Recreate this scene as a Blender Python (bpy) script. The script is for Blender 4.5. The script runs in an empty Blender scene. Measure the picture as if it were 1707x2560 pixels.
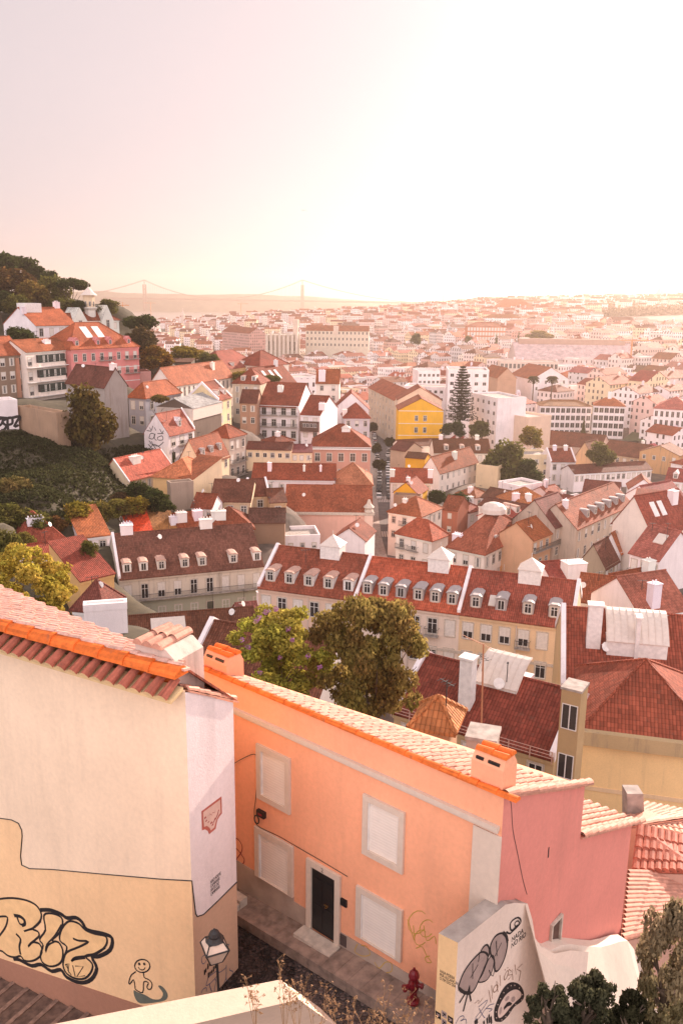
import bpy, math, random
import numpy as np
from mathutils import Vector, Matrix, noise as mnoise
rad = math.radians
SC = bpy.context.scene
COL = SC.collection
rng = random.Random(7)

# ------------------------------------------------------------------ camera
F, PITCH, ROLL, CZ = 2180.0, rad(13.9), rad(0.72), 95.0
cam = bpy.data.cameras.new("camera")
camo = bpy.data.objects.new("camera", cam)
COL.objects.link(camo)
M = Matrix.Rotation(math.pi / 2 - PITCH, 3, 'X') @ Matrix.Rotation(ROLL, 3, 'Z')
camo.matrix_world = Matrix.Translation((0, 0, CZ)) @ M.to_4x4()
cam.sensor_fit = 'VERTICAL'
cam.sensor_height = 36.0
cam.lens = F / 2560 * 36
cam.clip_start = 0.5
cam.clip_end = 30000
SC.camera = camo

# ------------------------------------------------------------------ sky, sun, exposure
SUN_AZ, SUN_EL = 33.0, 20.0
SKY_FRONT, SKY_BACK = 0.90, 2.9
w = bpy.data.worlds.new("World")
SC.world = w
w.use_nodes = True
nt = w.node_tree
sky = nt.nodes.new('ShaderNodeTexSky')
sky.sky_type = 'NISHITA'
sky.sun_disc = False
sky.sun_elevation = rad(SUN_EL)
sky.sun_rotation = rad(SUN_AZ)
sky.altitude = 50
sky.air_density = 1.0
sky.dust_density = 2.5
sky.ozone_density = 1.0
hs = nt.nodes.new('ShaderNodeHueSaturation')
hs.inputs['Saturation'].default_value = 0.12
tint = nt.nodes.new('ShaderNodeMix')
tint.data_type = 'RGBA'
tint.blend_type = 'MULTIPLY'
tint.inputs[0].default_value = 1.0
tint.inputs[7].default_value = (1.0, 0.88, 0.915, 1)
bg = nt.nodes['Background']
bg.inputs['Strength'].default_value = 0.11
gm = nt.nodes.new('ShaderNodeGamma'); gm.inputs[1].default_value = 0.30   # compresses the sky's brightness range
nt.links.new(sky.outputs[0], gm.inputs[0]); nt.links.new(gm.outputs[0], hs.inputs['Color'])
nt.links.new(hs.outputs[0], tint.inputs[6])
# added fill light: sky brightened behind the viewer for camera-facing walls, dimmer ahead
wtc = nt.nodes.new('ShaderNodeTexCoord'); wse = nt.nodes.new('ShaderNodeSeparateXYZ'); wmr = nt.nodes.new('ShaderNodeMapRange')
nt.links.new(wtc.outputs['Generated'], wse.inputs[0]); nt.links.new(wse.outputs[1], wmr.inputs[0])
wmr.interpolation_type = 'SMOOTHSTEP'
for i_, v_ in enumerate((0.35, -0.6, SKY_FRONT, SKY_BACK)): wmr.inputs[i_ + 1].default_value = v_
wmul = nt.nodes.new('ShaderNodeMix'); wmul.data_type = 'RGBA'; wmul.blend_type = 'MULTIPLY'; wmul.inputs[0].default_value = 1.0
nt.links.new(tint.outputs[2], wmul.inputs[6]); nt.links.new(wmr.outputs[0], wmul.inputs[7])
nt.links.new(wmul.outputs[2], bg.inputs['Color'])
sd = bpy.data.lights.new("sun", 'SUN')
sd.energy = 2.4
sd.angle = rad(0.5)
sd.color = (1.0, 0.79, 0.66)
so = bpy.data.objects.new("sun", sd)
COL.objects.link(so)
sv = Vector((math.sin(rad(SUN_AZ)) * math.cos(rad(SUN_EL)), math.cos(rad(SUN_AZ)) * math.cos(rad(SUN_EL)), math.sin(rad(SUN_EL))))
so.rotation_euler = sv.to_track_quat('Z', 'Y').to_euler()
so.location = (60, 60, 160)
SC.view_settings.view_transform = 'Standard'
SC.view_settings.look = 'None'
SC.view_settings.exposure = 2.25
SC.view_settings.gamma = 1.0
SC.cycles.volume_step_rate = 1.0
SC.cycles.max_bounces = 6
SC.cycles.volume_bounces = 0
SC.cycles.transparent_max_bounces = 8

# ------------------------------------------------------------------ pixel (of the 1707x2560 photo) to world
C0 = Vector((0, 0, CZ))
def ray(x, y): return M @ Vector(((x - 853.5) / F, -(y - 1280) / F, -1))
def at_z(x, y, z):
    d = ray(x, y); return C0 + d * ((z - CZ) / d.z)
def at_y(x, y, Y):
    d = ray(x, y); return C0 + d * (Y / d.y)
def at_pl(x, y, p, n):
    d = ray(x, y); return C0 + d * (n.dot(p - C0) / n.dot(d))
def project(p):
    q = M.transposed() @ (Vector(p) - C0)
    return (853.5 - F * q.x / q.z, 1280 + F * q.y / q.z)

# ------------------------------------------------------------------ materials
MATS = {}
def new_mat(name):
    m = bpy.data.materials.new(name); m.use_nodes = True
    MATS[name] = m
    return m, m.node_tree, m.node_tree.nodes['Principled BSDF']
class G:
    """small helper for node graphs"""
    def __init__(s, nt): s.nt = nt
    def n(s, t, **k):
        x = s.nt.nodes.new('ShaderNode' + t)
        for a, b in k.items(): setattr(x, a, b)
        return x
    def l(s, a, b): s.nt.links.new(a, b)
    def put(s, inp, v):
        if hasattr(v, 'is_output'): s.l(v, inp)
        else: inp.default_value = v
    def math(s, op, a, b=0.0, c=0.0):
        x = s.n('Math', operation=op); s.put(x.inputs[0], a); s.put(x.inputs[1], b); s.put(x.inputs[2], c)
        return x.outputs[0]
    def mix(s, f, a, b, bt='MIX'):
        x = s.n('Mix', data_type='RGBA', blend_type=bt); s.put(x.inputs[0], f); s.put(x.inputs[6], a); s.put(x.inputs[7], b)
        return x.outputs[2]
    def noise(s, vec, scale, detail=3, rough=0.55):
        x = s.n('TexNoise'); x.inputs['Scale'].default_value = scale; x.inputs['Detail'].default_value = detail
        x.inputs['Roughness'].default_value = rough
        if vec is not None: s.l(vec, x.inputs['Vector'])
        return x.outputs[0]
    def rng(s, v, a, b, c, d):
        x = s.n('MapRange'); s.put(x.inputs[0], v)
        for i, q in enumerate((a, b, c, d)): x.inputs[i + 1].default_value = q
        return x.outputs[0]
    def vmul(s, v, k):
        x = s.n('VectorMath', operation='MULTIPLY'); s.l(v, x.inputs[0]); x.inputs[1].default_value = k
        return x.outputs[0]
    def bump(s, h, dist, strength=1.0):
        x = s.n('Bump'); s.put(x.inputs['Height'], h); x.inputs['Distance'].default_value = dist
        x.inputs['Strength'].default_value = strength
        return x.outputs[0]
def rgba(c): return (c[0], c[1], c[2], 1)

def plain(name, col, rough=0.7, metal=0.0, spec=None, var=0.12, scale=3.0):
    m, nt, b = new_mat(name); g = G(nt)
    tc = g.n('TexCoord')
    f = g.rng(g.noise(tc.outputs['Object'], scale), 0.3, 0.7, 1 - var, 1 + var)
    g.l(g.mix(1.0, rgba(col), f, 'MULTIPLY'), b.inputs['Base Color'])
    b.inputs['Roughness'].default_value = rough
    b.inputs['Metallic'].default_value = metal
    if spec is not None: b.inputs['Specular IOR Level'].default_value = spec
    return m

def plaster(name, stain=0.25, bump=0.006, windows=False):
    """painted render; colour comes from each object's own colour"""
    m, nt, b = new_mat(name); g = G(nt)
    oi = g.n('ObjectInfo'); tc = g.n('TexCoord'); geo = g.n('NewGeometry')
    P = geo.outputs['Position']
    big = g.rng(g.noise(P, 0.35, 5), 0.3, 0.7, 0.90, 1.06)
    fine = g.rng(g.noise(P, 9.0, 4), 0.3, 0.7, 0.95, 1.04)
    streak = g.noise(g.vmul(P, (1.6, 1.6, 0.16)), 1.0, 6, 0.65)
    st = g.rng(streak, 0.52, 0.75, 0.0, stain)
    c = g.mix(1.0, oi.outputs['Color'], g.math('MULTIPLY', big, fine), 'MULTIPLY')
    c = g.mix(st, c, (0.20, 0.15, 0.12, 1))
    if windows:
        uv = g.n('SeparateXYZ'); g.l(tc.outputs['UV'], uv.inputs[0])
        u = g.math('FRACT', g.math('MULTIPLY', uv.outputs[0], 1 / 2.7))
        v = g.math('FRACT', g.math('MULTIPLY', uv.outputs[1], 1 / 3.2))
        inu = g.math('MULTIPLY', g.math('GREATER_THAN', u, 0.32), g.math('LESS_THAN', u, 0.68))
        inv = g.math('MULTIPLY', g.math('GREATER_THAN', v, 0.28), g.math('LESS_THAN', v, 0.80))
        wn = g.n('TexWhiteNoise', noise_dimensions='3D')
        cv = g.n('CombineXYZ'); g.l(g.math('FLOOR', g.math('MULTIPLY', uv.outputs[0], 1 / 2.7)), cv.inputs[0])
        g.l(g.math('FLOOR', g.math('MULTIPLY', uv.outputs[1], 1 / 3.2)), cv.inputs[1]); g.l(oi.outputs['Random'], cv.inputs[2])
        g.l(cv.outputs[0], wn.inputs['Vector'])
        keep = g.math('GREATER_THAN', wn.outputs['Value'], 0.15)
        nv = g.n('SeparateXYZ'); g.l(geo.outputs['Normal'], nv.inputs[0])
        up = g.math('LESS_THAN', g.math('ABSOLUTE', nv.outputs[2]), 0.5)
        f = g.math('MULTIPLY', g.math('MULTIPLY', inu, inv), g.math('MULTIPLY', keep, up))
        c = g.mix(f, c, (0.09, 0.06, 0.055, 1))
    g.l(c, b.inputs['Base Color'])
    b.inputs['Roughness'].default_value = 0.85
    b.inputs['Specular IOR Level'].default_value = 0.2
    if bump: g.l(g.bump(g.noise(P, 22, 4), bump), b.inputs['Normal'])
    return m

def tiles(name, pitch=0.24, course=0.40):
    """clay barrel tiles laid in the roof's own metres (UV); colour from each object's colour"""
    m, nt, b = new_mat(name); g = G(nt)
    oi = g.n('ObjectInfo'); tc = g.n('TexCoord'); geo = g.n('NewGeometry')
    uv = g.n('SeparateXYZ'); g.l(tc.outputs['UV'], uv.inputs[0])
    U = g.math('MULTIPLY', uv.outputs[0], 1 / pitch); V = g.math('MULTIPLY', uv.outputs[1], 1 / course)
    cv = g.n('CombineXYZ'); g.l(g.math('FLOOR', U), cv.inputs[0]); g.l(g.math('FLOOR', V), cv.inputs[1]); g.l(oi.outputs['Random'], cv.inputs[2])
    wn = g.n('TexWhiteNoise', noise_dimensions='3D'); g.l(cv.outputs[0], wn.inputs['Vector'])
    fu = g.math('FRACT', U); fv = g.math('FRACT', V)
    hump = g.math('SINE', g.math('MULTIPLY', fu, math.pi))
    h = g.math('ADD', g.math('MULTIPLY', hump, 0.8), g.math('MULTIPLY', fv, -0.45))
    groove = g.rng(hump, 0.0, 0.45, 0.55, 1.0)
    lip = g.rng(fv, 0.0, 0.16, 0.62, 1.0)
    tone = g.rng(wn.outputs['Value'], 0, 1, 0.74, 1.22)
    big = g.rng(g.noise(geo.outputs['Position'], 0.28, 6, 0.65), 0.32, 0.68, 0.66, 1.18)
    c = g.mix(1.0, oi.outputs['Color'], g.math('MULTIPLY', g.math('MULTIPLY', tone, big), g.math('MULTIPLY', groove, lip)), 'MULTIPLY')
    lich = g.rng(g.noise(geo.outputs['Position'], 1.7, 6, 0.7), 0.56, 0.72, 0.0, 0.5)
    c = g.mix(lich, c, (0.11, 0.075, 0.055, 1))
    g.l(c, b.inputs['Base Color'])
    b.inputs['Roughness'].default_value = 0.75
    b.inputs['Specular IOR Level'].default_value = 0.12
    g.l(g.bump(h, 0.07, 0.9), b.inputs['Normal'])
    return m

def leafmat(name, trans=0.5, hue=0.03):
    m, nt, b = new_mat(name); g = G(nt)
    oi = g.n('ObjectInfo'); geo = g.n('NewGeometry')
    r = geo.outputs['Random Per Island']
    c = g.mix(1.0, oi.outputs['Color'], g.rng(r, 0, 1, 0.55, 1.5), 'MULTIPLY')
    h = g.n('HueSaturation'); g.l(c, h.inputs['Color'])
    g.put(h.inputs['Hue'], g.rng(g.noise(geo.outputs['Position'], 0.5, 2), 0.3, 0.7, 0.5 - hue, 0.5 + hue * 0.4))
    d = g.n('BsdfDiffuse'); t = g.n('BsdfTranslucent'); mx = g.n('MixShader')
    g.l(h.outputs[0], d.inputs[0]); g.l(h.outputs[0], t.inputs[0])
    mx.inputs[0].default_value = trans
    g.l(d.outputs[0], mx.inputs[1]); g.l(t.outputs[0], mx.inputs[2])
    g.l(mx.outputs[0], nt.nodes['Material Output'].inputs[0])
    return m

m_wall = plaster("wall_render", 0.22)
m_old = plaster("stained_render", 0.7, 0.005)
m_fg = plaster("smooth_render", 0.13, 0.004)
m_far = plaster("far_wall", 0.12, 0, True)
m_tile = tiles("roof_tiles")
m_leaf = leafmat("leaves")
m_white = plain("white_paint", (0.74, 0.70, 0.66), 0.55)
m_frame = plain("window_paint", (0.70, 0.66, 0.62), 0.5)
m_stone = plain("stone_trim", (0.52, 0.44, 0.36), 0.8, var=0.2, scale=6)
m_glass = plain("window_glass", (0.035, 0.03, 0.03), 0.08, spec=0.6)
m_blind = plain("window_blind", (0.66, 0.60, 0.54), 0.7)
m_iron = plain("dark_iron", (0.03, 0.027, 0.027), 0.5)
m_bark = plain("bark", (0.11, 0.075, 0.05), 0.9, var=0.35, scale=8)
m_metal = plain("zinc_sheet", (0.62, 0.53, 0.46), 0.55, 0.0, var=0.07)
m_wood = plain("brown_wood", (0.10, 0.05, 0.035), 0.7, var=0.3)
m_concrete = plain("concrete", (0.36, 0.31, 0.27), 0.9, var=0.3, scale=2)
m_black = plain("black_paint", (0.012, 0.011, 0.012), 0.45)
m_clay = None

# ------------------------------------------------------------------ mesh building
class MB:
    def __init__(s): s.v = []; s.f = []; s.mi = []; s.uv = []
    def poly(s, pts, m=0, uv=None):
        i = len(s.v); pts = [Vector(p) for p in pts]
        s.v += pts; s.f.append(list(range(i, i + len(pts)))); s.mi.append(m)
        if uv is None:
            n = Vector((0, 0, 0))
            for k in range(len(pts)):
                a, b = pts[k], pts[(k + 1) % len(pts)]
                n += Vector(((a.y - b.y) * (a.z + b.z), (a.z - b.z) * (a.x + b.x), (a.x - b.x) * (a.y + b.y)))
            if n.length < 1e-12: n = Vector((0, 0, 1))
            n.normalize()
            t = Vector((0, 0, 1)).cross(n)
            t = Vector((1, 0, 0)) if t.length < 1e-4 else t.normalized()
            b = n.cross(t)
            uv = [(p.dot(t), p.dot(b)) for p in pts]
        s.uv += uv
    def box(s, x0, y0, z0, x1, y1, z1, m=0):
        a = [(x0, y0, z0), (x1, y0, z0), (x1, y1, z0), (x0, y1, z0), (x0, y0, z1), (x1, y0, z1), (x1, y1, z1), (x0, y1, z1)]
        for f in ((0, 1, 5, 4), (1, 2, 6, 5), (2, 3, 7, 6), (3, 0, 4, 7), (4, 5, 6, 7), (3, 2, 1, 0)):
            s.poly([a[k] for k in f], m)
    def hexa(s, a, m=0):   # eight corners: bottom ring then top ring
        for f in ((0, 1, 5, 4), (1, 2, 6, 5), (2, 3, 7, 6), (3, 0, 4, 7), (4, 5, 6, 7), (3, 2, 1, 0)):
            s.poly([a[k] for k in f], m)
    def slab(s, pts, t, m=0, up=Vector((0, 0, 1)), ms=None):
        pts = [Vector(p) for p in pts]; lo = [p - up * t for p in pts]; k = len(pts)
        s.poly(pts, m); s.poly(lo[::-1], m if ms is None else ms)
        for i in range(k): s.poly([lo[i], lo[(i + 1) % k], pts[(i + 1) % k], pts[i]], m if ms is None else ms)
    def tube(s, p, q, r, seg=6, m=0, r2=None, cap=True):
        p, q = Vector(p), Vector(q); r2 = r if r2 is None else r2
        d = (q - p)
        if d.length < 1e-6: return
        d.normalize()
        a = d.orthogonal().normalized(); b = d.cross(a)
        P = [p + (a * math.cos(2 * math.pi * k / seg) + b * math.sin(2 * math.pi * k / seg)) * r for k in range(seg)]
        Q = [q + (a * math.cos(2 * math.pi * k / seg) + b * math.sin(2 * math.pi * k / seg)) * r2 for k in range(seg)]
        for k in range(seg): s.poly([P[k], P[(k + 1) % seg], Q[(k + 1) % seg], Q[k]], m)
        if cap: s.poly(P[::-1], m); s.poly(Q, m)
    def path(s, pts, r, seg=6, m=0):
        for a, b in zip(pts[:-1], pts[1:]): s.tube(a, b, r, seg, m)
    def lathe(s, prof, c=(0, 0, 0), seg=12, m=0, ph=0.0):
        c = Vector(c); R = []
        for (r, z) in prof:
            R.append([c + Vector((r * math.cos(2 * math.pi * (k + ph) / seg), r * math.sin(2 * math.pi * (k + ph) / seg), z)) for k in range(seg)])
        for a, b in zip(R[:-1], R[1:]):
            for k in range(seg): s.poly([a[k], a[(k + 1) % seg], b[(k + 1) % seg], b[k]], m)
        s.poly(R[0][::-1], m); s.poly(R[-1], m)
    def mesh(s, name, mats, smooth=False):
        me = bpy.data.meshes.new(name)
        me.from_pydata([tuple(v) for v in s.v], [], s.f)
        for m in mats: me.materials.append(m)
        me.polygons.foreach_set('material_index', s.mi)
        ul = me.uv_layers.new(name='UVMap')
        ul.data.foreach_set('uv', [c for p in s.uv for c in p])
        if smooth: me.polygons.foreach_set('use_smooth', [True] * len(s.f))
        me.update()
        return me
    def build(s, name, mats, parent=None, loc=None, rz=0.0, color=None, smooth=False):
        if not isinstance(mats, (list, tuple)): mats = [mats]
        return link(name, s.mesh(name, mats, smooth), parent, loc, rz, color)
def link(name, data, parent=None, loc=None, rz=0.0, color=None):
    o = bpy.data.objects.new(name, data); COL.objects.link(o)
    if parent is not None: o.parent = parent
    if loc is not None: o.location = loc
    if rz: o.rotation_euler = (0, 0, rz)
    if color is not None: o.color = rgba(color)
    return o
def tag(o, label, cat, group=None, kind=None):
    if label: o['label'] = label
    if cat: o['category'] = cat
    if group: o['group'] = group
    if kind: o['kind'] = kind
    return o
def thing(name, label, cat, loc=(0, 0, 0), rz=0.0, group=None):
    o = link(name, None, None, loc, rz); o.empty_display_size = 0.3
    return tag(o, label, cat, group)
def struct(o):
    o['kind'] = 'structure'; return o
def copy_tree(o, parent=None):
    c = o.copy(); COL.objects.link(c)
    if parent is not None: c.parent = parent
    for ch in list(o.children): copy_tree(ch, c)
    return c
# =================================================================== foreground: two houses, lane, low wall, ledge
class Frame:
    """a house's own axes: a along the front (left to right), b back, z up"""
    def __init__(s, o, az):
        s.o = Vector(o); s.u = Vector((math.sin(rad(az)), -math.cos(rad(az)), 0)); s.w = Vector((math.cos(rad(az)), math.sin(rad(az)), 0))
        s.rz = math.atan2(s.u.y, s.u.x)
    def loc(s, p): d = p - s.o; return Vector((d.dot(s.u), d.dot(s.w), d.z))
    def front(s, x, y, b=0.0): return s.loc(at_pl(x, y, s.o + s.w * b, s.w))
    def side(s, x, y, a): return s.loc(at_pl(x, y, s.o + s.u * a, s.u))
    def world(s, a, b, z): return s.o + s.u * a + s.w * b + Vector((0, 0, z))
LANE = 79.0
FO = Frame(at_z(871, 2378, LANE), 49.5)
FC = Frame(at_z(489, 2500, LANE), 61.0)

def ribbon(mb, pts, wd, n, lift, m=0):
    """a painted stroke: flat band lying on a wall, n = the wall's outward normal"""
    pts = [Vector(p) + n * lift for p in pts]
    L, Rr = [], []
    for i, p in enumerate(pts):
        t = (pts[min(i + 1, len(pts) - 1)] - pts[max(i - 1, 0)])
        if t.length < 1e-6: t = Vector((0, 0, 1))
        sdir = n.cross(t.normalized()) * (wd / 2)
        L.append(p + sdir); Rr.append(p - sdir)
    for i in range(len(pts) - 1): mb.poly([L[i], L[i + 1], Rr[i + 1], Rr[i]][::-1], m)
def smooth(pts, k=3, closed=False):
    out = []; n = len(pts)
    for i in range(n - (0 if closed else 1)):
        p0, p1, p2, p3 = [Vector(pts[j % n] if closed else pts[max(0, min(n - 1, j))]) for j in (i - 1, i, i + 1, i + 2)]
        for j in range(k):
            t = j / k
            out.append(0.5 * ((2 * p1) + (p2 - p0) * t + (2 * p0 - 5 * p1 + 4 * p2 - p3) * t * t + (3 * p1 - p0 - 3 * p2 + p3) * t ** 3))
    out.append(Vector(pts[0] if closed else pts[-1]))
    return out
def ellipse(cx, cy, rx, ry, rot=0, n=16, a0=0, a1=360):
    r = rad(rot); o = []
    for k in range(n + 1):
        t = rad(a0 + (a1 - a0) * k / n); x, y = rx * math.cos(t), ry * math.sin(t)
        o.append((cx + x * math.cos(r) - y * math.sin(r), cy + x * math.sin(r) + y * math.cos(r)))
    return o
class Paint:
    """strokes and fills traced on one wall; crop = (x0, y0, scale) of the picture they were read from"""
    def __init__(s, proj, n, crop): s.mb = MB(); s.pr = proj; s.n = Vector(n); s.c = crop; s.k = 0
    def pt(s, q): return s.pr(s.c[0] + q[0] / s.c[2], s.c[1] + q[1] / s.c[2])
    def line(s, pts, wd, m=0, sm=3, closed=False):
        s.k += 1
        if sm > 1 and len(pts) > 2: pts = smooth([(p[0], p[1], 0) for p in pts], sm, closed)
        ribbon(s.mb, [s.pt(p) for p in pts], wd, s.n, 0.006 + s.k * 0.0002, m)
    def fill(s, pts, m=0, sm=3, lift=0.004):
        s.k += 1
        if sm > 1: pts = smooth([(p[0], p[1], 0) for p in pts], sm, True)[:-1]
        P = [s.pt(p) + s.n * (lift + s.k * 0.0001) for p in pts]
        nrm = sum(((P[i]).cross(P[(i + 1) % len(P)]) for i in range(len(P))), Vector())
        s.mb.poly(P if nrm.dot(s.n) > 0 else P[::-1], m)
    def build(s, name, mats, parent): return s.mb.build(name, mats, parent)

m_spray = plain("black_spray_paint", (0.012, 0.01, 0.012), 0.6)
m_ochre_p = plain("ochre_spray_paint", (0.84, 0.54, 0.26), 0.7)
m_silver_p = plain("silver_spray_paint", (0.36, 0.27, 0.24), 0.6)
m_red_p = plain("dark_red_paint", (0.30, 0.02, 0.03), 0.6)
m_green_p = plain("grey_green_paint", (0.13, 0.14, 0.11), 0.7)
m_blue_p = plain("slate_blue_ink", (0.10, 0.11, 0.18), 0.6)
m_brown_p = plain("brown_ink", (0.22, 0.10, 0.05), 0.6)
m_yellow_p = plain("yellow_green_spray", (0.52, 0.33, 0.05), 0.7)
m_rose = plain("rose_tile_glaze", (0.45, 0.12, 0.09), 0.35)
m_cream_t = plain("cream_tile_glaze", (0.68, 0.48, 0.40), 0.35)

# clay barrel tiles as real geometry
def clay(name, col):
    m, nt, b = new_mat(name); g = G(nt)
    geo = g.n('NewGeometry'); P = geo.outputs['Position']
    tone = g.rng(geo.outputs['Random Per Island'], 0, 1, 0.78, 1.2)
    n1 = g.rng(g.noise(P, 6, 5, 0.7), 0.3, 0.7, 0.72, 1.2)
    c = g.mix(1.0, rgba(col), g.math('MULTIPLY', tone, n1), 'MULTIPLY')
    l = g.rng(g.noise(P, 2.3, 6, 0.75), 0.58, 0.70, 0, 0.55)
    c = g.mix(l, c, (0.13, 0.09, 0.07, 1))
    g.l(c, b.inputs['Base Color']); b.inputs['Roughness'].default_value = 0.65
    b.inputs['Specular IOR Level'].default_value = 0.2
    g.l(g.bump(g.noise(P, 40, 4), 0.006), b.inputs['Normal'])
    return m
m_clay = clay("clay_tile", (0.55, 0.27, 0.19))
m_clay_p = clay("pale_clay_tile", (0.70, 0.42, 0.33))
m_clay_o = clay("orange_clay_tile", (0.74, 0.165, 0.03))
m_clay_r = clay("old_red_clay_tile", (0.40, 0.12, 0.075))
def barrel(mb, p, q, r0, r1, up=Vector((0, 0, 1)), m=0, seg=6, endcap=None):
    p, q = Vector(p), Vector(q); d = (q - p).normalized(); a = d.cross(up).normalized(); b = a.cross(d)
    P, Q = [], []
    for k in range(seg + 1):
        t = math.pi * k / seg
        P.append(p + (a * math.cos(t) + b * math.sin(t)) * r0); Q.append(q + (a * math.cos(t) + b * math.sin(t)) * r1)
    for k in range(seg): mb.poly([P[k], P[k + 1], Q[k + 1], Q[k]], m)
    mb.poly(Q, m if endcap is None else endcap)
def tile_rows(mb, org, ea, eb, a0, a1, pitch, b0f, b1f, tl=0.42, r=0.1, m=0):
    """rows of overlapping barrel tiles running down eb; b0f/b1f give where each row starts and ends"""
    n = int((a1 - a0) / pitch); up = ea.cross(eb); up = up if up.z > 0 else -up
    for i in range(n + 1):
        a = a0 + i * pitch; b0, b1 = b0f(a), b1f(a)
        if b1 - b0 < 0.05: continue
        b = b1; first = True
        while b > b0 + 0.02:
            s = max(b0, b - tl - 0.06)
            j = rng.uniform(-0.006, 0.006)
            barrel(mb, org + ea * (a + j) + eb * s + up * 0.0, org + ea * (a + j) + eb * b + up * 0.022, r * 0.84, r, up, m, 5)
            b -= tl * (rng.uniform(.55, 1) if first else 1); first = False

# ---------------- orange house
m_trim = plain("pale_stone_trim", (0.64, 0.52, 0.42), 0.85, var=0.05, scale=7)
m_blind_fg = plain("white_roller_blind", (0.80, 0.72, 0.64), 0.6, var=0.04)
oh = thing("orange_house", "orange rendered house with white shuttered windows and a black door, along the cobbled lane", "house", FO.o, FO.rz)
aL, aR = -7.4, 4.07
ZT = 6.05
OR = (0.90, 0.42, 0.245); PK = (0.70, 0.262, 0.21)
def W_or(a):  # distance back to the lower eave, measured along the skyline
    xs = [-8, -4.45, -2.17, 0.0, 2.06, 3.8, 4.2]; ys = [0.3, 0.56, 1.29, 1.89, 2.40, 3.0, 3.9]
    return float(np.interp(a, xs, ys))
SLO = 0.394
mb = MB()
# front wall with its openings left solid (openings are closed by shutters), pink end wall is another part
fp = [(aL, 0, -3), (aR, 0, -3), (aR, 0, ZT), (aL, 0, ZT)]
mb.poly(fp)
mb.poly([(aL, 0, ZT), (aR, 0, ZT), (aR, 4.1, ZT - 1.62), (aL, 1.0, ZT - 0.5)])
mb.poly([(aL, 0.2, -3), (aL, 0, -3), (aL, 0, ZT), (aL, 1.0, ZT - 0.5), (aL, 6, -3)][::-1])
mb.build("front_wall", m_fg, oh, color=OR)
S = lambda x, y: FO.side(x, y, aR)
mb = MB()
e1 = S(1462, 1955); e2 = S(1457, 2085); e3 = S(1597, 2055); e4 = S(1560, 2370)
bend = 2.75
mb.poly([(aR, 0, -3), (aR, bend, -3), (aR, bend, ZT - 0.02 - bend * SLO), (aR, 0, ZT - 0.02)])
dx = 0.10
mb.poly([(aR, bend, -4), (aR - 0.05, 4.12, -4), (aR - 0.05, 4.12, ZT - 0.02 - 4.12 * SLO), (aR, bend, ZT - 0.02 - bend * SLO)])
mb.poly([(aR - 0.05, 4.12, -5), (aR - 0.2, 8.0, -6), (aR - 0.2, 8.0, 1.40), (aR - 0.05, 4.12, 2.96)])
mb.poly([(aR - 0.05, 4.12, 2.9), (aR - 0.05, 4.12, ZT - 0.02 - 4.12 * SLO), (aL, 1.3, ZT - 0.8), (aL, 1.3, -3), (aR - 0.05, 4.12, -3)][::-1])
mb.poly([(aR - 0.2, 8.0, -6), (0.5, 8.0, -6), (0.5, 8.0, 1.40), (aR - 0.2, 8.0, 1.40)])
mb.build("end_wall", m_fg, oh, color=PK)
# roof: rows of clay tiles running down and away from the lane
rf = MB()
ex = Vector((1, 0, 0)); ey = Vector((0, 1, -SLO)).normalized()
kk = math.sqrt(1 + SLO * SLO)
rf.slab([(aL, 0.0, ZT + 0.03), (aR + 0.05, 0.0, ZT + 0.03)] + [(a, W_or(a), ZT + 0.03 - W_or(a) * SLO) for a in (4.1, 3.8, 2.06, 0, -2.17, -4.45, aL)], 0.05)
tile_rows(rf, Vector((0, 0, ZT + 0.04)), ex, ey, aL, aR, 0.225, lambda a: 0.08, lambda a: (W_or(a) + 0.06) * kk, 0.40, 0.088)
roof_o = rf.build("roof", m_clay, oh)
vg = MB()
a = aL
while a < aR + 0.1:
    barrel(vg, (a, 0.0, ZT + 0.02), (a + 0.52, 0.0, ZT + 0.035), 0.085, 0.10, m=0, seg=8)
    a += 0.47
vg.build("ridge_tile", m_clay_o, roof_o)
# end verge tiles over the pink wall
vg = MB(); b = 0.0
while b < 4.0:
    b2 = min(b + 0.46, 4.2)
    barrel(vg, (aR + 0.02, b, ZT + 0.06 - b * SLO), (aR + 0.02, b2, ZT + 0.09 - b2 * SLO), 0.10, 0.125, seg=7); b += 0.42
vg.build("verge_tile", m_clay, roof_o)
# lower roof behind
rf = MB(); z0 = 2.98
SL2 = 0.40; k2 = math.sqrt(1 + SL2 ** 2)
rf.slab([(0.6, 4.14, z0), (aR, 4.14, z0), (aR - .1, 8.05, z0 - 3.9 * SL2), (0.6, 8.05, z0 - 3.9 * SL2)], 0.05)
tile_rows(rf, Vector((0, 4.14, z0)), ex, Vector((0, 1, -SL2)).normalized(), 0.7, aR, 0.26, lambda a: 0.05, lambda a: 3.95 * k2, 0.42, 0.11)
lr = rf.build("lower_roof", m_clay, oh)
vg = MB(); b = 0.0
while b < 3.8:
    barrel(vg, (aR - 0.03, 4.14 + b, z0 + 0.04 - b * SL2), (aR - 0.06, 4.14 + b + 0.46, z0 + 0.07 - (b + 0.46) * SL2), 0.10, 0.125, seg=7); b += 0.42
vg.build("verge_tile", m_clay, lr)
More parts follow.
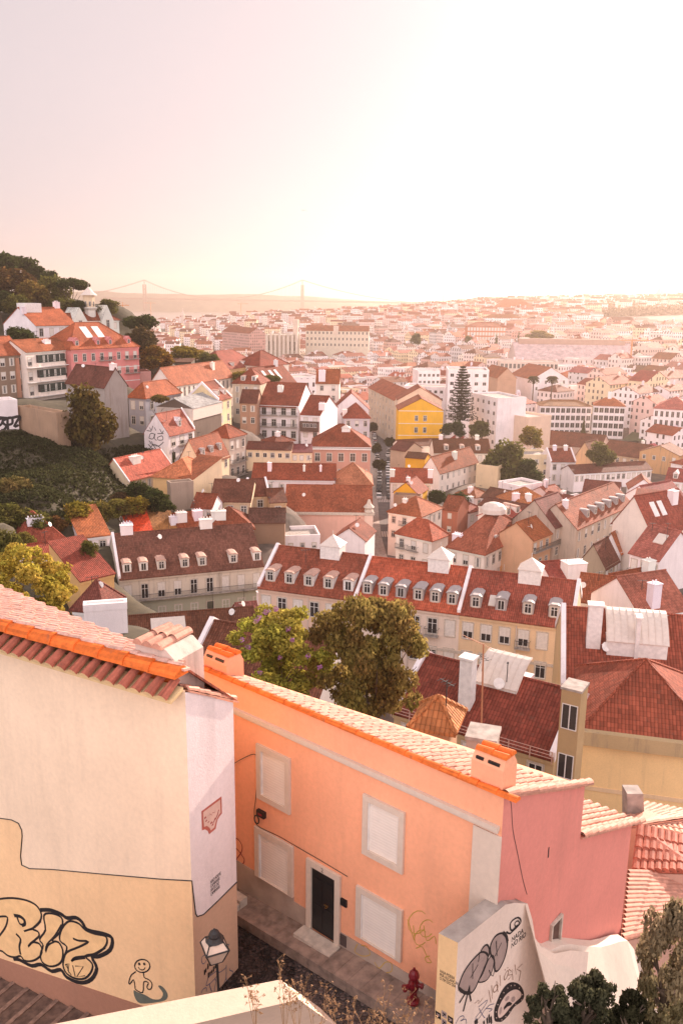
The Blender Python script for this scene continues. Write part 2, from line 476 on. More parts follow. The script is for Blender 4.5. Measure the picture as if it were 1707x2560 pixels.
# cornice band, corner pilaster, plinth
mb = MB()
mb.box(aL, -0.11, 5.24, 4.02, -0.002, 5.35); mb.box(aL, -0.06, 5.17, 4.0, -0.002, 5.238)
mb.build("cornice", m_trim, oh)
mb = MB(); mb.box(3.40, -0.035, -2, aR + 0.012, -0.002, 5.12); mb.build("corner_pilaster", m_trim, oh)
m_plinth = plain("grey_plinth", (0.40, 0.31, 0.25), 0.9, var=0.18, scale=1.5)
def rect_fr(name, a0, a1, z0, z1, bd, parent, lab=None, blind=True, sill=True):
    """window: stone surround proud of the wall, roller blind set back inside it"""
    wroot = None
    mb = MB()
    for (x0, zz0, x1, zz1) in ((a0, z0, a0 + bd, z1), (a1 - bd, z0, a1, z1), (a0 + bd, z1 - bd, a1 - bd, z1), (a0 + bd, z0, a1 - bd, z0 + (bd if sill else 0.02))):
        mb.box(x0, -0.075, zz0, x1, -0.002, zz1)
    o = mb.build("window", m_trim, parent)
    mb = MB(); x0, x1, y0, y1 = a0 + bd, a1 - bd, z0 + (bd if sill else 0.02), z1 - bd
    n = int((y1 - y0) / 0.075)
    for k in range(n):   # slats of the blind
        za = y0 + (y1 - y0) * k / n; zb = y0 + (y1 - y0) * (k + 1) / n
        mb.poly([(x0 + 0.03, -0.014, za), (x1 - 0.03, -0.014, za), (x1 - 0.03, -0.018, zb - 0.006), (x0 + 0.03, -0.018, zb - 0.006)])
        mb.poly([(x0 + 0.03, -0.018, zb - 0.006), (x1 - 0.03, -0.018, zb - 0.006), (x1 - 0.03, -0.014, zb), (x0 + 0.03, -0.014, zb)])
    mb.build("shutter", m_blind_fg, o)
    for xx in (x0, x1 - 0.03):
        mb = MB(); mb.box(xx, -0.05, y0, xx + 0.03, -0.004, y1); mb.build("guide_rail", m_white, o)
    return o
Fr = lambda x, y: FO.front(x, y)
rect_fr("w", -3.20, -1.99, 3.03, 4.62, 0.155, oh)
rect_fr("w", 0.41, 1.62, 3.04, 4.64, 0.155, oh)
p, q, s_ = Fr(640, 2062), Fr(735, 2118), Fr(722, 2234)
w3 = (p.x, q.x, s_.z, p.z)
rect_fr("w", p.x, q.x, s_.z, p.z, 0.155, oh, sill=False)
p, q, s_ = Fr(894, 2210), Fr(1009, 2275), Fr(990, 2395)
w4 = (p.x, q.x, s_.z, p.z)
rect_fr("w", p.x, q.x, s_.z, p.z, 0.155, oh, sill=False)
p, q = Fr(770, 2142), Fr(854, 2189)
d0, d1, dz = p.x, q.x, p.z
mb = MB()
pz = Fr(750, 2262).z
mb.box(aL, -0.02, -1, w3[0], -0.002, w3[2] + 0.06); mb.box(w3[0] + 0.0, -0.019, -1, w3[1], -0.002, w3[2] - 0.003)
mb.box(w3[1], -0.02, -1, d0, -0.002, pz); mb.box(d1, -0.02, -1, 3.40, -0.002, pz - 0.05)
mb.build("plinth", m_plinth, oh)
bd = 0.17; zb = 0.05
mb = MB()
mb.box(d0, -0.08, -0.2, d0 + bd, -0.002, dz); mb.box(d1 - bd, -0.08, -0.2, d1, -0.002, dz); mb.box(d0 + bd, -0.08, dz - bd, d1 - bd, -0.002, dz)
dr = mb.build("door", m_trim, oh)
mb = MB(); mb.box(d0 + bd, -0.030, zb, d1 - bd, -0.004, dz - bd)
for (x0, x1) in ((d0 + bd + .08, (d0 + d1) / 2 - .04), ((d0 + d1) / 2 + .04, d1 - bd - .08)):
    for (z0_, z1_) in ((.2, .85), (.98, 1.62)): mb.box(x0, -0.042, z0_, x1, -0.031, z1_)
mb.build("door_leaf", m_black, dr)
mb = MB(); mb.lathe([(0.03, 0), (0.03, 0.02)], ((d0 + d1) / 2 + .12, -0.07, 0.93), 8); mb.box((d0 + d1) / 2 + .05, -0.07, 0.97, (d0 + d1) / 2 + .18, -0.044, 1.0)
mb.build("door_handle", plain("brass", (0.45, 0.28, 0.12), 0.3, 0.9), dr)
mb = MB(); mb.box(d0 - 0.05, -0.5, -0.6, d1 + 0.05, -0.082, zb); mb.build("doorstep", m_stone, oh)
def text(name, s, size, parent, pos, ax, ay, mat, align='LEFT', ext=0.001):
    """lettering lying on a wall: ax = reading direction, ay = letters' up, both in the parent's axes"""
    cu = bpy.data.curves.new(name, 'FONT'); cu.body = s; cu.size = size; cu.extrude = ext; cu.align_x = align; cu.space_line = 0.85
    cu.materials.append(mat); o = bpy.data.objects.new(name, cu); COL.objects.link(o); o.parent = parent
    ax = Vector(ax); ay = Vector(ay); az = ax.cross(ay).normalized()
    mtx = Matrix(((ax.x, ay.x, az.x, pos[0]), (ax.y, ay.y, az.y, pos[1]), (ax.z, ay.z, az.z, pos[2]), (0, 0, 0, 1)))
    bpy.context.view_layer.update()
    me = bpy.data.meshes.new_from_object(o.evaluated_get(bpy.context.evaluated_depsgraph_get())); bpy.data.objects.remove(o)
    o = link(name, me, parent); o.matrix_local = mtx
    return o
text("house_number", "2", 0.16, dr, ((d0 + d1) / 2 - 0.05, -0.084, dz - bd + 0.03), (1, 0, 0), (0, 0, 1), m_iron)
p = Fr(854, 2243); q = Fr(868, 2268)
mb = MB(); mb.box(p.x, -0.05, q.z, q.x, -0.002, p.z); mb.build("intercom", m_black, oh)
p = Fr(850, 2330); q = Fr(867, 2368)
mb = MB(); mb.box(p.x, -0.036, q.z, q.x, -0.021, p.z)
for k in range(6): mb.box(p.x + 0.01, -0.042, q.z + 0.02 + k * 0.05, q.x - 0.01, -0.037, q.z + 0.045 + k * 0.05)
mb.build("vent_cover", plain("brown_metal", (0.08, 0.055, 0.05), 0.6), oh)
# chimneys of the orange house
def slot_chimney(fr, parent, p0, p1, ptop, dep, col, zcut, nm="chimney"):
    A, B, T = fr.front(*p0, 0.06), fr.front(*p1, 0.06), fr.front(*ptop, 0.06)
    a0, a1, zt = A.x, B.x, T.z
    mb = MB(); zb = zcut
    ins = 0.10
    v = [(a0, 0.06, zb), (a1, 0.06, zb), (a1, 0.06 + dep, zb - .3), (a0, 0.06 + dep, zb - .3), (a0, 0.06, zt - .2), (a1, 0.06, zt - .2), (a1, 0.06 + dep, zt - .2), (a0, 0.06 + dep, zt - .2)]
    mb.hexa(v)
    mb.hexa([v[4], v[5], v[6], v[7], (a0 + .02, 0.06 + ins, zt), (a1 - .02, 0.06 + ins, zt), (a1 - .02, 0.06 + dep - ins, zt), (a0 + .02, 0.06 + dep - ins, zt)])
    o = mb.build(nm, m_fg, parent, color=col)
    mb = MB()
    for bb in (0.06 + dep * .30, 0.06 + dep * .72):
        n = 2; L = (a1 - a0 - .06) / n
        for k in range(n): barrel(mb, (a0 + .03 + k * L, bb, zt + .005), (a0 + .03 + (k + 1) * L + .04, bb, zt + .02), 0.085, 0.10, seg=6)
    mb.build("cap_tile", m_clay_o, o)
    mb = MB()
    for (f0, f1) in ((0.12, 0.35), (0.5, 0.85)):
        mb.box(a0 + (a1 - a0) * f0, 0.07, zt - 0.15, a0 + (a1 - a0) * f1, 0.2, zt - 0.09)
    mb.build("flue_slot", m_black, o)
    return o
slot_chimney(FO, oh, (510, 1672), (567, 1690), (545, 1640), 0.62, (0.84, 0.37, 0.22), 5.6)
slot_chimney(FO, oh, (1176, 1938), (1256, 1965), (1210, 1888), 0.55, OR, 5.6)

# cables, meter box, spray marks on the orange wall
def cable(name, pts, r, parent, mat=None, sm=4):
    pts = [Vector(p) for p in pts]
    if sm > 1 and len(pts) > 2: pts = smooth(pts, sm)
    mb = MB(); mb.path(pts, r, 5); return mb.build(name, mat or m_black, parent)
out = lambda P, d=0.03: Vector((P.x, P.y - d, P.z))
cable("wall_cable", [out(Fr(*q)) for q in ((578, 1914), (600, 1900), (636, 1884), (643, 1898), (644, 1940), (642, 1990), (638, 2030), (645, 2062), (700, 2090), (760, 2125), (800, 2148), (870, 2190))], 0.009, oh)
mb = MB(); c = out(Fr(645, 2047), .05); pts = [c + Vector((0.085 * math.cos(t), 0, 0.12 * math.sin(t))) for t in [k * math.pi / 8 for k in range(17)]]
mb.path(pts, 0.018, 5); mb.build("cable_coil", m_black, oh)
p = Fr(647, 2020); q = Fr(666, 2045)
mb = MB(); mb.box(p.x, -0.1, q.z, q.x, -0.002, p.z); bx = mb.build("meter_box", m_black, oh)
mb = MB(); mb.box(p.x + .06, -0.106, q.z + .06, q.x - .07, -0.101, p.z - .06); mb.build("meter_label", m_red_p, bx)
P = Paint(Fr, (0, -1, 0), (560, 2030, 5.227))
P.line([(130, 350), (170, 345), (215, 390), (240, 450), (235, 510), (200, 570), (170, 610), (170, 650), (210, 685), (255, 670), (268, 620), (240, 570), (190, 500), (130, 450)], 0.028, 0)
P.build("red_squiggle", [m_red_p], oh)
P = Paint(Fr, (0, -1, 0), (550, 2160, 2.613))
for (cx, cy, r) in ((1290, 380, 60), (1350, 420, 45), (1310, 480, 40)): P.line(ellipse(cx, cy, r, r * 1.3, 20, 10, 20, 300), 0.02, 0, 1)
for a_ in ([(1225, 360), (1250, 440), (1270, 500), (1262, 400)], [(1280, 550), (1320, 540), (1350, 600), (1380, 640), (1350, 640), (1340, 610), (1370, 600)], [(1330, 400), (1350, 500), (1400, 470), (1410, 520)]): P.line(a_, 0.022, 0)
P.build("faded_scrawl", [m_yellow_p], oh)
P = Paint(lambda x, y: FO.front(x, y, -0.022), (0, -1, 0), (550, 2160, 2.613))
for a_ in ([(900, 520), (880, 570), (930, 600), (980, 590), (960, 540), (920, 530)], [(1010, 640), (1040, 680), (1080, 640), (1120, 650), (1120, 700), (1080, 710)]):
    P = Paint(lambda x, y: FO.front(x, y, -0.022), (0, -1, 0), (550, 2160, 2.613)); P.line(a_, 0.02, 0); P.build("faded_scrawl", [m_yellow_p], oh)
# crack and small openings of the pink end wall
SP = lambda x, y: FO.side(x, y, aR)
P = Paint(SP, (1, 0, 0), (1057, 1950, 2.412))
P.line([(512, 80), (530, 150), (540, 300), (570, 450), (600, 600), (625, 690)], 0.018, 0)
P.build("wall_crack", [m_spray], oh)
P = Paint(SP, (1, 0, 0), (1057, 1950, 2.412)); P.line([(757, 405), (752, 468)], 0.05, 0, 1); P.build("wall_slot", [m_spray], oh)
p, q = SP(1372, 2335), SP(1397, 2300); zt_ = SP(1372, 2338).z; zb_ = SP(1375, 2372).z
mb = MB(); b0, b1 = SP(1371, 2350).y, SP(1397, 2335).y
for (y0, z0_, y1, z1_) in ((b0, zb_, b0 + .06, zt_ + .3), (b1 - .06, zb_, b1, zt_ + .3), (b0 + .06, zt_ + .24, b1 - .06, zt_ + .3), (b0 + .06, zb_, b1 - .06, zb_ + .06)):
    mb.box(aR + .002, y0, z0_, aR + .07, y1, z1_)
sw = mb.build("window", m_stone, oh)
mb = MB(); mb.poly([(aR + .012, b0 + .06, zb_ + .06), (aR + .012, b1 - .06, zb_ + .06), (aR + .012, b1 - .06, zt_ + .24), (aR + .012, b0 + .06, zt_ + .24)]); mb.build("window_pane", m_wood, sw)

# ---------------- cream house on the left
ch = thing("cream_house", "cream corner house with painted letters on its wall and an orange scalloped tile eave", "house", FC.o, FC.rz)
CR = (0.80, 0.56, 0.32); CR2 = (0.88, 0.68, 0.49); WH = (0.80, 0.70, 0.68)
ZC = 7.55
Cf = lambda x, y: FC.front(x, y)
Cs = lambda x, y: FC.side(x, y, 0.0)
seam = [Cf(*q) for q in ((-160, 2040), (0, 2045), (30, 2049), (48, 2058), (56, 2075), (57, 2090), (53, 2140), (56, 2162), (75, 2171), (130, 2173), (250, 2184), (400, 2197), (478, 2201))]
seam[-1].x = 0.0; seam[-1].z = Cf(478, 2201).z
seam = [Vector((-12, 0, seam[0].z))] + seam[1:]
mb = MB(); mb.poly([(-12, 0, -4)] + [(0, 0, -4)] + [tuple(p) for p in seam[::-1]]); mb.build("lower_wall", m_fg, ch, color=(0.89, 0.59, 0.33))
mb = MB(); mb.poly([tuple(p) for p in seam] + [(0, 0, ZC + .3), (-12, 0, ZC + .3)]); mb.build("upper_wall", m_fg, ch, color=CR2)
bS = 1.69
sseam = [Cs(*q) for q in ((488, 2203), (489, 2284), (493, 2291), (508, 2286), (540, 2256), (589, 2207))]
sseam[0].y = 0; sseam[0].z = seam[-1].z; sseam[-1].y = bS
mb = MB(); mb.poly([(0, 0, -3), (0, bS, -3)] + [tuple(p) for p in sseam[::-1]]); mb.build("lower_wall", m_fg, ch, color=(0.62, 0.40, 0.27))
mb = MB(); mb.poly([tuple(p) for p in sseam] + [(0, bS, 6.85), (0, 0.25, 7.7), (0, 0, 7.8)]); mb.build("side_wall", m_wall, ch, color=WH)
mb = MB(); mb.poly([(0, bS, -3), (-12, 5.2, -3), (-12, 5.2, 6.3), (0, bS, 6.75)]); mb.poly([(-12, 5.2, -3), (-12, 0, -3), (-12, 0, ZC), (-12, 5.2, 6.3)]); mb.build("rear_wall", m_wall, ch, color=CR)
WC = lambda a: max(0.0, 0.22 - a * 0.275)
rf = MB(); SC2 = 0.2; kc = math.sqrt(1 + SC2 ** 2)
zr = ZC + 0.78
rf.slab([(-12, 0.0, zr), (0.0, 0.0, zr), (0.0, 0.2, zr - .04), (-12, WC(-12), zr - WC(-12) * SC2)], 0.05)
tile_rows(rf, Vector((0, 0, zr + .01)), Vector((0, 1, -SC2)).normalized(), Vector((1, 0, 0)), 0.10, 3.3, 0.17, lambda a: -11.9, lambda a: min(-0.1, -(a / kc - 0.20) / 0.275), 0.42, 0.078)
rc = rf.build("roof", m_clay_p, ch)
# the hidden rear slope closes the building
mb = MB(); mb.slab([(-12, WC(-12), zr - WC(-12) * SC2 - .02), (-0.1, 0.2, zr - .06), (0.0, bS + .15, 6.85), (-12, 5.4, 6.35)], 0.06); mb.build("rear_slope", m_tile, rc, color=(0.4, 0.12, 0.07))
# eave: big cap tiles over a row of short barrel tiles with mortared scalloped ends
mb = MB(); a = -11.9
while a < -0.6:
    barrel(mb, (a, 0.0, zr - .20), (a + .80, 0.0, zr - .17), 0.20, 0.222, seg=9); a += 0.735
mb.build("cap_tile", m_clay_o, rc)
mb = MB(); a = -11.9; k = 0
while a < 0.05:
    barrel(mb, (a, 0.0, zr - .28), (a, -0.50, zr - .54), 0.10, 0.128, seg=8, endcap=1); a += 0.365
ev = mb.build("eave_tile", [m_clay_r, plain("mortar", (0.70, 0.50, 0.26), 0.9)], rc)
mb = MB(); mb.slab([(-12, -0.40, zr - .56), (-0.05, -0.40, zr - .56), (-0.05, 0.0, zr - .42), (-12, 0.0, zr - .42)], 0.09); mb.build("eave_bed", MATS["mortar"], rc)
# lean-to strip of tiles on top of the white side wall
rf = MB(); SL = 0.565
rf.slab([(-1.2, 0.12, 7.80), (0.04, 0.12, 7.80), (0.04, 1.86, 7.80 - 1.74 * SL), (-1.2, 1.86, 7.80 - 1.74 * SL)], 0.04)
tile_rows(rf, Vector((0, 0.12, 7.81)), Vector((1, 0, 0)), Vector((0, 1, -SL)).normalized(), -1.1, 0.06, 0.2, lambda a: 0.0, lambda a: 2.0 + a * .06, 0.42, 0.09)
rf.build("side_roof", m_clay, ch)
# chimney with three long barrel tiles
A, B, T = FC.front(342, 1690, .15), FC.front(441, 1690, .15), FC.front(350, 1618, .15)
a0, a1 = A.x, B.x; zt = T.z + .10; d = 0.95
mb = MB()
mb.hexa([(a0, .15, 7.6), (a1, .15, 7.6), (a1, .15 + d, 7.0), (a0, .15 + d, 7.0), (a0, .15, zt - .12), (a1, .15, zt - .22), (a1, .15 + d, zt - .22), (a0, .15 + d, zt - .12)])
mb.hexa([(a0, .15, zt - .12), (a1, .15, zt - .22), (a1, .15 + d, zt - .22), (a0, .15 + d, zt - .12), (a0, .15, zt), (a1 - .28, .15, zt), (a1 - .28, .15 + d, zt), (a0, .15 + d, zt)])
cm = mb.build("chimney", m_old, ch, color=(0.66, 0.5, 0.42))
mb = MB(); mb.box(a0 + .002, .11, 7.75, a1 - .01, .149, zt - .24); mb.build("warm_lit_face", m_clay_o, cm)  # orange slab: warm light on the chimney's front put into its colour
mb = MB()
for k in range(3):
    x = a0 + .13 + k * .27
    barrel(mb, (x, .10, zt - .01), (x, .68, zt + .01), .135, .12, seg=8); barrel(mb, (x, .60, zt + .02), (x, 1.18, zt + .03), .14, .12, seg=8)
    barrel(mb, (x, .12, zt - .01), (x, .08, zt - .01), .135, .135, seg=8)
mb.build("cap_tile", m_clay, cm)
cable("wall_cable", [Vector((p.x, p.y - .012, p.z)) for p in seam], 0.013, ch, sm=1)
cable("wall_cable", [Vector((p.x + .012, p.y, p.z)) for p in sseam], 0.013, ch, sm=1)
# dado along the stairs
dd0, dd1 = Cf(0, 2395), Cf(345, 2510)
sl = (dd1.z - dd0.z) / (dd1.x - dd0.x)
zd = lambda a: dd0.z + (a - dd0.x) * sl
mb = MB(); mb.poly([(-12, -.012, -6), (0, -.012, -6), (0, -.012, zd(0)), (-12, -.012, zd(-12))]); mb.poly([(-12, -.012, zd(-12)), (0, -.012, zd(0)), (0, -.001, zd(0)), (-12, -.001, zd(-12))])
mb.build("dado", m_fg, ch, color=(0.40, 0.20, 0.13))
# painted letters R I Z
P = Paint(Cf, (0, -1, 0), (0, 2160, 2.613))
R_ = [(-60, 250), (0, 228), (90, 222), (180, 238), (240, 270), (272, 320), (268, 365), (240, 400), (215, 425), (250, 440), (258, 470), (225, 505), (260, 520), (278, 560), (262, 605), (215, 632), (165, 630), (138, 600), (105, 608), (60, 600), (20, 570), (-40, 520)]
I_ = [(290, 335), (340, 322), (400, 345), (412, 390), (390, 450), (340, 500), (385, 510), (412, 560), (410, 620), (385, 655), (330, 668), (280, 640), (268, 590), (285, 530), (262, 490), (300, 430)]
Z_ = [(430, 390), (465, 372), (520, 390), (560, 430), (620, 455), (690, 470), (702, 510), (680, 550), (630, 585), (560, 600), (605, 650), (600, 700), (560, 745), (500, 748), (440, 715), (415, 660), (425, 600), (440, 540), (395, 500), (400, 440)]
sh = [(268, 300), (330, 300), (400, 325), (440, 352), (500, 350), (540, 380), (575, 430), (680, 455), (735, 485), (722, 560), (650, 602), (605, 610), (635, 680), (600, 752), (530, 775), (440, 740), (400, 690), (340, 700), (270, 655), (210, 665), (130, 625), (90, 620)]
P.fill(R_, 1); P.fill(I_, 1); P.fill(Z_, 1)
P.line(sh, 0.11, 0)
for s_ in (R_, I_, Z_): P.line(s_, 0.06, 0, closed=True)
P.line([(-20, 345), (45, 342), (52, 370), (35, 420), (-10, 480)], 0.06)
P.line([(95, 335), (135, 342), (162, 365), (165, 392), (145, 400)], 0.10); P.line([(115, 345), (130, 385), (150, 398)], 0.06)
P.line([(270, 372), (230, 412), (160, 438), (215, 425), (250, 440)], 0.05); P.line([(255, 478), (205, 515), (188, 540), (215, 512), (245, 515)], 0.05)
P.line([(108, 455), (138, 490), (130, 540), (138, 590)], 0.07)
P.line([(405, 395), (360, 470), (310, 525), (302, 575), (318, 530), (360, 506)], 0.05)
P.line([(480, 485), (520, 500), (582, 505), (520, 540), (440, 575), (420, 620)], 0.06); P.line([(690, 545), (600, 595), (500, 608), (470, 635), (490, 622), (560, 612)], 0.06)
for a_ in ([(430, 655), (455, 650), (450, 690), (430, 655)], [(445, 690), (470, 725)], [(478, 660), (495, 735)], [(495, 665), (548, 668), (505, 735), (560, 728)], [(440, 650), (455, 710)]): P.line(a_, 0.03, 0, 1)
P.build("painted_letters", [m_spray, m_ochre_p], ch)
P = Paint(Cf, (0, -1, 0), (0, 2160, 2.613))
P.fill([(875, 825), (905, 838), (950, 855), (1000, 882), (1050, 880), (1066, 842), (1035, 798), (1055, 795), (1085, 825), (1098, 860), (1080, 890), (1010, 905), (920, 910), (885, 875)], 1)
P.line(ellipse(932, 665, 50, 43), 0.035, 0, 1); P.line([(905, 672), (918, 688), (940, 690), (950, 676)], 0.025)
for cx in (912, 945): P.line(ellipse(cx, 652, 6, 6, n=6), 0.03, 0, 1)
P.line([(890, 702), (858, 728), (844, 775), (852, 782), (875, 755), (884, 800), (890, 820), (935, 838), (942, 770), (972, 775), (962, 800), (972, 818), (990, 812), (995, 780), (975, 755), (945, 740), (940, 708)], 0.032)
P.build("stick_figure_drawing", [m_spray, m_green_p], ch)
# glazed street-name plaque, stencilled lines, scrawl behind the lamp
P = Paint(Cs, (1, 0, 0), (480, 1960, 7.84))
P.fill([(185, 535), (578, 238), (588, 575), (540, 635), (500, 700), (480, 790), (465, 875), (335, 985), (310, 920), (255, 888), (195, 910)], 0, 1)
P.fill([(215, 552), (550, 302), (558, 560), (520, 610), (480, 690), (455, 770), (435, 850), (365, 908), (345, 860), (290, 818), (232, 838)], 1, 1, 0.008)
ring = [(250, 590), (320, 530), (380, 490), (440, 440), (490, 415), (515, 470), (505, 560), (465, 640), (450, 690), (420, 740), (400, 800), (375, 760), (320, 745), (275, 720), (255, 660)]
for i, q in enumerate(ring):
    P.line([(q[0] - 14, q[1] + 14), (q[0] + 4, q[1] - 4), (q[0] + 16, q[1] - 20)], 0.022 + 0.012 * (i % 3), 2)
P.line([(455, 690), (495, 600), (520, 500)], 0.03, 2); P.line([(400, 800), (420, 740), (450, 660)], 0.02, 2)
P.line([(330, 620), (350, 580), (380, 610), (400, 560), (440, 560), (450, 520)], 0.01, 2)
P.build("street_plaque", [m_rose, m_cream_t, m_red_p], ch)
pp = Cs(525, 2200)
text("stencil_lettering", "NAO HOUVE\nCAMINHAR\nANTES DO\nCAMINHAR", 0.068, ch, (0.006, Cs(526, 2210).y, Cs(526, 2210).z), (0, 1, 0), (0, 0, 1.9), m_spray)
P = Paint(Cs, (1, 0, 0), (470, 2250, 9.407))
for a_ in ([(400, 1290), (340, 1330), (320, 1420), (350, 1500), (400, 1470), (430, 1410)], [(700, 1640), (560, 1750), (500, 1800), (470, 1850), (430, 1980), (440, 2010), (520, 1960), (600, 1880), (700, 1760)], [(310, 2190), (350, 2100), (430, 2060), (430, 2150)], [(500, 1960), (530, 2080), (560, 2150)], [(630, 1850), (660, 1900), (640, 2000), (620, 2080), (625, 2140)], [(700, 1640), (740, 1700), (880, 1600), (900, 1540), (905, 1900), (1060, 1700), (980, 1650), (990, 1600)], [(840, 1960), (890, 1850), (900, 1700)], [(860, 1100), (930, 1040), (960, 1060), (900, 1130)]): P.line(a_, 0.022, 1)
for (x, y, h) in ((390, 1640, 120), (420, 1600, 100), (470, 1490, 130), (510, 1440, 110), (480, 1700, 130), (520, 1680, 90), (560, 1640, 80), (600, 1560, 120), (640, 1530, 80), (860, 1290, 110), (880, 1260, 90)): P.line([(x, y), (x, y + h)], 0.045, 0, 1)
P.build("wall_scrawl", [m_spray, m_blue_p], ch)

# ---------------- stairs beside the cream house
sb0, sb1 = Cf(0, 2440), Cf(240, 2538)
ssl = (sb1.z - sb0.z) / (sb1.x - sb0.x)
mb = MB(); a = -12.0; tr = 0.56
m_step = plain("worn_stone_steps", (0.135, 0.082, 0.06), 0.9, var=0.45, scale=5)
while a < 1.0:
    z = sb0.z + (a - sb0.x) * ssl
    mb.box(a, -6.0, z - 1.5, a + tr + 0.04, -0.02, z); mb.box(a + 0.005, -6.0, z + .001, a + 0.13, -0.02, z + 0.025, 1); mb.box(a + tr - .06, -6.0, z + .001, a + tr - .01, -0.02, z + .006, 2)
    a += tr
st = struct(mb.build("steps", [m_step, plain("worn_step_edge", (.24, .15, .11), .9, var=.4, scale=6), plain("dark_step_line", (.035, .022, .016), .9)])); st.location = FC.o; st.rotation_euler = (0, 0, FC.rz)  # pale nosing, and a thin dark line across each tread

# ---------------- cobbled lane and pavement
def cobble():
    m, nt, b = new_mat("cobbles"); g = G(nt); tc = g.n('TexCoord'); P = tc.outputs['Object']
    v = g.n('TexVoronoi', feature='F1'); v.inputs['Scale'].default_value = 9; g.l(P, v.inputs['Vector'])
    e = g.n('TexVoronoi', feature='DISTANCE_TO_EDGE'); e.inputs['Scale'].default_value = 9; g.l(P, e.inputs['Vector'])
    f = g.rng(e.outputs['Distance'], 0.0, 0.12, 0.35, 1.0)
    cs = g.n('SeparateXYZ'); g.l(v.outputs['Color'], cs.inputs[0])
    c = g.mix(1.0, (0.075, 0.052, 0.045, 1), g.math('MULTIPLY', f, g.rng(cs.outputs[0], 0, 1, 0.45, 1.9)), 'MULTIPLY')
    dirt = g.rng(g.noise(P, 1.3, 5), 0.5, 0.7, 0, .5); c = g.mix(dirt, c, (0.10, 0.062, 0.045, 1))
    g.l(c, b.inputs['Base Color']); b.inputs['Roughness'].default_value = 0.75
    g.l(g.bump(g.math('MINIMUM', e.outputs['Distance'], 0.25), 0.12), b.inputs['Normal'])
    return m
m_cob = cobble()
mb = MB()
def lane_pt(P): a_ = FO.loc(P).x; return Vector((P.x, P.y, LANE - 0.30 + 0.055 * a_))
mb.poly([lane_pt(P_) for P_ in (FC.world(-0.04, 5.2, 0), FC.world(-0.04, -6, 0), FO.world(5, -9, 0), FO.world(5, 0.2, 0), FO.world(-8, 0.2, 0))])
struct(mb.build("lane", m_cob))
m_pave = plain("pavement_stone", (0.25, 0.175, 0.135), 0.85, var=0.4, scale=3.5)
k0 = FO.loc(at_z(613, 2294, LANE - .4)); k1 = FO.loc(at_z(1059, 2560, LANE + .1))
mb = MB()
N = 24
def lane_z(a): return -0.30 + 0.055 * a
for i in range(N):
    a_, b_ = -5.6 + 10 * i / N, -5.6 + 10 * (i + 1) / N
    wd = lambda a: 0.80 + 0.10 * (a + 5.6) / 10
    za, zb2 = lane_z(a_) + .32, lane_z(b_) + .32
    g = 0.006
    mb.hexa([(a_ + g, -wd(a_), za - .3), (b_, -wd(b_), zb2 - .3), (b_, 0, zb2 - .3), (a_ + g, 0, za - .3), (a_ + g, -wd(a_), za), (b_, -wd(b_), zb2), (b_, 0, zb2 + .01), (a_ + g, 0, za + .01)])
pv = struct(mb.build("pavement", m_pave)); pv.location = FO.o; pv.rotation_euler = (0, 0, FO.rz)
# kerb step of old stone near the corner
mb = MB(); c0 = FO.loc(at_z(600, 2290, LANE - .3))
for i in range(3): mb.box(c0.x - .9, c0.y - .5 + i * .28, -1.0, c0.x - .05, c0.y - .24 + i * .28, -0.05 + .07 * i)
sb = mb.build("stone_step", m_stone); sb.location = FO.o; sb.rotation_euler = (0, 0, FO.rz); tag(sb, "worn stone steps at the far end of the lane beside the orange house", "steps")

# ---------------- fire hydrant
hb = FO.loc(at_z(1032, 2504, LANE + .25)); hw = at_z(1032, 2504, LANE + .25)
m_red = plain("red_enamel", (0.16, 0.006, 0.012), 0.4, var=0.2)
hy = thing("fire_hydrant", "dark red fire hydrant on the pavement in front of the orange wall", "fire hydrant", hw)
mb = MB(); mb.lathe([(.15, 0), (.15, .05), (.09, .08), (.085, .30), (.11, .34), (.13, .40), (.13, .52), (.10, .58), (.10, .66), (.12, .68)], seg=14)
mb.build("barrel", m_red, hy, smooth=False)
mb = MB(); mb.lathe([(.125, .68), (.125, .72), (.10, .80), (.05, .85), (.03, .86), (.03, .91)], seg=12); mb.build("cap", m_red, hy)
for (dx_, dy_, zz, L, r) in ((-1, -.5, .46, .22, .065), (1, -.45, .50, .18, .05), (-.3, -1, .60, .18, .05)):
    mb = MB(); d_ = Vector((dx_, dy_, 0)).normalized(); mb.tube(Vector((0, 0, zz)) + d_ * .08, Vector((0, 0, zz)) + d_ * L, r, 10); mb.tube(Vector((0, 0, zz)) + d_ * L, Vector((0, 0, zz)) + d_ * (L + .05), r * 1.3, 8)
    mb.build("outlet", m_red, hy)

# ---------------- low white graffiti wall at the right
ZW = 82.5
A = at_z(1096, 2333, ZW); B = at_z(1144, 2357, ZW); D = at_z(1270, 2259, ZW); Cc = at_z(1222, 2240, ZW)
gw = thing("garden_wall", "low whitewashed wall end covered in black graffiti, in front of the pink wall", "wall", Vector((B.x, B.y, LANE)))
o = gw.location
nf = Vector((-(D - B).y, (D - B).x, 0)).normalized() * -1      # outward of the white face
gw_n = nf if nf.dot(Vector((B.x, B.y, 0))) < 0 or nf.x > 0 else -nf
Wf = lambda x, y: at_pl(x, y, B, gw_n) - o
We_n = Vector(((B - A).y, -(B - A).x, 0)).normalized()
We_n = We_n if We_n.y < 0 else -We_n
We = lambda x, y: at_pl(x, y, B, We_n) - o
zl = -1.5
mb = MB()
top_pts = [Wf(*q) for q in ((1144, 2357), (1200, 2312), (1240, 2280), (1262, 2262), (1285, 2257), (1318, 2259), (1330, 2300), (1337, 2345), (1352, 2368), (1385, 2384), (1425, 2376), (1470, 2380))]
Bl = Vector((0, 0, zl)); e = top_pts[-1]
mb.poly([Bl, Vector((e.x, e.y, zl))] + top_pts[::-1])
mb.build("white_face", m_fg, gw, color=(0.78, 0.64, 0.54))
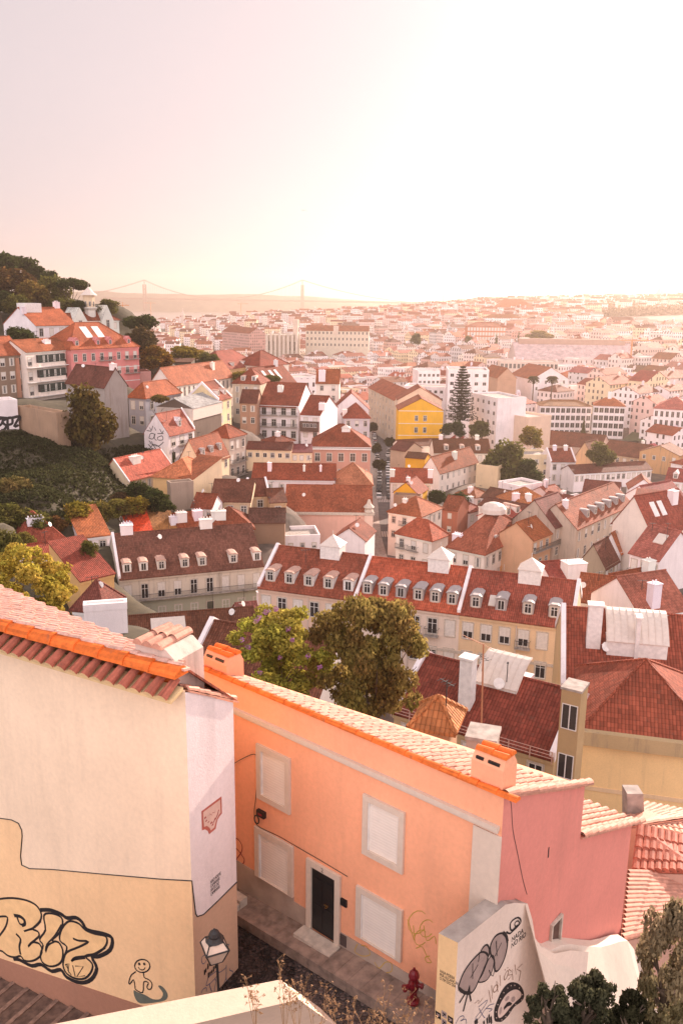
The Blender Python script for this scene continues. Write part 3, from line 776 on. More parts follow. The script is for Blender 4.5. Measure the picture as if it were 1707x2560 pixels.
mb = MB(); Ao = A - o; Bo = B - o
mb.poly([Vector((Ao.x, Ao.y, zl)), Vector((Bo.x, Bo.y, zl)), Bo, Ao])
mb.build("end_face", m_fg, gw, color=(0.80, 0.54, 0.28))
mb = MB(); Co = Cc - o; Do = D - o
mb.poly([Bo, Do, Co, Ao]); mb.poly([Vector((Ao.x, Ao.y, zl)), Ao, Co, Vector((Co.x, Co.y, zl))])
mb.poly([Do, top_pts[5], Co + (top_pts[5] - Do), Co])
mb.build("coping", m_concrete, gw, color=(0.5, 0.42, 0.36))
P = Paint(Wf, gw_n, (1080, 2330, 6.03))
e1_ = smooth([(395, 840, 0), (410, 760, 0), (470, 610, 0), (570, 460, 0), (680, 340, 0), (740, 300, 0), (800, 310, 0), (835, 350, 0), (820, 440, 0), (770, 560, 0), (690, 740, 0), (640, 850, 0), (580, 920, 0), (520, 925, 0), (440, 900, 0)], 3, True)
e2_ = smooth([(870, 230, 0), (900, 130, 0), (960, 50, 0), (1040, 15, 0), (1100, 50, 0), (1130, 150, 0), (1110, 300, 0), (1070, 430, 0), (1010, 550, 0), (965, 590, 0), (935, 560, 0), (930, 420, 0), (880, 340, 0)], 3, True)
e3_ = [(700, 720), (760, 620), (830, 440), (890, 350), (925, 380), (925, 460), (900, 580), (850, 680), (790, 740), (700, 755)]
e4_ = [(725, 290), (770, 220), (820, 190), (850, 240), (855, 330), (840, 360), (800, 305)]
for s_ in (e1_, e2_): P.fill([(p[0], p[1]) for p in s_[:-1]], 1, 1)
P.fill(e4_, 1); P.fill(e3_, 1)
for s_ in (e1_, e2_): P.line([(p[0], p[1]) for p in s_], 0.045, 0, 1)
P.line(e3_ + [e3_[0]], 0.028); P.line(e4_, 0.04); P.line([(1060, 5), (1110, 60), (1130, 150)], .08); P.line([(400, 850), (480, 910), (580, 920)], .07)
for a_ in ([(605, 470), (605, 705)], [(685, 490), (570, 690)], [(960, 130), (970, 360)], [(1040, 155), (940, 360)], [(710, 310), (690, 450)], [(850, 570), (880, 640), (910, 665), (945, 540)], [(770, 540), (830, 430)]): P.line(a_, 0.022, 0, 1)
P.fill([(520, 905), (560, 790), (570, 920)], 0, 1, 0.009)
for a_ in ([(495, 920), (405, 1065)], [(530, 925), (462, 1195)], [(555, 925), (580, 1040)]): P.line(a_, 0.045, 0, 1)
P.line([(1110, -5), (1160, 20), (1200, -10), (1290, -95), (1330, -160), (1310, -210), (1260, -215), (1180, -150), (1170, -60), (1200, -30), (1280, -110)], 0.04)
P.line(ellipse(1270, -130, 30, 45, 30, 10), 0.03, 0, 1)
P.build("bubble_graffiti", [m_spray, m_silver_p], gw)
P = Paint(Wf, gw_n, (1080, 2330, 6.03))
oo = smooth([(935, 1330, 0), (930, 1180, 0), (970, 1050, 0), (1040, 890, 0), (1130, 780, 0), (1220, 755, 0), (1310, 790, 0), (1365, 870, 0), (1380, 970, 0), (1340, 1050, 0), (1230, 1130, 0), (1150, 1250, 0), (1060, 1340, 0), (1000, 1355, 0)], 3, True)
ii = smooth([(990, 1280, 0), (985, 1180, 0), (1030, 1060, 0), (1100, 950, 0), (1190, 880, 0), (1270, 865, 0), (1330, 910, 0), (1325, 980, 0), (1260, 1040, 0), (1180, 1120, 0), (1100, 1220, 0), (1030, 1285, 0)], 3, True)
P.fill([(p[0], p[1]) for p in oo[:-1]], 0, 1); P.fill([(p[0], p[1]) for p in ii[:-1]], 1, 1, 0.008)
for (x, y) in ((1180, 805), (1235, 800), (1305, 840), (1350, 940), (1340, 1020), (1250, 1090), (1160, 1200), (1100, 1270), (1040, 1320), (960, 1290), (955, 1200), (980, 1090), (1020, 1000), (1070, 910), (1130, 840)): P.fill(ellipse(x, y, 7, 10, n=6)[:-1], 1, 1, 0.011)
P.fill(ellipse(1120, 1000, 22, 45, 35)[:-1], 2, 1, .012); P.fill(ellipse(1212, 1010, 28, 45, 20)[:-1], 2, 1, .012); P.fill(ellipse(1022, 1180, 16, 60, 12)[:-1], 2, 1, .012)
P.fill([(1070, 1170), (1070, 1130), (1120, 1060), (1160, 1045), (1195, 1070), (1180, 1100), (1120, 1120)], 0, 1, .013)
P.build("painted_skull_face", [m_spray, plain("pale_wall_paint", (0.66, 0.5, 0.42), .8), m_silver_p], gw)
P = Paint(Wf, gw_n, (1080, 2330, 6.03))
for a_ in ([(880, 1060), (845, 870), (905, 1010), (890, 800)], ellipse(950, 850, 28, 60, 25), [(985, 900), (965, 740), (1025, 810), (1015, 650)], ellipse(1110, 650, 20, 75, 20), [(1150, 560), (1190, 590), (1130, 650), (1200, 640), (1140, 720)], [(1210, 720), (1200, 560), (1260, 640), (1240, 490)], [(1350, 480), (1270, 560), (1330, 590), (1300, 740)], [(1090, 560), (1095, 575)], [(1130, 530), (1135, 545)]): P.line(a_, 0.02, 0, 1)
P.line([(630, 1080), (700, 1020), (690, 1080), (760, 990)], .01, 0); 
for a_ in ([(690, 1130), (830, 1020), (760, 1150), (650, 1290), (690, 1310), (780, 1180), (860, 1100), (930, 1080)], [(700, 1150), (760, 1260), (790, 1290)], [(350, 1380), (400, 1290), (460, 1260), (470, 1300), (420, 1340), (500, 1310), (510, 1380)], [(800, 1150), (900, 1160), (850, 1200)]): P.line(a_, .016, 1)
for (x, y, h) in ((640, 1330, 60), (665, 1310, 70), (820, 1290, 90), (850, 1240, 130), (880, 1270, 110), (770, 1340, 50)): P.line([(x, y), (x + 8, y + h)], .05, 2, 1)
P.build("wall_scrawl", [m_brown_p, m_blue_p, m_spray], gw)
q = Wf(1285, 2354); ax = gw_n.cross(Vector((0, 0, 1))); ax = ax if ax.y > 0 else -ax
text("poem_lettering", "NADA\nNO RIO", 0.155, gw, Wf(1277, 2356) + gw_n * .004, (ax + Vector((0, 0, .02))), Vector((0, 0, 1.2)), m_spray)
ax2 = (B - A).normalized()
text("poem_lettering", "HAJA POESIA\nPRA ALCANCAR\nO FIM DO DIA", 0.076, gw, We(1099, 2430) + We_n * .004, ax2 * .78, Vector((0, 0, 1.35)), m_spray)
P = Paint(We, We_n, (1080, 2330, 6.03))
for i, (x, y) in enumerate(((50, 1180), (140, 1170), (235, 1250), (140, 1290))):
    P.fill([(x, y), (x + 80, y + 50), (x + 80, y + 145), (x, y + 95)], i % 2, 1)
    P.line([(x + 20, y + 40), (x + 60, y + 90)], .03, 1 - i % 2, 1); P.line([(x + 20, y + 90), (x + 60, y + 60)], .02, 1 - i % 2, 1)
P.build("sticker", [m_spray, m_silver_p], gw)
# white render strip at the foot of the pink wall
mb = MB()
bs = [FO.side(x, y, aR + .25) for (x, y) in ((1312, 2262), (1322, 2310), (1333, 2350), (1345, 2362), (1375, 2375), (1400, 2364), (1425, 2360), (1470, 2366), (1500, 2368), (1525, 2362), (1548, 2354), (1568, 2352), (1598, 2392), (1620, 2440))]
lo = [Vector((p.x + .9, p.y, p.z - 2.4)) for p in bs]; bk = [Vector((aR - .05, p.y, p.z + .05)) for p in bs]
for i in range(len(bs) - 1):
    mb.poly([lo[i], lo[i + 1], bs[i + 1], bs[i]]); mb.poly([bs[i], bs[i + 1], bk[i + 1], bk[i]])
mb.build("render_skirt", m_fg, oh, color=(0.70, 0.58, 0.48))

# ---------------- ledge in the near foreground
ZL = 84.6
T = [at_z(x, y, ZL) for (x, y) in ((-250, 2636), (701, 2449), (747, 2499), (-250, 2730))]
lz = Vector((T[1].x, T[1].y, ZL - 6))
mb = MB(); lo = [T[0] - Vector((0, 0, 6)), at_z(800, 2520, ZL - 2.5), at_z(872, 2590, ZL - 2.5), at_z(-250, 2830, ZL - 2.5)]
lo[0] = at_z(-250, 2700, ZL - 2.5)
mb.hexa([p - lz for p in lo] + [p - lz for p in T])
lo2 = [p - Vector((0, 0, 4)) for p in lo]; mb.hexa([p - lz for p in lo2] + [p - lz for p in lo])
lg = mb.build("parapet", m_fg, None, color=(0.66, 0.49, 0.37)); lg.location = lz
tag(lg, "sunlit flat-topped parapet wall nearest the viewer", "parapet")

# ---------------- street lantern on a bracket by the white side wall
lp = at_y(537, 2366, 16.2)
ln = thing("street_lantern", "old square street lantern with frosted panes beside the white corner wall", "street lamp", lp)
lr_ = rad(24)
def ring4(hw_, z): return [Vector((hw_ * (c * math.cos(lr_) - s__ * math.sin(lr_)), hw_ * (c * math.sin(lr_) + s__ * math.cos(lr_)), z)) for c, s__ in ((-1, -1), (1, -1), (1, 1), (-1, 1))]
lo, mid, hi = ring4(.13, -.34), ring4(.25, 0), ring4(.16, .17)
m_pane = plain("frosted_pane", (0.78, 0.62, 0.50), 0.5)
for i in range(4):
    j = (i + 1) % 4; mb = MB(); mb.poly([lo[i], lo[j], mid[j], mid[i]]); mb.build("pane", m_pane, ln)
    mb = MB(); mb.poly([mid[i] * .97 + Vector((0, 0, .01)), mid[j] * .97 + Vector((0, 0, .01)), hi[j], hi[i]]); mb.build("pane", m_pane, ln)
mb = MB()
for a_, b_ in ((lo, mid), (mid, hi)):
    for i in range(4): mb.tube(a_[i], b_[i], .016, 5)
for rg in (lo, mid, hi):
    for i in range(4): mb.tube(rg[i], rg[(i + 1) % 4], .022 if rg is mid else .014, 5)
mb.poly(lo[::-1]); mb.build("frame", m_iron, ln)
mb = MB(); mb.lathe([(.20, .17), (.17, .20), (.13, .26), (.13, .30), (.10, .37), (.04, .41), (.02, .45)], seg=14); mb.build("cap", m_iron, ln, smooth=True)
base = at_y(556, 2485, 16.25) - lp
mb = MB(); mb.tube((0, 0, -.34), (base.x * .3, base.y * .3, -.5), .05, 8, r2=.03); mb.tube((base.x * .3, base.y * .3, -.5), base + Vector((0, 0, -3.0)), .028, 8); mb.build("post", m_iron, ln)
# =================================================================== houses of the town
W_ = (0.84, 0.76, 0.75); WC_ = (0.84, 0.73, 0.64); C_ = (0.80, 0.63, 0.42); P_ = (0.70, 0.26, 0.24); Y_ = (0.80, 0.42, 0.03)
S_ = (0.46, 0.36, 0.28); GR_ = (0.45, 0.41, 0.40); O_ = (0.62, 0.36, 0.14); LP_ = (0.72, 0.42, 0.33); BR_ = (0.24, 0.15, 0.10); LI_ = (0.58, 0.52, 0.54)
TR = (0.27, 0.066, 0.034); TB = (0.17, 0.060, 0.036); TO = (0.36, 0.108, 0.046); TK = (0.13, 0.05, 0.035); TP = (0.42, 0.14, 0.10)
m_zinc = plain("weathered_zinc", (0.36, 0.32, 0.31), 0.6, 0.0, var=0.12); m_terr = plain("dormer_roof_clay", (0.50, 0.30, 0.23), 0.8, var=0.15)
WINC = {}
def winmesh(ww, wh, style):
    k = (round(ww, 2), round(wh, 2), style)
    if k in WINC: return WINC[k]
    mb = MB(); x = ww / 2; s = 0.14
    # 0 surround, 1 frame, 2 glass, 3 blind
    if style != 'bare':
        mb.box(-x - s, -0.05, -s * .8, -x, -.002, wh + s, 0); mb.box(x, -0.05, -s * .8, x + s, -.002, wh + s, 0)
        mb.box(-x, -0.05, wh, x, -.002, wh + s, 0); mb.box(-x, -0.09, -s, x, -.002, 0, 0)
    if style == 'blind':
        mb.box(-x, -.03, 0, x, -.003, wh, 3)
    else:
        mb.poly([(-x, -.012, 0), (x, -.012, 0), (x, -.012, wh), (-x, -.012, wh)], 2)
        f = .055
        for (a, b, c, d) in ((-x, 0, -x + f, wh), (x - f, 0, x, wh), (-x + f, wh - f, x - f, wh), (-x + f, 0, x - f, f), (-f * .6, f, f * .6, wh - f)):
            mb.box(a, -.035, b, c, -.011, d, 1)
        if style in ('sash', 'half'): mb.box(-x + f, -.034, wh * .66, x - f, -.012, wh * .66 + .05, 1)
        if style == 'half': mb.box(-x + f, -.034, wh * .45, x - f, -.013, wh - f, 3)
        if style == 'shutters':
            mb.box(-x, -.04, 0, -x + ww * .3, -.012, wh, 3); mb.box(x - ww * .3, -.04, 0, x, -.012, wh, 3)
    me = mb.mesh("window", [m_stone, m_frame, m_glass, m_blind]); WINC[k] = me
    return me
HOUSES = []       # (x, y, radius) used to keep later houses apart, and base heights for the ground
BASES = []
RECTS = []       # outlines of the hand-placed houses, so that later ones do not hide them
class H: pass
def house(label, e0, e1=None, D=200, az=None, x1=None, yb=None, h=None, dep=None, dx=None, roof='gable', rh=None, sl=0.55, rp=None, wall=W_, tile=TR,
          win=None, sw=None, ws=(1.0, 1.6), st=3.3, top=0.9, style=('sash', 'sash', 'half', 'blind', 'shutters'), chim=(), dorm=0, dstyle='white', cop='', corn=True, old=False, bal=None,
          name='house', cat='house', group=None, far=False, margin=0.0, found=5.0, flat_deck=None, seed=None, dz=0.22, par=True):
    r = random.Random(seed if seed is not None else hash(label) % 9999 if False else sum(map(ord, label)))
    A = at_y(e0[0], e0[1], D)
    if az is None:
        B = at_z(e1[0], e1[1], A.z)
        ang = math.atan2(B.y - A.y, B.x - A.x); L = math.hypot(B.x - A.x, B.y - A.y)
    else:
        ang = rad(az); X = e1[0] if e1 else x1
        e = Vector((math.cos(ang), math.sin(ang), 0)); q = at_z(X, e0[1], A.z); d = q - C0
        L = -((A.x - C0.x) * d.y - (A.y - C0.y) * d.x) / (e.x * d.y - e.y * d.x)
    e = Vector((math.cos(ang), math.sin(ang), 0)); nb = Vector((-math.sin(ang), math.cos(ang), 0))
    if yb is not None: h = A.z - at_y(e0[0], yb, D).z
    h = h or 9
    if rp is not None:   # ridge seen at a pixel: meet the roof plane that rises from the eave
        n = (nb * -sl + Vector((0, 0, 1))); pt = at_pl(rp[0], rp[1], A, n); rd_ = max(2.0, min(14, (pt - A).dot(nb))); rh = rd_ * sl; dep = dep or 2 * rd_
    if dx is not None:
        side0 = A if dx < e0[0] else A + e * L
        d = at_z(dx, e0[1], A.z) - C0
        v = -((side0.x - C0.x) * d.y - (side0.y - C0.y) * d.x) / (nb.x * d.y - nb.y * d.x)
        if 2 < v < 60: dep = v
    dep = dep or 10
    if rh is None: rh = dep / 2 * sl if roof in ('gable', 'hip') else (L / 2 * sl if roof == 'front' else (dep * .35 if roof == 'mono' else 1))
    rd = dep / 2
    base = Vector((A.x, A.y, A.z - h))
    root = thing(name, label, cat, base, ang, group)
    BASES.append((base + e * L / 2 + nb * dep / 2, base.z)); BASES.append((base + e * L / 2 - nb * 1.0, base.z))
    RECTS.append((A.z, base.copy(), e.copy(), nb.copy(), L, dep, h, rh, D))
    HOUSES.append((base.x + e.x * L / 2 + nb.x * dep / 2, base.y + e.y * L / 2 + nb.y * dep / 2, math.hypot(L, dep) / 2))
    wm = m_far if far else (m_old if old else m_wall)
    # ---- walls with gables
    mb = MB(); z0 = -found
    def wallq(p, q, extra=()):
        pts = [(p[0], p[1], z0), (q[0], q[1], z0), (q[0], q[1], h)] + list(extra) + [(p[0], p[1], h)]
        mb.poly(pts)
    gl = [(0, rd, h + rh)]; gf = [(L / 2, 0, h + rh)]
    if roof == 'gable':
        wallq((0, 0), (L, 0)); wallq((L, 0), (L, dep), [(L, rd, h + rh)]); wallq((L, dep), (0, dep)); wallq((0, dep), (0, 0), [(0, rd, h + rh)])
    elif roof == 'front':
        wallq((0, 0), (L, 0), [(L / 2, 0, h + rh)]); wallq((L, 0), (L, dep)); wallq((L, dep), (0, dep), [(L / 2, dep, h + rh)]); wallq((0, dep), (0, 0))
    elif roof == 'mono':
        wallq((0, 0), (L, 0)); mb.poly([(L, 0, z0), (L, dep, z0), (L, dep, h + rh), (L, 0, h)]); mb.poly([(L, dep, z0), (0, dep, z0), (0, dep, h + rh), (L, dep, h + rh)]); mb.poly([(0, dep, z0), (0, 0, z0), (0, 0, h), (0, dep, h + rh)])
    else:
        wallq((0, 0), (L, 0)); wallq((L, 0), (L, dep)); wallq((L, dep), (0, dep)); wallq((0, dep), (0, 0))
    mb.build("wall", wm, root, color=wall)
    # ---- roof
    t = 0.16; o = 0.0 if 'x' in cop else 0.35; os_ = 0.0 if ('l' in cop or 'r' in cop) else 0.18
    rm = MB(); s_ = rh / rd if roof in ('gable', 'hip') else 0
    zt = h + t
    if roof == 'gable':
        rm.slab([(-os_, -o, zt - o * s_), (L + os_, -o, zt - o * s_), (L + os_, rd, zt + rh), (-os_, rd, zt + rh)], t)
        rm.slab([(L + os_, dep + o, zt - o * s_), (-os_, dep + o, zt - o * s_), (-os_, rd, zt + rh), (L + os_, rd, zt + rh)], t)
        if not far: rm.tube((-os_, rd, zt + rh), (L + os_, rd, zt + rh), .13, 6)
    elif roof in ('hip', 'pyr'):
        rx = min(rd, L / 2 - 0.05) if roof == 'hip' else L / 2 - 0.05
        a, b, c, d = (-o, -o, zt - .15), (L + o, -o, zt - .15), (L + o, dep + o, zt - .15), (-o, dep + o, zt - .15)
        p, q = (rx, rd, zt + rh), (L - rx, rd, zt + rh)
        if L - 2 * rx < 0: p = q = (L / 2, rd, zt + rh)
        rm.slab([a, b, q, p], t); rm.slab([c, d, p, q], t); rm.slab([b, c, q], t); rm.slab([d, a, p], t)
        if not far:
            for u_, v_ in ((a, p), (b, q), (c, q), (d, p), (p, q)): rm.tube(Vector(u_) + Vector((0, 0, .0)), v_, .12, 5)
    elif roof == 'front':
        s2 = rh / (L / 2)
        rm.slab([(-o, -os_, zt - o * s2), (L / 2, -os_, zt + rh), (L / 2, dep + os_, zt + rh), (-o, dep + os_, zt - o * s2)], t)
        rm.slab([(L / 2, -os_, zt + rh), (L + o, -os_, zt - o * s2), (L + o, dep + os_, zt - o * s2), (L / 2, dep + os_, zt + rh)], t)
        if not far: rm.tube((L / 2, -os_, zt + rh), (L / 2, dep + os_, zt + rh), .12, 6)
    elif roof == 'mono':
        s3 = rh / dep
        rm.slab([(-os_, -o, zt - o * s3), (L + os_, -o, zt - o * s3), (L + os_, dep + .1, zt + rh + .1 * s3), (-os_, dep + .1, zt + rh + .1 * s3)], t)
    if roof == 'flat' and not par:
        rm.box(-.06, -.06, h + .002, L + .06, dep + .06, h + .16); ro = rm.build("roof", m_concrete, root)
    elif roof == 'flat':
        rm.box(.26, .26, h - .05, L - .26, dep - .26, h + .03)
        ro = rm.build("roof", m_concrete if flat_deck is None else m_tile, root, color=flat_deck or (0.4, 0.36, 0.33))
        pm = MB(); ph = .7
        pm.box(-.04, -.04, h + .002, L + .04, .25, h + ph); pm.box(-.04, dep - .25, h + .002, L + .04, dep + .04, h + ph); pm.box(-.04, .251, h + .002, .25, dep - .251, h + ph); pm.box(L - .25, .251, h + .002, L + .04, dep - .251, h + ph)
        pm.build("parapet", wm if not far else m_wall, root, color=wall)
    else:
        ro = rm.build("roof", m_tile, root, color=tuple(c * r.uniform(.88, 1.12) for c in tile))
    def zroof(x, y):
        if roof == 'gable': return zt + rh * (1 - abs(y - rd) / rd)
        if roof == 'mono': return zt + rh * y / dep
        if roof == 'front': return zt + rh * (1 - abs(x - L / 2) / (L / 2))
        if roof in ('hip', 'pyr'): return zt + rh * max(0, min(1, min(y, dep - y, x * (1 if roof == 'hip' else rd / (L / 2)), (L - x)) / rd))
        return h
    if corn and not far and roof != 'flat':
        cm = MB(); cm.box(-.05, -.2, h - .5, L + .05, -.003, h - .12); cm.box(-.05, -.1, h - .62, L + .05, -.003, h - .503)
        cm.build("cornice", wm, root, color=tuple(min(.8, c * 1.05) for c in wall))
    # ---- party-wall copings
    for sd in 'lr':
        if sd in cop and roof == 'gable':
            x = -.12 if sd == 'l' else L - .28; cm = MB()
            cm.slab([(x, -.15, h + .42), (x + .4, -.15, h + .42), (x + .4, rd, h + rh + .5), (x, rd, h + rh + .5)], .7)
            cm.slab([(x, rd, h + rh + .5), (x + .4, rd, h + rh + .5), (x + .4, dep, h + .42), (x, dep, h + .42)], .7)
            cm.build("coping", m_wall, root, color=W_)
    if 'w' in cop:   # white verge bands on a roof drawn from the eave up
        for x in (-.25, L):
            cm = MB(); cm.slab([(x, -.4, zt + .05 - .4 * s_), (x + .25, -.4, zt + .05 - .4 * s_), (x + .25, rd, zt + rh + .08), (x, rd, zt + rh + .08)], .3); cm.build("coping", m_wall, root, color=W_)
    # ---- windows
    def put_win(rows, cols, face, sz, tp, stl):
        ww, wh = sz; span = L if face == 'f' else dep
        for i in range(rows):
            z = h - tp - wh - i * st
            if z < -1: break
            for j in range(cols):
                x = margin + (span - 2 * margin) * (j + .5) / cols
                if ww * 1.2 > (span - 2 * margin) / cols: ww = (span - 2 * margin) / cols * .55
                me = winmesh(ww, wh, r.choice(stl))
                if face == 'f': link("window", me, root, (x, 0, z))
                elif face == 'r': link("window", me, root, (L, x, z), rad(90))
                else: link("window", me, root, (0, dep - x, z), rad(-90))
    vr = (A + e * L - C0).dot(e) < 0     # right side faces the camera?
    if win: put_win(win[0], win[1], 'f', ws, top, style)
    if sw: put_win(sw[0], sw[1], 'r' if vr else 'l', ws, top, style)
    # ---- balconies: (row, col) on the front of a rows x cols grid, or ('r', row, c0, c1)
    for bq in bal or ():
        row, c0, c1, sd = bq
        cols = win[1] if sd == 'f' else sw[1]; span = L if sd == 'f' else dep
        z = h - top - ws[1] - row * st - .12
        xa, xb = margin + (span - 2 * margin) * c0 / cols + .2, margin + (span - 2 * margin) * (c1 + 1) / cols - .2
        bm = MB(); bm.box(xa, -.75, z - .12, xb, -.004, z)
        ir = MB(); ir.box(xa, -.75, z + .9, xb, -.71, z + .95); ir.box(xa, -.72, z + .9, xa + .03, -.05, z + .95); ir.box(xb - .03, -.72, z + .9, xb, -.05, z + .95)
        n = max(4, int((xb - xa) / .16))
        for k in range(n + 1): ir.box(xa + (xb - xa - .03) * k / n, -.745, z, xa + (xb - xa - .03) * k / n + .03, -.72, z + .9)
        loc, rz = ((0, 0, 0), 0) if sd == 'f' else (((L, 0, 0), rad(90)) if vr else ((0, dep, 0), rad(-90)))
        bo = bm.build("balcony", m_concrete, root, loc, rz); ir.build("railing", m_iron, bo)
    # ---- chimneys: (fx, fy, width, depth, height)
    for (fx, fy, cw, cd, chh) in chim:
        x, y = L * fx, dep * fy; zb = zroof(x, min(max(y, 0), dep)) - .6
        cm = MB(); cm.box(x - cw / 2, y - cd / 2, zb, x + cw / 2, y + cd / 2, zb + .6 + chh); cm.box(x - cw / 2 - .08, y - cd / 2 - .08, zb + .6 + chh + .002, x + cw / 2 + .08, y + cd / 2 + .08, zb + .72 + chh)
        for k in range(max(1, int(cw / .5))): cm.tube((x - cw / 2 + .25 + k * .5, y, zb + .72 + chh), (x - cw / 2 + .25 + k * .5, y, zb + 1.1 + chh), .1, 6)
        cm.build("chimney", m_wall, ro, color=tuple(c * r.uniform(.9, 1.05) for c in W_))
    # ---- dormers on the front slope (or 'r' side of a hip)
    dl = dorm if isinstance(dorm, (list, tuple)) else [((k + .5) / dorm) for k in range(dorm)]
    for fx in dl:
        sd = 'f'
        if isinstance(fx, tuple): fx, sd = fx
        s4 = rh / rd if roof != 'mono' else rh / dep
        y0 = .8; z = zt + y0 * s4 - .15; w2 = .64; hh = 1.5; y1 = y0 + (hh + .3) / s4 + .1
        dm = MB()
        dm.box(-w2, y0, z, w2, y1, z + hh, 0)
        if dstyle == 'gable':
            dm.poly([(-w2, y0, z + hh), (w2, y0, z + hh), (0, y0, z + hh + .7)], 0)
            dm.slab([(-w2 - .15, y0 - .15, z + hh - .08), (0, y0 - .15, z + hh + .78), (0, y1 + 1, z + hh + .78), (-w2 - .15, y1 + 1, z + hh - .08)], .1, 1); dm.slab([(0, y0 - .15, z + hh + .78), (w2 + .15, y0 - .15, z + hh - .08), (w2 + .15, y1 + 1, z + hh - .08), (0, y1 + 1, z + hh + .78)], .1, 1)
        else:
            pr = [(-w2 - .08, 0), (-w2 * .55, .16), (w2 * .55, .16), (w2 + .08, 0)]
            for (a, b) in zip(pr[:-1], pr[1:]): dm.slab([(a[0], y0 - .12, z + hh + .05 + a[1]), (b[0], y0 - .12, z + hh + .05 + b[1]), (b[0], y1 + .4, z + hh + .05 + b[1]), (a[0], y1 + .4, z + hh + .05 + a[1])], .1, 1)
            dm.poly([(-w2, y0 - .01, z + hh), (w2, y0 - .01, z + hh), (w2 * .6, y0 - .01, z + hh + .16), (-w2 * .6, y0 - .01, z + hh + .16)], 0)
        loc, rz = ((L * fx, 0, 0), 0) if sd == 'f' else ((L, dep * fx, 0), rad(90))
        do = dm.build("dormer", [m_zinc if dstyle == 'metal' else (m_white if dstyle == 'white' else m_wall), m_tile if dstyle == 'gable' else (m_zinc if dstyle == 'metal' else m_terr)], root, loc, rz, color=wall if dstyle == 'gable' else (.5, .45, .43))
        link("window", winmesh(.78, 1.15, r.choice(('sash', 'bare', 'sash'))), do, (0, y0, z + .22))
    if not far and D < 230 and roof in ('gable', 'hip', 'front') and name == 'house':
        for k in range(r.choice((0, 1, 1, 2))):
            x, y = L * r.uniform(.15, .85), dep * r.uniform(.25, .6); z = zroof(x, y) - .2; hm = r.uniform(1.4, 2.8); am = MB(); am.tube((x, y, z), (x, y, z + hm), .035, 4)
            tx, ty = r.uniform(-1, 1), r.uniform(-1, 1); am.tube((x - tx * .6, y - ty * .6, z + hm - .1), (x + tx * .6, y + ty * .6, z + hm - .1), .025, 4)
            for j in range(4): q = Vector((x + tx * (.5 - .3 * j), y + ty * (.5 - .3 * j), z + hm - .1)); am.tube(q + Vector((-ty, tx, 0)) * .3, q - Vector((-ty, tx, 0)) * .3, .018, 3)
            am.build("aerial", m_iron, ro)
        if r.random() < .45:
            x, y = L * r.uniform(.1, .9), dep * r.uniform(.1, .5); z = zroof(x, y); dm_ = MB(); dm_.lathe([(.05, -.12), (.28, -.06), (.42, .03)], (0, 0, 0), 10); dm_.tube((0, 0, -.1), (0, .2, -.7), .03, 4)
            do_ = dm_.build("satellite_dish", m_white, ro); do_.location = (x, y, z + .7); do_.rotation_euler = (rad(65), 0, r.uniform(-1, 1))
    root_info = H(); root_info.__dict__.update(o=root, L=L, dep=dep, h=h, rh=rh, rd=rd, roof=ro, vr=vr, zroof=zroof, A=A, e=e, nb=nb, zt=zt)
    return root_info
def hbox(hh, name, x0, y0, z0, x1, y1, z1, mat, col=None, parent=None):
    mb = MB(); mb.box(x0, y0, z0, x1, y1, z1); return mb.build(name, mat, parent or hh.o, color=col)
def lantern_roof(hh, fx, fy, w, d, hgt, pyr=.9, mat=None, drop=1.5):
    """white stairwell lantern standing through the roof, with a zinc pyramid on top"""
    x, y = hh.L * fx, hh.dep * fy; zb = hh.zroof(x, y) - drop
    mb = MB(); mb.box(x - w / 2, y - d / 2, zb, x + w / 2, y + d / 2, zb + drop + hgt)
    o = mb.build("stair_lantern", m_white, hh.roof)
    zt = zb + drop + hgt; a = [(x - w / 2 - .15, y - d / 2 - .15, zt), (x + w / 2 + .15, y - d / 2 - .15, zt), (x + w / 2 + .15, y + d / 2 + .15, zt), (x - w / 2 - .15, y + d / 2 + .15, zt)]
    mb = MB(); ap = (x, y, zt + pyr)
    for i in range(4): mb.poly([a[i], a[(i + 1) % 4], ap])
    mb.poly(a[::-1]); mb.tube(ap, (x, y, zt + pyr + .5), .05, 5); mb.build("lantern_roof", mat or m_metal, o)
def skylight(hh, fx, fy, w, d, mat=None):
    x, y = hh.L * fx, hh.dep * fy; s4 = hh.rh / hh.rd
    mb = MB(); p = lambda X, Y: Vector((X, Y, hh.zroof(X, Y) + .12))
    mb.slab([p(x - w / 2, y - d / 2), p(x + w / 2, y - d / 2), p(x + w / 2, y + d / 2), p(x - w / 2, y + d / 2)], .12); return mb.build("skylight", mat or m_metal, hh.roof)

# ------------------------------------------------- the row below the lane
ROWS = dict(win=(3, 6), ws=(1.15, 1.95), st=3.6, top=1.1, cop='', dep=11, tile=TR, group="terrace of three houses below the lane")
TZ = at_y(646, 1466, 105).z
def on_row(f):   # a point of the terrace's common eave line
    a = at_y(646, 1466, 105); b = at_z(1430, 1569, a.z); return project(a + (b - a) * f)
pA, pB, pC, pD = (646, 1466), on_row(0.337), on_row(0.668), on_row(1.0)
yB, yC = at_z(pB[0], pB[1], TZ).y, at_z(pC[0], pC[1], TZ).y
r1 = house("terrace house with dark red roof and five dormers, left end of the terrace", pA, pB, D=105, h=13, rp=(800, 1378), sl=.62, roof='gable', wall=(.72, .52, .40), **{**ROWS, 'tile': (.30, .075, .045), 'cop': 'lr', 'dep': None}, dorm=[.10, .30, .50, .70, .90], dstyle='white', style=('sash', 'blind', 'half'))
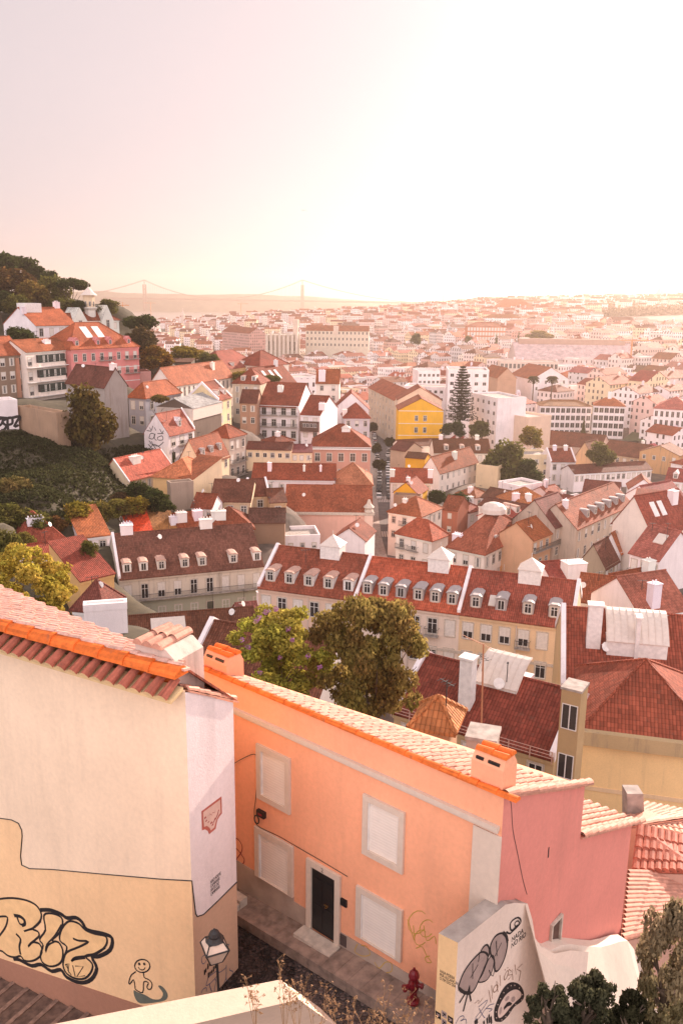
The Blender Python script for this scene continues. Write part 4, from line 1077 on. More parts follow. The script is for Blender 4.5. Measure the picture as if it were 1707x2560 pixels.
r2 = house("terrace house with bright red roof and pale zinc dormers, middle of the terrace", pB, pC, D=yB, h=13, rp=(1050, 1408), sl=.62, roof='gable', wall=(.74, .60, .50), **{**ROWS, 'tile': (.42, .10, .06), 'cop': 'r', 'dep': None}, dorm=[.09, .25, .42, .59, .75, .91], dstyle='metal', bal=[(0, 2, 2, 'f'), (0, 3, 3, 'f'), (0, 4, 4, 'f')], style=('sash', 'sash', 'blind'))
r3 = house("terrace house with ochre wall and rounded zinc dormers, right end of the terrace", pC, pD, D=yC, h=13, rp=(1350, 1445), sl=.62, roof='gable', wall=(.74, .53, .33), **{**ROWS, 'tile': (.36, .085, .05), 'cop': 'r', 'dep': None}, dorm=[.13, .36, .60, .83], dstyle='metal', bal=[(0, 3, 3, 'f')], style=('sash', 'blind', 'half'))
for q, fx in ((r1, .60), (r2, .70), (r3, .56)): lantern_roof(q, fx, .5, 2.6, 2.4, 1.0, 1.3)
skylight(r3, .27, .16, .8, 1.3)
for q in (r1, r2, r3):
    hbox(q, "string_course", 0, -.08, q.h - 5.1, q.L, -.003, q.h - 4.75, m_stone)
    mb = MB(); mb.tube((q.L * .52, -.12, q.h - .6), (q.L * .52, -.12, -3), .06, 6); mb.build("downpipe", m_metal, q.o)
# ------------------------------------------------- weathered long house, left
r0 = house("long weathered house with mossy brown roof, seven dormers and a stained upper storey", (298, 1447), (660, 1413), D=125, h=11.5, rp=(480, 1322), sl=.62, roof='gable', wall=(.64, .55, .45), tile=(.19, .085, .05), win=(2, 9), ws=(1.05, 2.3), st=3.9, top=1.2, cop='l', old=True, style=('blind', 'sash', 'sash', 'half'), dorm=[.06, .17, .29, .45, .57, .79, .96], dstyle='white', chim=[(.10, .5, 1.9, .9, 1.2), (.66, .5, 2.0, .9, 1.2)], bal=[(0, 0, 8, 'f')])
hbox(r0, "lower_storey", -.02, -.03, -5, r0.L + .02, -.004, r0.h - 4.0, m_wall, (.42, .40, .30))
# ------------------------------------------------- big red hip-roofed house at right
c1b = house("brick-red gabled wing with white loft and tall chimneys, behind the big hipped roof", (1404, 1718), (1760, 1752), D=66, h=9, rp=(1560, 1532), sl=.62, wall=(.66, .45, .24), tile=(.33, .075, .045), cop='l', win=None)
c1 = house("ochre house with big red hipped roof at the right edge", (1452, 1828), (1790, 1870), D=55, h=13, roof='pyr', dep=11, rh=3.4, wall=(.86, .60, .30), tile=(.33, .075, .045), win=None, corn=False)
hbox(c1, "gutter_parapet", -.4, -.55, c1.h - .75, c1.L + .4, -.003, c1.h + .25, m_old, (.46, .33, .18))
hbox(c1, "string_course", 0, -.06, c1.h - 4.4, c1.L, -.003, c1.h - 4.1, m_wall, (.76, .55, .34))
def metal_loft(hh, x0, x1, y0, y1, z0, zw, name="loft"):
    mb = MB(); mb.box(x0, y0, z0, x1, y1, zw); o = mb.build(name, m_white, hh.roof)
    mb = MB(); n = 6; hr = (y1 - y0) * .45
    prev = None
    for k in range(n + 1):
        t = k / n; p = (y0 - .1 + (y1 - y0 + .2) * t * .75, zw + .02 + hr * math.sin(t * math.pi / 2))
        if prev: mb.slab([(x0 - .1, prev[0], prev[1]), (x1 + .1, prev[0], prev[1]), (x1 + .1, p[0], p[1]), (x0 - .1, p[0], p[1])], .08)
        prev = p
    k = 0; x = x0
    while x < x1 + .05:
        for j in range(n):
            t0, t1 = j / n, (j + 1) / n
            a = (x, y0 - .1 + (y1 - y0 + .2) * t0 * .75, zw + .05 + hr * math.sin(t0 * math.pi / 2)); b = (x, y0 - .1 + (y1 - y0 + .2) * t1 * .75, zw + .05 + hr * math.sin(t1 * math.pi / 2)); mb.tube(a, b, .03, 4)
        x += .55
    mb.build("zinc_roof", m_metal, o); return o
xl = lambda hh, x, y: hh.o.matrix_basis  # placeholder
def at_h(hh, x, y, b=0.0):   # local point of a house on the plane y=b
    p = at_pl(x, y, hh.A + hh.nb * b, hh.nb); d = p - Vector((hh.A.x, hh.A.y, hh.A.z - hh.h)); return Vector((d.dot(hh.e), d.dot(hh.nb), d.z))
def roof_b(hh, x, y):   # how far back a house's front roof slope is met at a pixel
    s_ = hh.rh / hh.rd; p = at_pl(x, y, hh.A, hh.nb * -s_ + Vector((0, 0, 1))); return (p - hh.A).dot(hh.nb)
bb = roof_b(c1b, 1590, 1648); print('loft b', bb)
a, b, c = at_h(c1b, 1514, 1646, bb), at_h(c1b, 1664, 1660, bb), at_h(c1b, 1545, 1604, bb)
metal_loft(c1b, a.x, b.x, bb, bb + 4.2, a.z - 1, c.z, "loft")
for (x0, x1, yt, yb_) in ((1463, 1508, 1518, 1624), (1583, 1603, 1548, 1650)):
    bq = roof_b(c1b, (x0 + x1) / 2, yb_) - .1; p, q = at_h(c1b, x0, yb_, bq), at_h(c1b, x1, yt, bq); mb = MB(); mb.box(p.x, bq, p.z - 1.2, q.x, bq + .9, q.z); mb.box(p.x - .1, bq - .1, q.z + .01, q.x + .1, bq + 1.0, q.z + .14)
    for k in range(3): mb.box(p.x + .05 + (q.x - p.x) * k / 3, bq - .03, q.z - .35, p.x - .06 + (q.x - p.x) * (k + 1) / 3, bq - .002, q.z - .12)
    cq = mb.build("chimney", m_white, c1b.roof)
# narrow ochre return with two windows
nr = house("narrow ochre stair house with open windows, between two red roofs", (1403, 1722), (1452, 1734), D=50, h=14, roof='flat', par=False, dep=1.5, wall=(.42, .29, .15), win=(2, 1), ws=(1.0, 1.7), st=3.4, top=.9, style=('bare',))
# ------------------------------------------------- dark red roof with white loft, centre right
c2 = house("house with dark red roof, tall white chimney and zinc loft, below the terrace", (985, 1775), (1384, 1893), D=60, h=9, rp=(1200, 1672), sl=.6, wall=(.56, .40, .22), tile=(.24, .055, .035), cop='lr', win=(2, 5), old=True)
bb = roof_b(c2, 1240, 1728)
a, b, c = at_h(c2, 1186, 1718, bb), at_h(c2, 1290, 1735, bb), at_h(c2, 1184, 1700, bb)
metal_loft(c2, a.x, b.x, bb, bb + 3.6, a.z - 1, c.z)
bb = roof_b(c2, 1160, 1780); p, q = at_h(c2, 1143, 1778, bb), at_h(c2, 1180, 1655, bb); mb = MB(); mb.box(p.x, bb, p.z - 1.2, q.x, bb + .9, q.z); mb.box(p.x - .1, bb - .1, q.z + .01, q.x + .1, bb + 1.0, q.z + .18); mb.box(p.x + .15, bb - .03, q.z - .35, q.x - .15, bb - .002, q.z - .1); mb.build("chimney", m_white, c2.roof)
mb = MB()
for k in range(9): mb.box(c2.L * k / 8 - .03, -.5, c2.h - .3, c2.L * k / 8 + .03, -.45, c2.h + .6)
for z in (.1, .35, .6): mb.box(0, -.5, c2.h + z - .03, c2.L, -.46, c2.h + z)
mb.build("roof_railing", plain("pink_rail", (.6, .36, .28), .6), c2.o)
# tile-roofed hut, concrete chimney block and aerial just behind the orange roof
hut = house("small hut with orange barrel-tile pyramid roof behind the orange house", (1040, 1812), (1124, 1826), D=38, h=5, roof='hip', dep=2.0, rh=1.0, wall=(.5, .3, .18), tile=(.55, .2, .08), corn=False)
cb = house("concrete chimney block with bare flat top behind the orange house", (1165, 1848), (1238, 1860), D=34, h=5, roof='flat', dep=1.3, par=False, wall=(.42, .34, .28), corn=False, old=True, name="chimney_block", cat="chimney")
ap = at_y(1206, 1800, 38)
ae = thing("roof_aerial", "thin rusty television aerial mast behind the orange house", "aerial", ap - Vector((0, 0, 2)))
mb = MB(); top_ = at_y(1208, 1610, 38) - ae.location; mb.tube((0, 0, 0), top_, .04, 5); mb.build("mast", plain("rust", (.35, .16, .08), .7), ae)
mb = MB()
for k in range(6): mb.tube(top_ + Vector((-.2 - k * .13, 0, .03 + k * .06)), top_ + Vector((.15 - k * .13, .1, -.08 + k * .06)), .012, 4)
mb.tube(top_ + Vector((.5, 0, -.3)), top_ + Vector((-1.0, 0, .45)), .015, 4)
mb.build("antenna", MATS["rust"], ae)
# roofs low in the middle
d1 = house("house with long brown tiled roof and a glass skylight, below the weathered long house", (330, 1650), (650, 1622), D=92, h=8, rp=(450, 1533), sl=.55, wall=W_, tile=TB, win=None)
skylight(d1, .30, .34, 4.0, 2.2, m_metal)
d2 = house("house with dark brown tiled roof half hidden by the jacaranda", (462, 1690), (800, 1745), D=66, h=8, rp=(520, 1553), sl=.6, wall=GR_, tile=(.19, .06, .04), cop='l', win=None)
d3 = house("small white-backed house with a plain windowless wall, left below the long house", (210, 1530), (318, 1522), D=80, yb=1590, h=6, roof='flat', dep=1.2, wall=W_, corn=False)
d4 = house("old house with dark red pointed roof beside the yellow tree", (184, 1524), x1=256, az=-12, D=94, h=6, roof='hip', dep=5, rh=2.8, wall=W_, tile=(.18, .055, .04), win=None)
d5 = house("ochre walled house with red lean-to roof, left of the long house's end wall", (200, 1452), (285, 1432), D=108, h=7, roof='mono', dep=8, rh=3.5, wall=(.62, .38, .16), tile=TR, win=(1, 1), ws=(.6, .8))
d6 = house("white house with long red roof beyond the yellow tree", (70, 1398), (208, 1378), D=112, yb=1432, rp=(110, 1358), sl=.5, wall=W_, tile=(.32, .07, .045), win=(1, 3), ws=(1, 1.1), style=('sash',))
d7 = house("red hipped roof house with satellite dish behind the long red roof", (36, 1366), (165, 1350), D=130, h=6, roof='hip', dep=10, rh=4, wall=W_, tile=(.30, .07, .045), win=None, chim=[(.5, .3, 2.5, 1, .8)])
d8 = house("white gabled house left of the weathered long house", (200, 1345), (275, 1336), D=135, yb=1372, roof='mono', dep=9, rh=3, wall=W_, tile=TO, win=(1, 2), ws=(1, 1), style=('sash',))

# ------------------------------------------------- houses of the left hill
h1 = house("white house with red roof and tall stepped gable on the hill, above the green verandas", (90, 814), (191, 812), D=265, yb=870, dx=10, rh=5, win=(2, 4), sw=(1, 2), ws=(1.2, 2.3), st=4.2, chim=[(.0, .35, 1.5, 1.2, 1.5), (.95, .5, 1.8, 1.2, 1.5)], tile=TO)
hbox(h1, "roof_loft", h1.L * .05, h1.dep * .35, h1.h + 1, h1.L * .45, h1.dep * .6, h1.h + h1.rh + 1.4, m_white)
h3 = house("pale green villa with pointed gothic gables under the hilltop tower", (172, 802), (298, 800), D=290, yb=852, roof='hip', dep=13, rh=5, wall=(.66, .68, .62), win=(1, 6), ws=(1.1, 1.8), tile=TR)
for fx, w2, hh_ in ((.20, 2.6, 4.2), (.74, 2.4, 5.0)):
    x = h3.L * fx; mb = MB(); z0 = h3.h - 9; zt_ = h3.h
    mb.box(x - w2, -.8, z0, x + w2, 4, zt_, 0); mb.poly([(x - w2, -.8, zt_), (x + w2, -.8, zt_), (x, -.8, zt_ + hh_)], 0)
    mb.slab([(x - w2 - .2, -.7, zt_ - .2), (x, -.7, zt_ + hh_), (x, 6, zt_ + hh_), (x - w2 - .2, 6, zt_ - .2)], .15, 1); mb.slab([(x, -.7, zt_ + hh_), (x + w2 + .2, -.7, zt_ - .2), (x + w2 + .2, 6, zt_ - .2), (x, 6, zt_ + hh_)], .15, 1)
    go = mb.build("gable", [m_wall, m_tile], h3.o, color=(.66, .66, .6)); link("window", winmesh(1.2, 2.6, 'sash'), go, (x, -.8, zt_ - 2.5))
# round tower on the hilltop
tp = at_y(226, 800, 300)
tw = thing("hilltop_tower", "pale round viewing tower with balcony and grey pointed roof among hilltop trees", "tower", tp)
zt1, zt2, zt3 = (at_y(226, y, 300).z - tp.z for y in (770, 757, 738))
BASES.append((tp, tp.z - 1))
mb = MB(); mb.lathe([(2.0, -6), (2.0, zt1 - .8), (2.7, zt1), (2.7, zt1 + .3)], seg=12); mb.build("shaft", m_wall, tw, color=(.66, .62, .56))
mb = MB(); mb.lathe([(2.0, zt1 + .3), (2.0, zt3)], seg=8); up_ = mb.build("lantern_room", m_wall, tw, color=(.70, .55, .38))
for k in range(8): link("window", winmesh(.7, 1.6, 'bare'), up_, (2.0 * math.cos(rad(45 * k + 22.5)) * .93, 2.0 * math.sin(rad(45 * k + 22.5)) * .93, zt1 + .6), rad(45 * k + 22.5 + 90))
mb = MB(); mb.lathe([(2.9, zt3), (1.5, zt3 + 1.2), (.25, zt3 + 2.6), (.06, zt3 + 2.7), (.04, zt3 + 3.9)], seg=12); mb.build("roof", m_metal, tw)
mb = MB()
for k in range(16): mb.tube((2.6 * math.cos(k * math.pi / 8), 2.6 * math.sin(k * math.pi / 8), zt1 + .3), (2.6 * math.cos(k * math.pi / 8), 2.6 * math.sin(k * math.pi / 8), zt1 + 1.3), .05, 4)
for k in range(16): mb.tube((2.6 * math.cos(k * math.pi / 8), 2.6 * math.sin(k * math.pi / 8), zt1 + 1.3), (2.6 * math.cos((k + 1) * math.pi / 8), 2.6 * math.sin((k + 1) * math.pi / 8), zt1 + 1.3), .05, 4)
mb.build("railing", m_iron, tw)
h4 = house("big pink mansion with dark balconies and gabled dormers on the hill", (177, 874), (347, 866), D=232, yb=968, roof='hip', dep=15, rh=6.5, wall=P_, tile=TO, win=(3, 8), ws=(1.0, 1.9), st=3.9, top=1.3, dorm=[.12, .42, .60, .88], dstyle='gable', bal=[(0, 3, 4, 'f'), (1, 3, 4, 'f'), (0, 6, 7, 'f'), (1, 6, 7, 'f')], style=('sash', 'half'))
for z in (5.5, 9.4): hbox(h4, "string_course", 0, -.08, h4.h - z, h4.L, -.003, h4.h - z + .2, m_white)
for fx in (.38, .55): skylight(h4, fx, .30, 2.2, 3.2, m_white)
h5 = house("white apartment house with three rows of green-framed glazed verandas", (64, 880), (176, 872), D=220, yb=1005, roof='gable', dep=9, rh=2.6, wall=WC_, tile=TO, win=None, chim=[(.65, .3, 2.2, 1, .6)])
m_green = plain("green_steel", (.05, .09, .075), .5)
for k in range(3):
    z = h5.h - 2.9 - k * 3.7; x0, x1 = h5.L * .22, h5.L * .80
    gmb = MB(); gmb.box(x0, -.9, z - .95, x1, -.003, z, 1); gmb.box(x0, -.88, z + .001, x1, -.004, z + 1.95, 2)
    n = 22
    for j in range(n + 1): gmb.box(x0 + (x1 - x0) * j / n - .04, -.95, z, x0 + (x1 - x0) * j / n + .04, -.885, z + 1.95, 0 if j % 3 else 0)
    for zz in (0, .55, 1.9): gmb.box(x0, -.96, z + zz, x1, -.886, z + zz + .08, 0)
    for j in (3, 4, 7, 12, 13, 17): gmb.box(x0 + (x1 - x0) * j / n + .05, -.9, z + .1, x0 + (x1 - x0) * (j + 1) / n - .05, -.884, z + 1.8, 3)
    gmb.build("veranda", [m_green, m_wall, m_glass, m_blind], h5.o, color=WC_)
    hbox(h5, "floor_slab", 0, -1.2, z - 1.12, h5.L, -.002, z - .96, m_white)
    for fx in (.08, .9): link("window", winmesh(1.3, 2.1, 'half'), h5.o, (h5.L * fx, 0, z - .6))
h6 = house("crumbling brown house with orange patches left of the green verandas", (-30, 890), (62, 884), D=212, yb=1002, roof='gable', dep=10, rh=4, wall=(.26, .18, .13), tile=TO, old=True, win=(3, 4), ws=(1.3, 1.8), style=('bare', 'shutters', 'half'))
hbox(h6, "brick_pier", h6.L * .72, -.5, 0, h6.L * .80, -.003, h6.h - 1, m_old, (.45, .22, .14))
h6b = house("low white building with big spray-painted letters at the left edge", (-25, 1010), (44, 1006), D=190, yb=1076, roof='flat', dep=6, wall=W_, corn=False)
P = Paint(lambda x, y: at_h(h6b, x, y), (0, -1, 0), (0, 760, 5.227))
for a_ in ([(-20, 1520), (40, 1490), (30, 1560), (-20, 1600)], [(95, 1500), (40, 1530), (60, 1570), (90, 1590), (60, 1640), (20, 1650)], [(110, 1640), (105, 1500), (160, 1490), (165, 1560), (110, 1580)], [(170, 1490), (255, 1475), (190, 1600), (250, 1580)], [(0, 1480), (130, 1490), (262, 1465), (255, 1520)]): P.line(a_, .55, 0)
P.build("painted_letters", [m_spray], h6b.o)
h6c = house("ruined brown stone wall below the green verandas", (44, 1022), (142, 1040), D=195, yb=1085, roof='flat', dep=3, wall=(.40, .26, .17), old=True, corn=False, name="ruined_wall", cat="wall")
h7 = house("house with long brown roof and a bare grey gable wall behind the big tree", (166, 955), (263, 967), D=212, yb=1045, dx=318, rh=4, wall=(.36, .31, .28), tile=TB, old=True, win=None, chim=[(.95, .5, 1.4, 1.2, .8)])
h8 = house("grey-blue house with red hipped roof left of the metal shed", (364, 996), (452, 982), D=218, yb=1090, dx=322, roof='hip', rh=3.5, wall=(.40, .38, .41), tile=TO, win=(3, 3), sw=(3, 2), ws=(1.1, 2.0), st=3.8)
h9 = house("long cream school-like building with red roof and a row of tall windows", (432, 964), (583, 940), D=240, yb=1002, dx=374, rh=4.5, wall=WC_, tile=TO, win=(1, 14), ws=(.9, 2.6), chim=[(.75, .3, 1.2, .9, 1.6)], style=('sash', 'bare'))
h10 = house("dark timber house under a corrugated grey metal roof", (481, 1021), (553, 1004), D=208, yb=1100, dx=394, rh=2.0, wall=(.16, .115, .09), tile=(.42, .38, .37), old=True, corn=False, win=None, name="metal_roofed_house")
hbox(h10, "metal_cladding", -.1, -.25, h10.h - 2.9, h10.L + .1, -.003, h10.h - .1, m_metal)
hbox(h10, "side_cladding", -.25, -.2, h10.h - 4.2, -.003, h10.dep, h10.h - .1, m_metal)
h11 = house("narrow pale yellow house with red dormered roof right of the metal shed", (546, 1000), (578, 992), D=222, yb=1080, roof='gable', dep=9, rh=4, wall=(.74, .58, .34), tile=TR, win=(3, 2), ws=(1.0, 1.8), cop='lr', dorm=2)
h12 = house("white house with a line-drawn face mural on its gable", (422, 1087), (486, 1072), D=196, yb=1160, dx=361, rh=4.4, wall=W_, tile=(.40, .10, .06), win=(2, 3), ws=(1.5, 1.9), corn=False, dorm=[.55], dstyle='gable', cop='r', style=('bare', 'half', 'sash'), bal=[(0, 1, 2, 'f')])
P = Paint(lambda x, y: (lambda p: Vector((0, (p - Vector((h12.A.x, h12.A.y, 0))).dot(h12.nb), p.z - h12.A.z + h12.h)))(at_pl(x, y, h12.A, h12.e)), (-1, 0, 0), (0, 950, 2.613))
for a_ in ([(975, 380), (985, 350), (1010, 355), (1000, 385), (975, 380)], [(1030, 375), (1060, 365), (1065, 390), (1035, 392), (1030, 375)], [(1015, 350), (1010, 380), (1025, 395)], [(975, 395), (1000, 425), (1040, 430), (1070, 405)], [(985, 440), (1010, 420), (1050, 445), (1040, 460), (990, 445)], [(960, 330), (990, 335)], [(1030, 350), (1070, 350)], [(990, 400), (1020, 450), (1060, 470)], [(970, 420), (1000, 455)], [(980, 310), (990, 330), (1000, 300)], [(1010, 310), (1020, 330)], [(1045, 320), (1060, 345), (1070, 330)]): P.line(a_, .17, 0)
P.build("face_mural", [m_spray], h12.o)
h13 = house("cream house with red roof and three dark dormers beside the mural house", (503, 1160), (573, 1137), D=188, yb=1208, dx=446, rh=5, wall=C_, tile=TR, win=(2, 4), sw=(1, 1), ws=(1.0, 1.7), dorm=[.2, .5, .8], dstyle='metal')
h14 = house("tall grey stuccoed tenement with weathered balconies", (573, 1095), (614, 1085), D=205, yb=1200, dx=520, roof='hip', rh=2.5, wall=(.50, .40, .34), tile=TR, old=True, win=(4, 3), ws=(1.1, 2.0), bal=[(1, 0, 2, 'f'), (2, 0, 2, 'f')])
h15 = house("cream house with red roof edged in white, below the dark slope", (322, 1200), (436, 1172), D=178, yb=1238, dx=254, rh=4, roof='gable', wall=C_, tile=(.44, .12, .07), cop='w', win=(1, 8), sw=(1, 2), ws=(.9, 1.6), corn=False, chim=[(.35, .35, 2.4, 1.2, 1.0)])
h16 = house("small orange-roofed cream house next to the white-edged roof", (431, 1190), (484, 1198), D=174, yb=1232, roof='mono', dep=9, rh=3, wall=C_, tile=TO, win=(1, 2), ws=(.9, 1.5))
h17 = house("bare ochre house with pale orange hipped roof, lit from the right", (484, 1198), (541, 1172), D=172, yb=1255, roof='hip', dep=9, rh=3, wall=(.68, .43, .20), tile=(.55, .2, .09), win=(1, 1), ws=(.9, 1.3))
h18 = house("blank stained wall with patches of plaster below the orange-roofed cottage", (427, 1216), (484, 1211), D=165, yb=1278, roof='flat', dep=2.5, wall=(.36, .27, .21), old=True, corn=False, name="retaining_wall", cat="wall")
h19 = house("farm-like house with broad brown roof and stained cream wall", (526, 1252), (626, 1254), D=165, yb=1292, rp=(575, 1200), sl=.5, wall=(.62, .46, .30), tile=TB, old=True, win=(1, 3), ws=(1.1, 1.5), style=('sash',))
h20 = house("stained cream cottage joined to the right of the broad brown roof", (627, 1240), (674, 1238), D=170, yb=1275, rp=(650, 1198), sl=.5, wall=(.60, .42, .26), tile=TB, old=True, win=(1, 1), ws=(1.1, 1.5), style=('sash',), cop='lr')
h21 = house("small stained cottage touching the left side of the pink church", (674, 1256), (716, 1254), D=168, yb=1278, rp=(695, 1222), sl=.5, wall=(.58, .38, .22), tile=TB, old=True, win=(1, 1), ws=(1.1, 1.5), style=('sash',))
h22 = house("low dark-roofed shed in front of the pink church's left end", (622, 1306), (712, 1306), D=155, h=4, rp=(665, 1272), sl=.45, wall=BR_, tile=TK, win=None, corn=False)
h23 = house("tiny white house with a narrow red roof among chimneys", (480, 1266), (530, 1270), D=160, yb=1292, roof='gable', dep=5, rh=2, wall=W_, tile=TR, win=(1, 3), ws=(.7, .9))
h24 = house("house with vivid vermilion tarpaulin-red roof behind the long mossy roof", (322, 1336), (382, 1330), D=146, h=5, roof='mono', dep=8, rh=4.2, wall=WC_, tile=(.70, .09, .03), win=None, chim=[(.0, .1, 1.6, 1.2, 1.2)])
h25 = house("house with ochre-brown roof beside the vermilion roof", (383, 1334), (448, 1326), D=148, h=5, roof='mono', dep=8, rh=4, wall=WC_, tile=(.40, .16, .06), win=None, chim=[(.9, .2, 1.2, 1, 1.2)])
h26 = house("white house with red roof and two fat chimneys behind the long mossy roof", (450, 1330), (518, 1322), D=150, h=6, roof='gable', dep=7, rh=2.5, wall=W_, tile=TR, win=(1, 2), ws=(.8, 1), chim=[(.2, .3, 1.8, 1.2, 1.3), (.8, .3, 1.6, 1.2, 1.3)])
h27 = house("white house with shallow red roof and wide white chimney left of the dark shed", (520, 1326), (634, 1322), D=150, h=6, roof='hip', dep=9, rh=3, wall=W_, tile=TR, win=(1, 4), ws=(.8, 1), chim=[(.25, .25, 2.6, 1.2, 1.4)])

# ------------------------------------------------- middle, left of the street
m1 = house("white tenement with red roof and stacked balconies", (648, 1010), (746, 1010), D=250, az=-10, yb=1112, dx=782, rh=5.2, wall=W_, tile=TR, win=(3, 4), ws=(1.3, 2.0), st=3.3, chim=[(.42, .3, 1.6, 1.2, 1.4)], bal=[(0, 0, 1, 'f'), (1, 0, 1, 'f'), (0, 2, 3, 'f'), (1, 2, 3, 'f')], style=('bare', 'sash', 'shutters'))
hbox(m1, "eave_band", -.2, -.9, m1.h - .7, m1.L * .95, -.003, m1.h - .45, m_tile, TR)
m2 = house("white house with a brown wooden gallery and a tall blank gable", (752, 1036), (800, 1035), D=242, az=-14, yb=1108, dx=843, rh=4.2, wall=W_, tile=TR, win=(3, 2), ws=(1.1, 1.9), st=3.4, chim=[(.98, .15, 1.8, 1.4, 1.5)])
hbox(m2, "wooden_gallery", -.1, -.9, m2.h - 4.6, m2.L * .95, -.004, m2.h - 1.8, m_wood)
for k in range(4): link("window", winmesh(.9, 1.1, 'bare'), m2.o, (m2.L * (.22 + .19 * k), -.9, m2.h - 3.4))
m3 = house("pale lilac house with pointed red roof near the top of the street", (860, 1045), (924, 1044), D=268, az=4, yb=1100, roof='pyr', dep=10, rh=4, wall=LI_, tile=TR, win=(2, 3), ws=(1.0, 1.7), chim=[(.05, .3, 1.5, 1.2, 1.6)])
m4 = house("white house with broad shallow gable behind the lilac house", (834, 1022), (922, 1022), D=278, az=0, h=13, roof='front', rh=5, dep=12, wall=W_, tile=TR, win=None, corn=False)
m5 = house("pink tiled house with red hipped roof and white skylights facing the valley", (779, 1118), (926, 1118), D=222, az=0, h=15, roof='hip', rh=5, dep=14, wall=(.56, .30, .23), tile=TR, win=(2, 5), ws=(1.3, 2.1), st=4.2, top=1.5, style=('sash', 'blind'))
hbox(m5, "cornice_band", -.2, -.35, m5.h - .55, m5.L + .2, -.004, m5.h + .15, m_white)
lantern_roof(m5, .58, .38, 2.2, 1.8, .4, .8)
m6 = house("low cream row house with brown tile roof in front of the balconied tenement", (616, 1122), (728, 1125), D=212, h=5, rp=(670, 1106), sl=.4, wall=C_, tile=TB, win=(1, 6), ws=(.9, 1.1), cop='', corn=False, style=('bare', 'sash'))
m7 = house("small cream house with curved reddish roof left of the pink tiled house", (728, 1130), (780, 1130), D=212, h=6, rp=(750, 1112), sl=.4, wall=C_, tile=(.27, .07, .07), win=(1, 3), ws=(.8, 1.1), corn=False)
m8 = house("long white house with wide red roof and thin chimneys", (630, 1197), x1=838, az=0, D=196, h=7, rp=(740, 1160), sl=.45, wall=W_, tile=TR, win=(1, 7), ws=(1, 1.2), chim=[(.20, .25, .9, .7, 1.8), (.62, .25, .5, .4, 1.2), (.82, .25, .5, .4, 1.2)], top=1.2)
m9 = house("house with pale orange sunlit hip roof at the street side", (836, 1212), (930, 1212), D=196, az=0, h=8, roof='hip', dep=12, rh=4, wall=(.66, .40, .26), tile=(.48, .16, .08), win=None)
m10 = house("pink church with big plain red-brown roof beside the street", (712, 1277), x1=930, az=0, D=180, yb=1400, rp=(815, 1214), sl=.5, wall=LP_, tile=(.33, .105, .05), win=(1, 2), ws=(2.0, 3.0), top=4.6, style=('bare',), corn=False)
hbox(m10, "cornice_band", -.3, -.4, m10.h - .7, m10.L + .5, -.004, m10.h - .1, m_stone)
hbox(m10, "corner_pier", m10.L - 1.6, -.35, -3, m10.L + .2, -.004, m10.h - .75, m_wall, (.72, .52, .42))
mb = MB(); x = m10.L - .7; mb.lathe([(1.1, m10.h + .0), (.8, m10.h + .6), (1.2, m10.h + 1.0), (.5, m10.h + 1.8), (.25, m10.h + 2.6)], (x, .2, 0), 8); mb.build("pinnacle", m_stone, m10.o)
m11 = house("white blank-gabled house with small tiled lean-to in front of the church", (833, 1345), (912, 1352), D=162, h=8, roof='front', dep=8, rh=2.2, wall=W_, tile=TR, win=None, corn=False)
m12 = house("low white courtyard house below the pink church", (712, 1348), (800, 1345), D=160, h=5, roof='flat', dep=7, wall=W_, win=(1, 3), ws=(.7, 1))
# ------------------------------------------------- houses upslope between hill and street
n1 = house("weathered tall house with red dormered roof behind the yellow narrow house", (582, 958), (650, 960), D=260, yb=1060, roof='hip', dep=11, rh=4, wall=(.60, .48, .36), tile=TR, old=True, win=(3, 3), dorm=[.35, .75], dstyle='white')
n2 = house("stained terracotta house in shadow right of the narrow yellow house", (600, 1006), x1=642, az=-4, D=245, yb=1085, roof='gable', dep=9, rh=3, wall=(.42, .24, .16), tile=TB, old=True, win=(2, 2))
n3 = house("cream house with many skylights in its red roof", (655, 965), (740, 955), D=290, h=10, roof='gable', dep=12, rh=5.5, wall=WC_, tile=TR, win=(2, 5), chim=[(.8, .5, 1.2, 1, 1.6)])
for fx in (.12, .3, .5, .66): skylight(n3, fx, .25, 1.2, 3.0, m_white)
n4 = house("tall pale house with a white chimney wall above the balconied tenement", (790, 957), x1=848, az=-2, D=288, yb=1035, roof='gable', dep=8, rh=4, wall=WC_, tile=TO, win=(3, 2), chim=[(.25, .1, 2.2, 1.2, 3.0)])
n5 = house("ochre and white house with flat gable roof near the hillside trees", (650, 915), (722, 910), D=330, h=9, roof='hip', dep=14, rh=5, wall=WC_, tile=TR, win=(1, 2))
n6 = house("house with big brown hipped roof behind the shrub with yellow leaves", (560, 925), (650, 912), D=320, h=8, roof='hip', dep=16, rh=6, wall=(.62, .40, .2), tile=(.28, .08, .05), win=None, dorm=[.3, .6])
n7 = house("ochre lantern-roofed pavilion above the long cream school", (540, 897), (566, 896), D=330, h=8, roof='pyr', dep=7, rh=2, wall=(.66, .38, .13), tile=(.5, .3, .2), win=None)
n8 = house("open terrace pavilion with brown flat roof under the hillside trees", (412, 905), (478, 906), D=285, h=4.5, roof='mono', dep=6, rh=.8, wall=(.10, .08, .06), tile=TK, corn=False)
n9 = house("pinkish flat terrace house left of the school's gable", (330, 935), (378, 934), D=250, h=6, roof='flat', dep=8, wall=(.58, .30, .26))

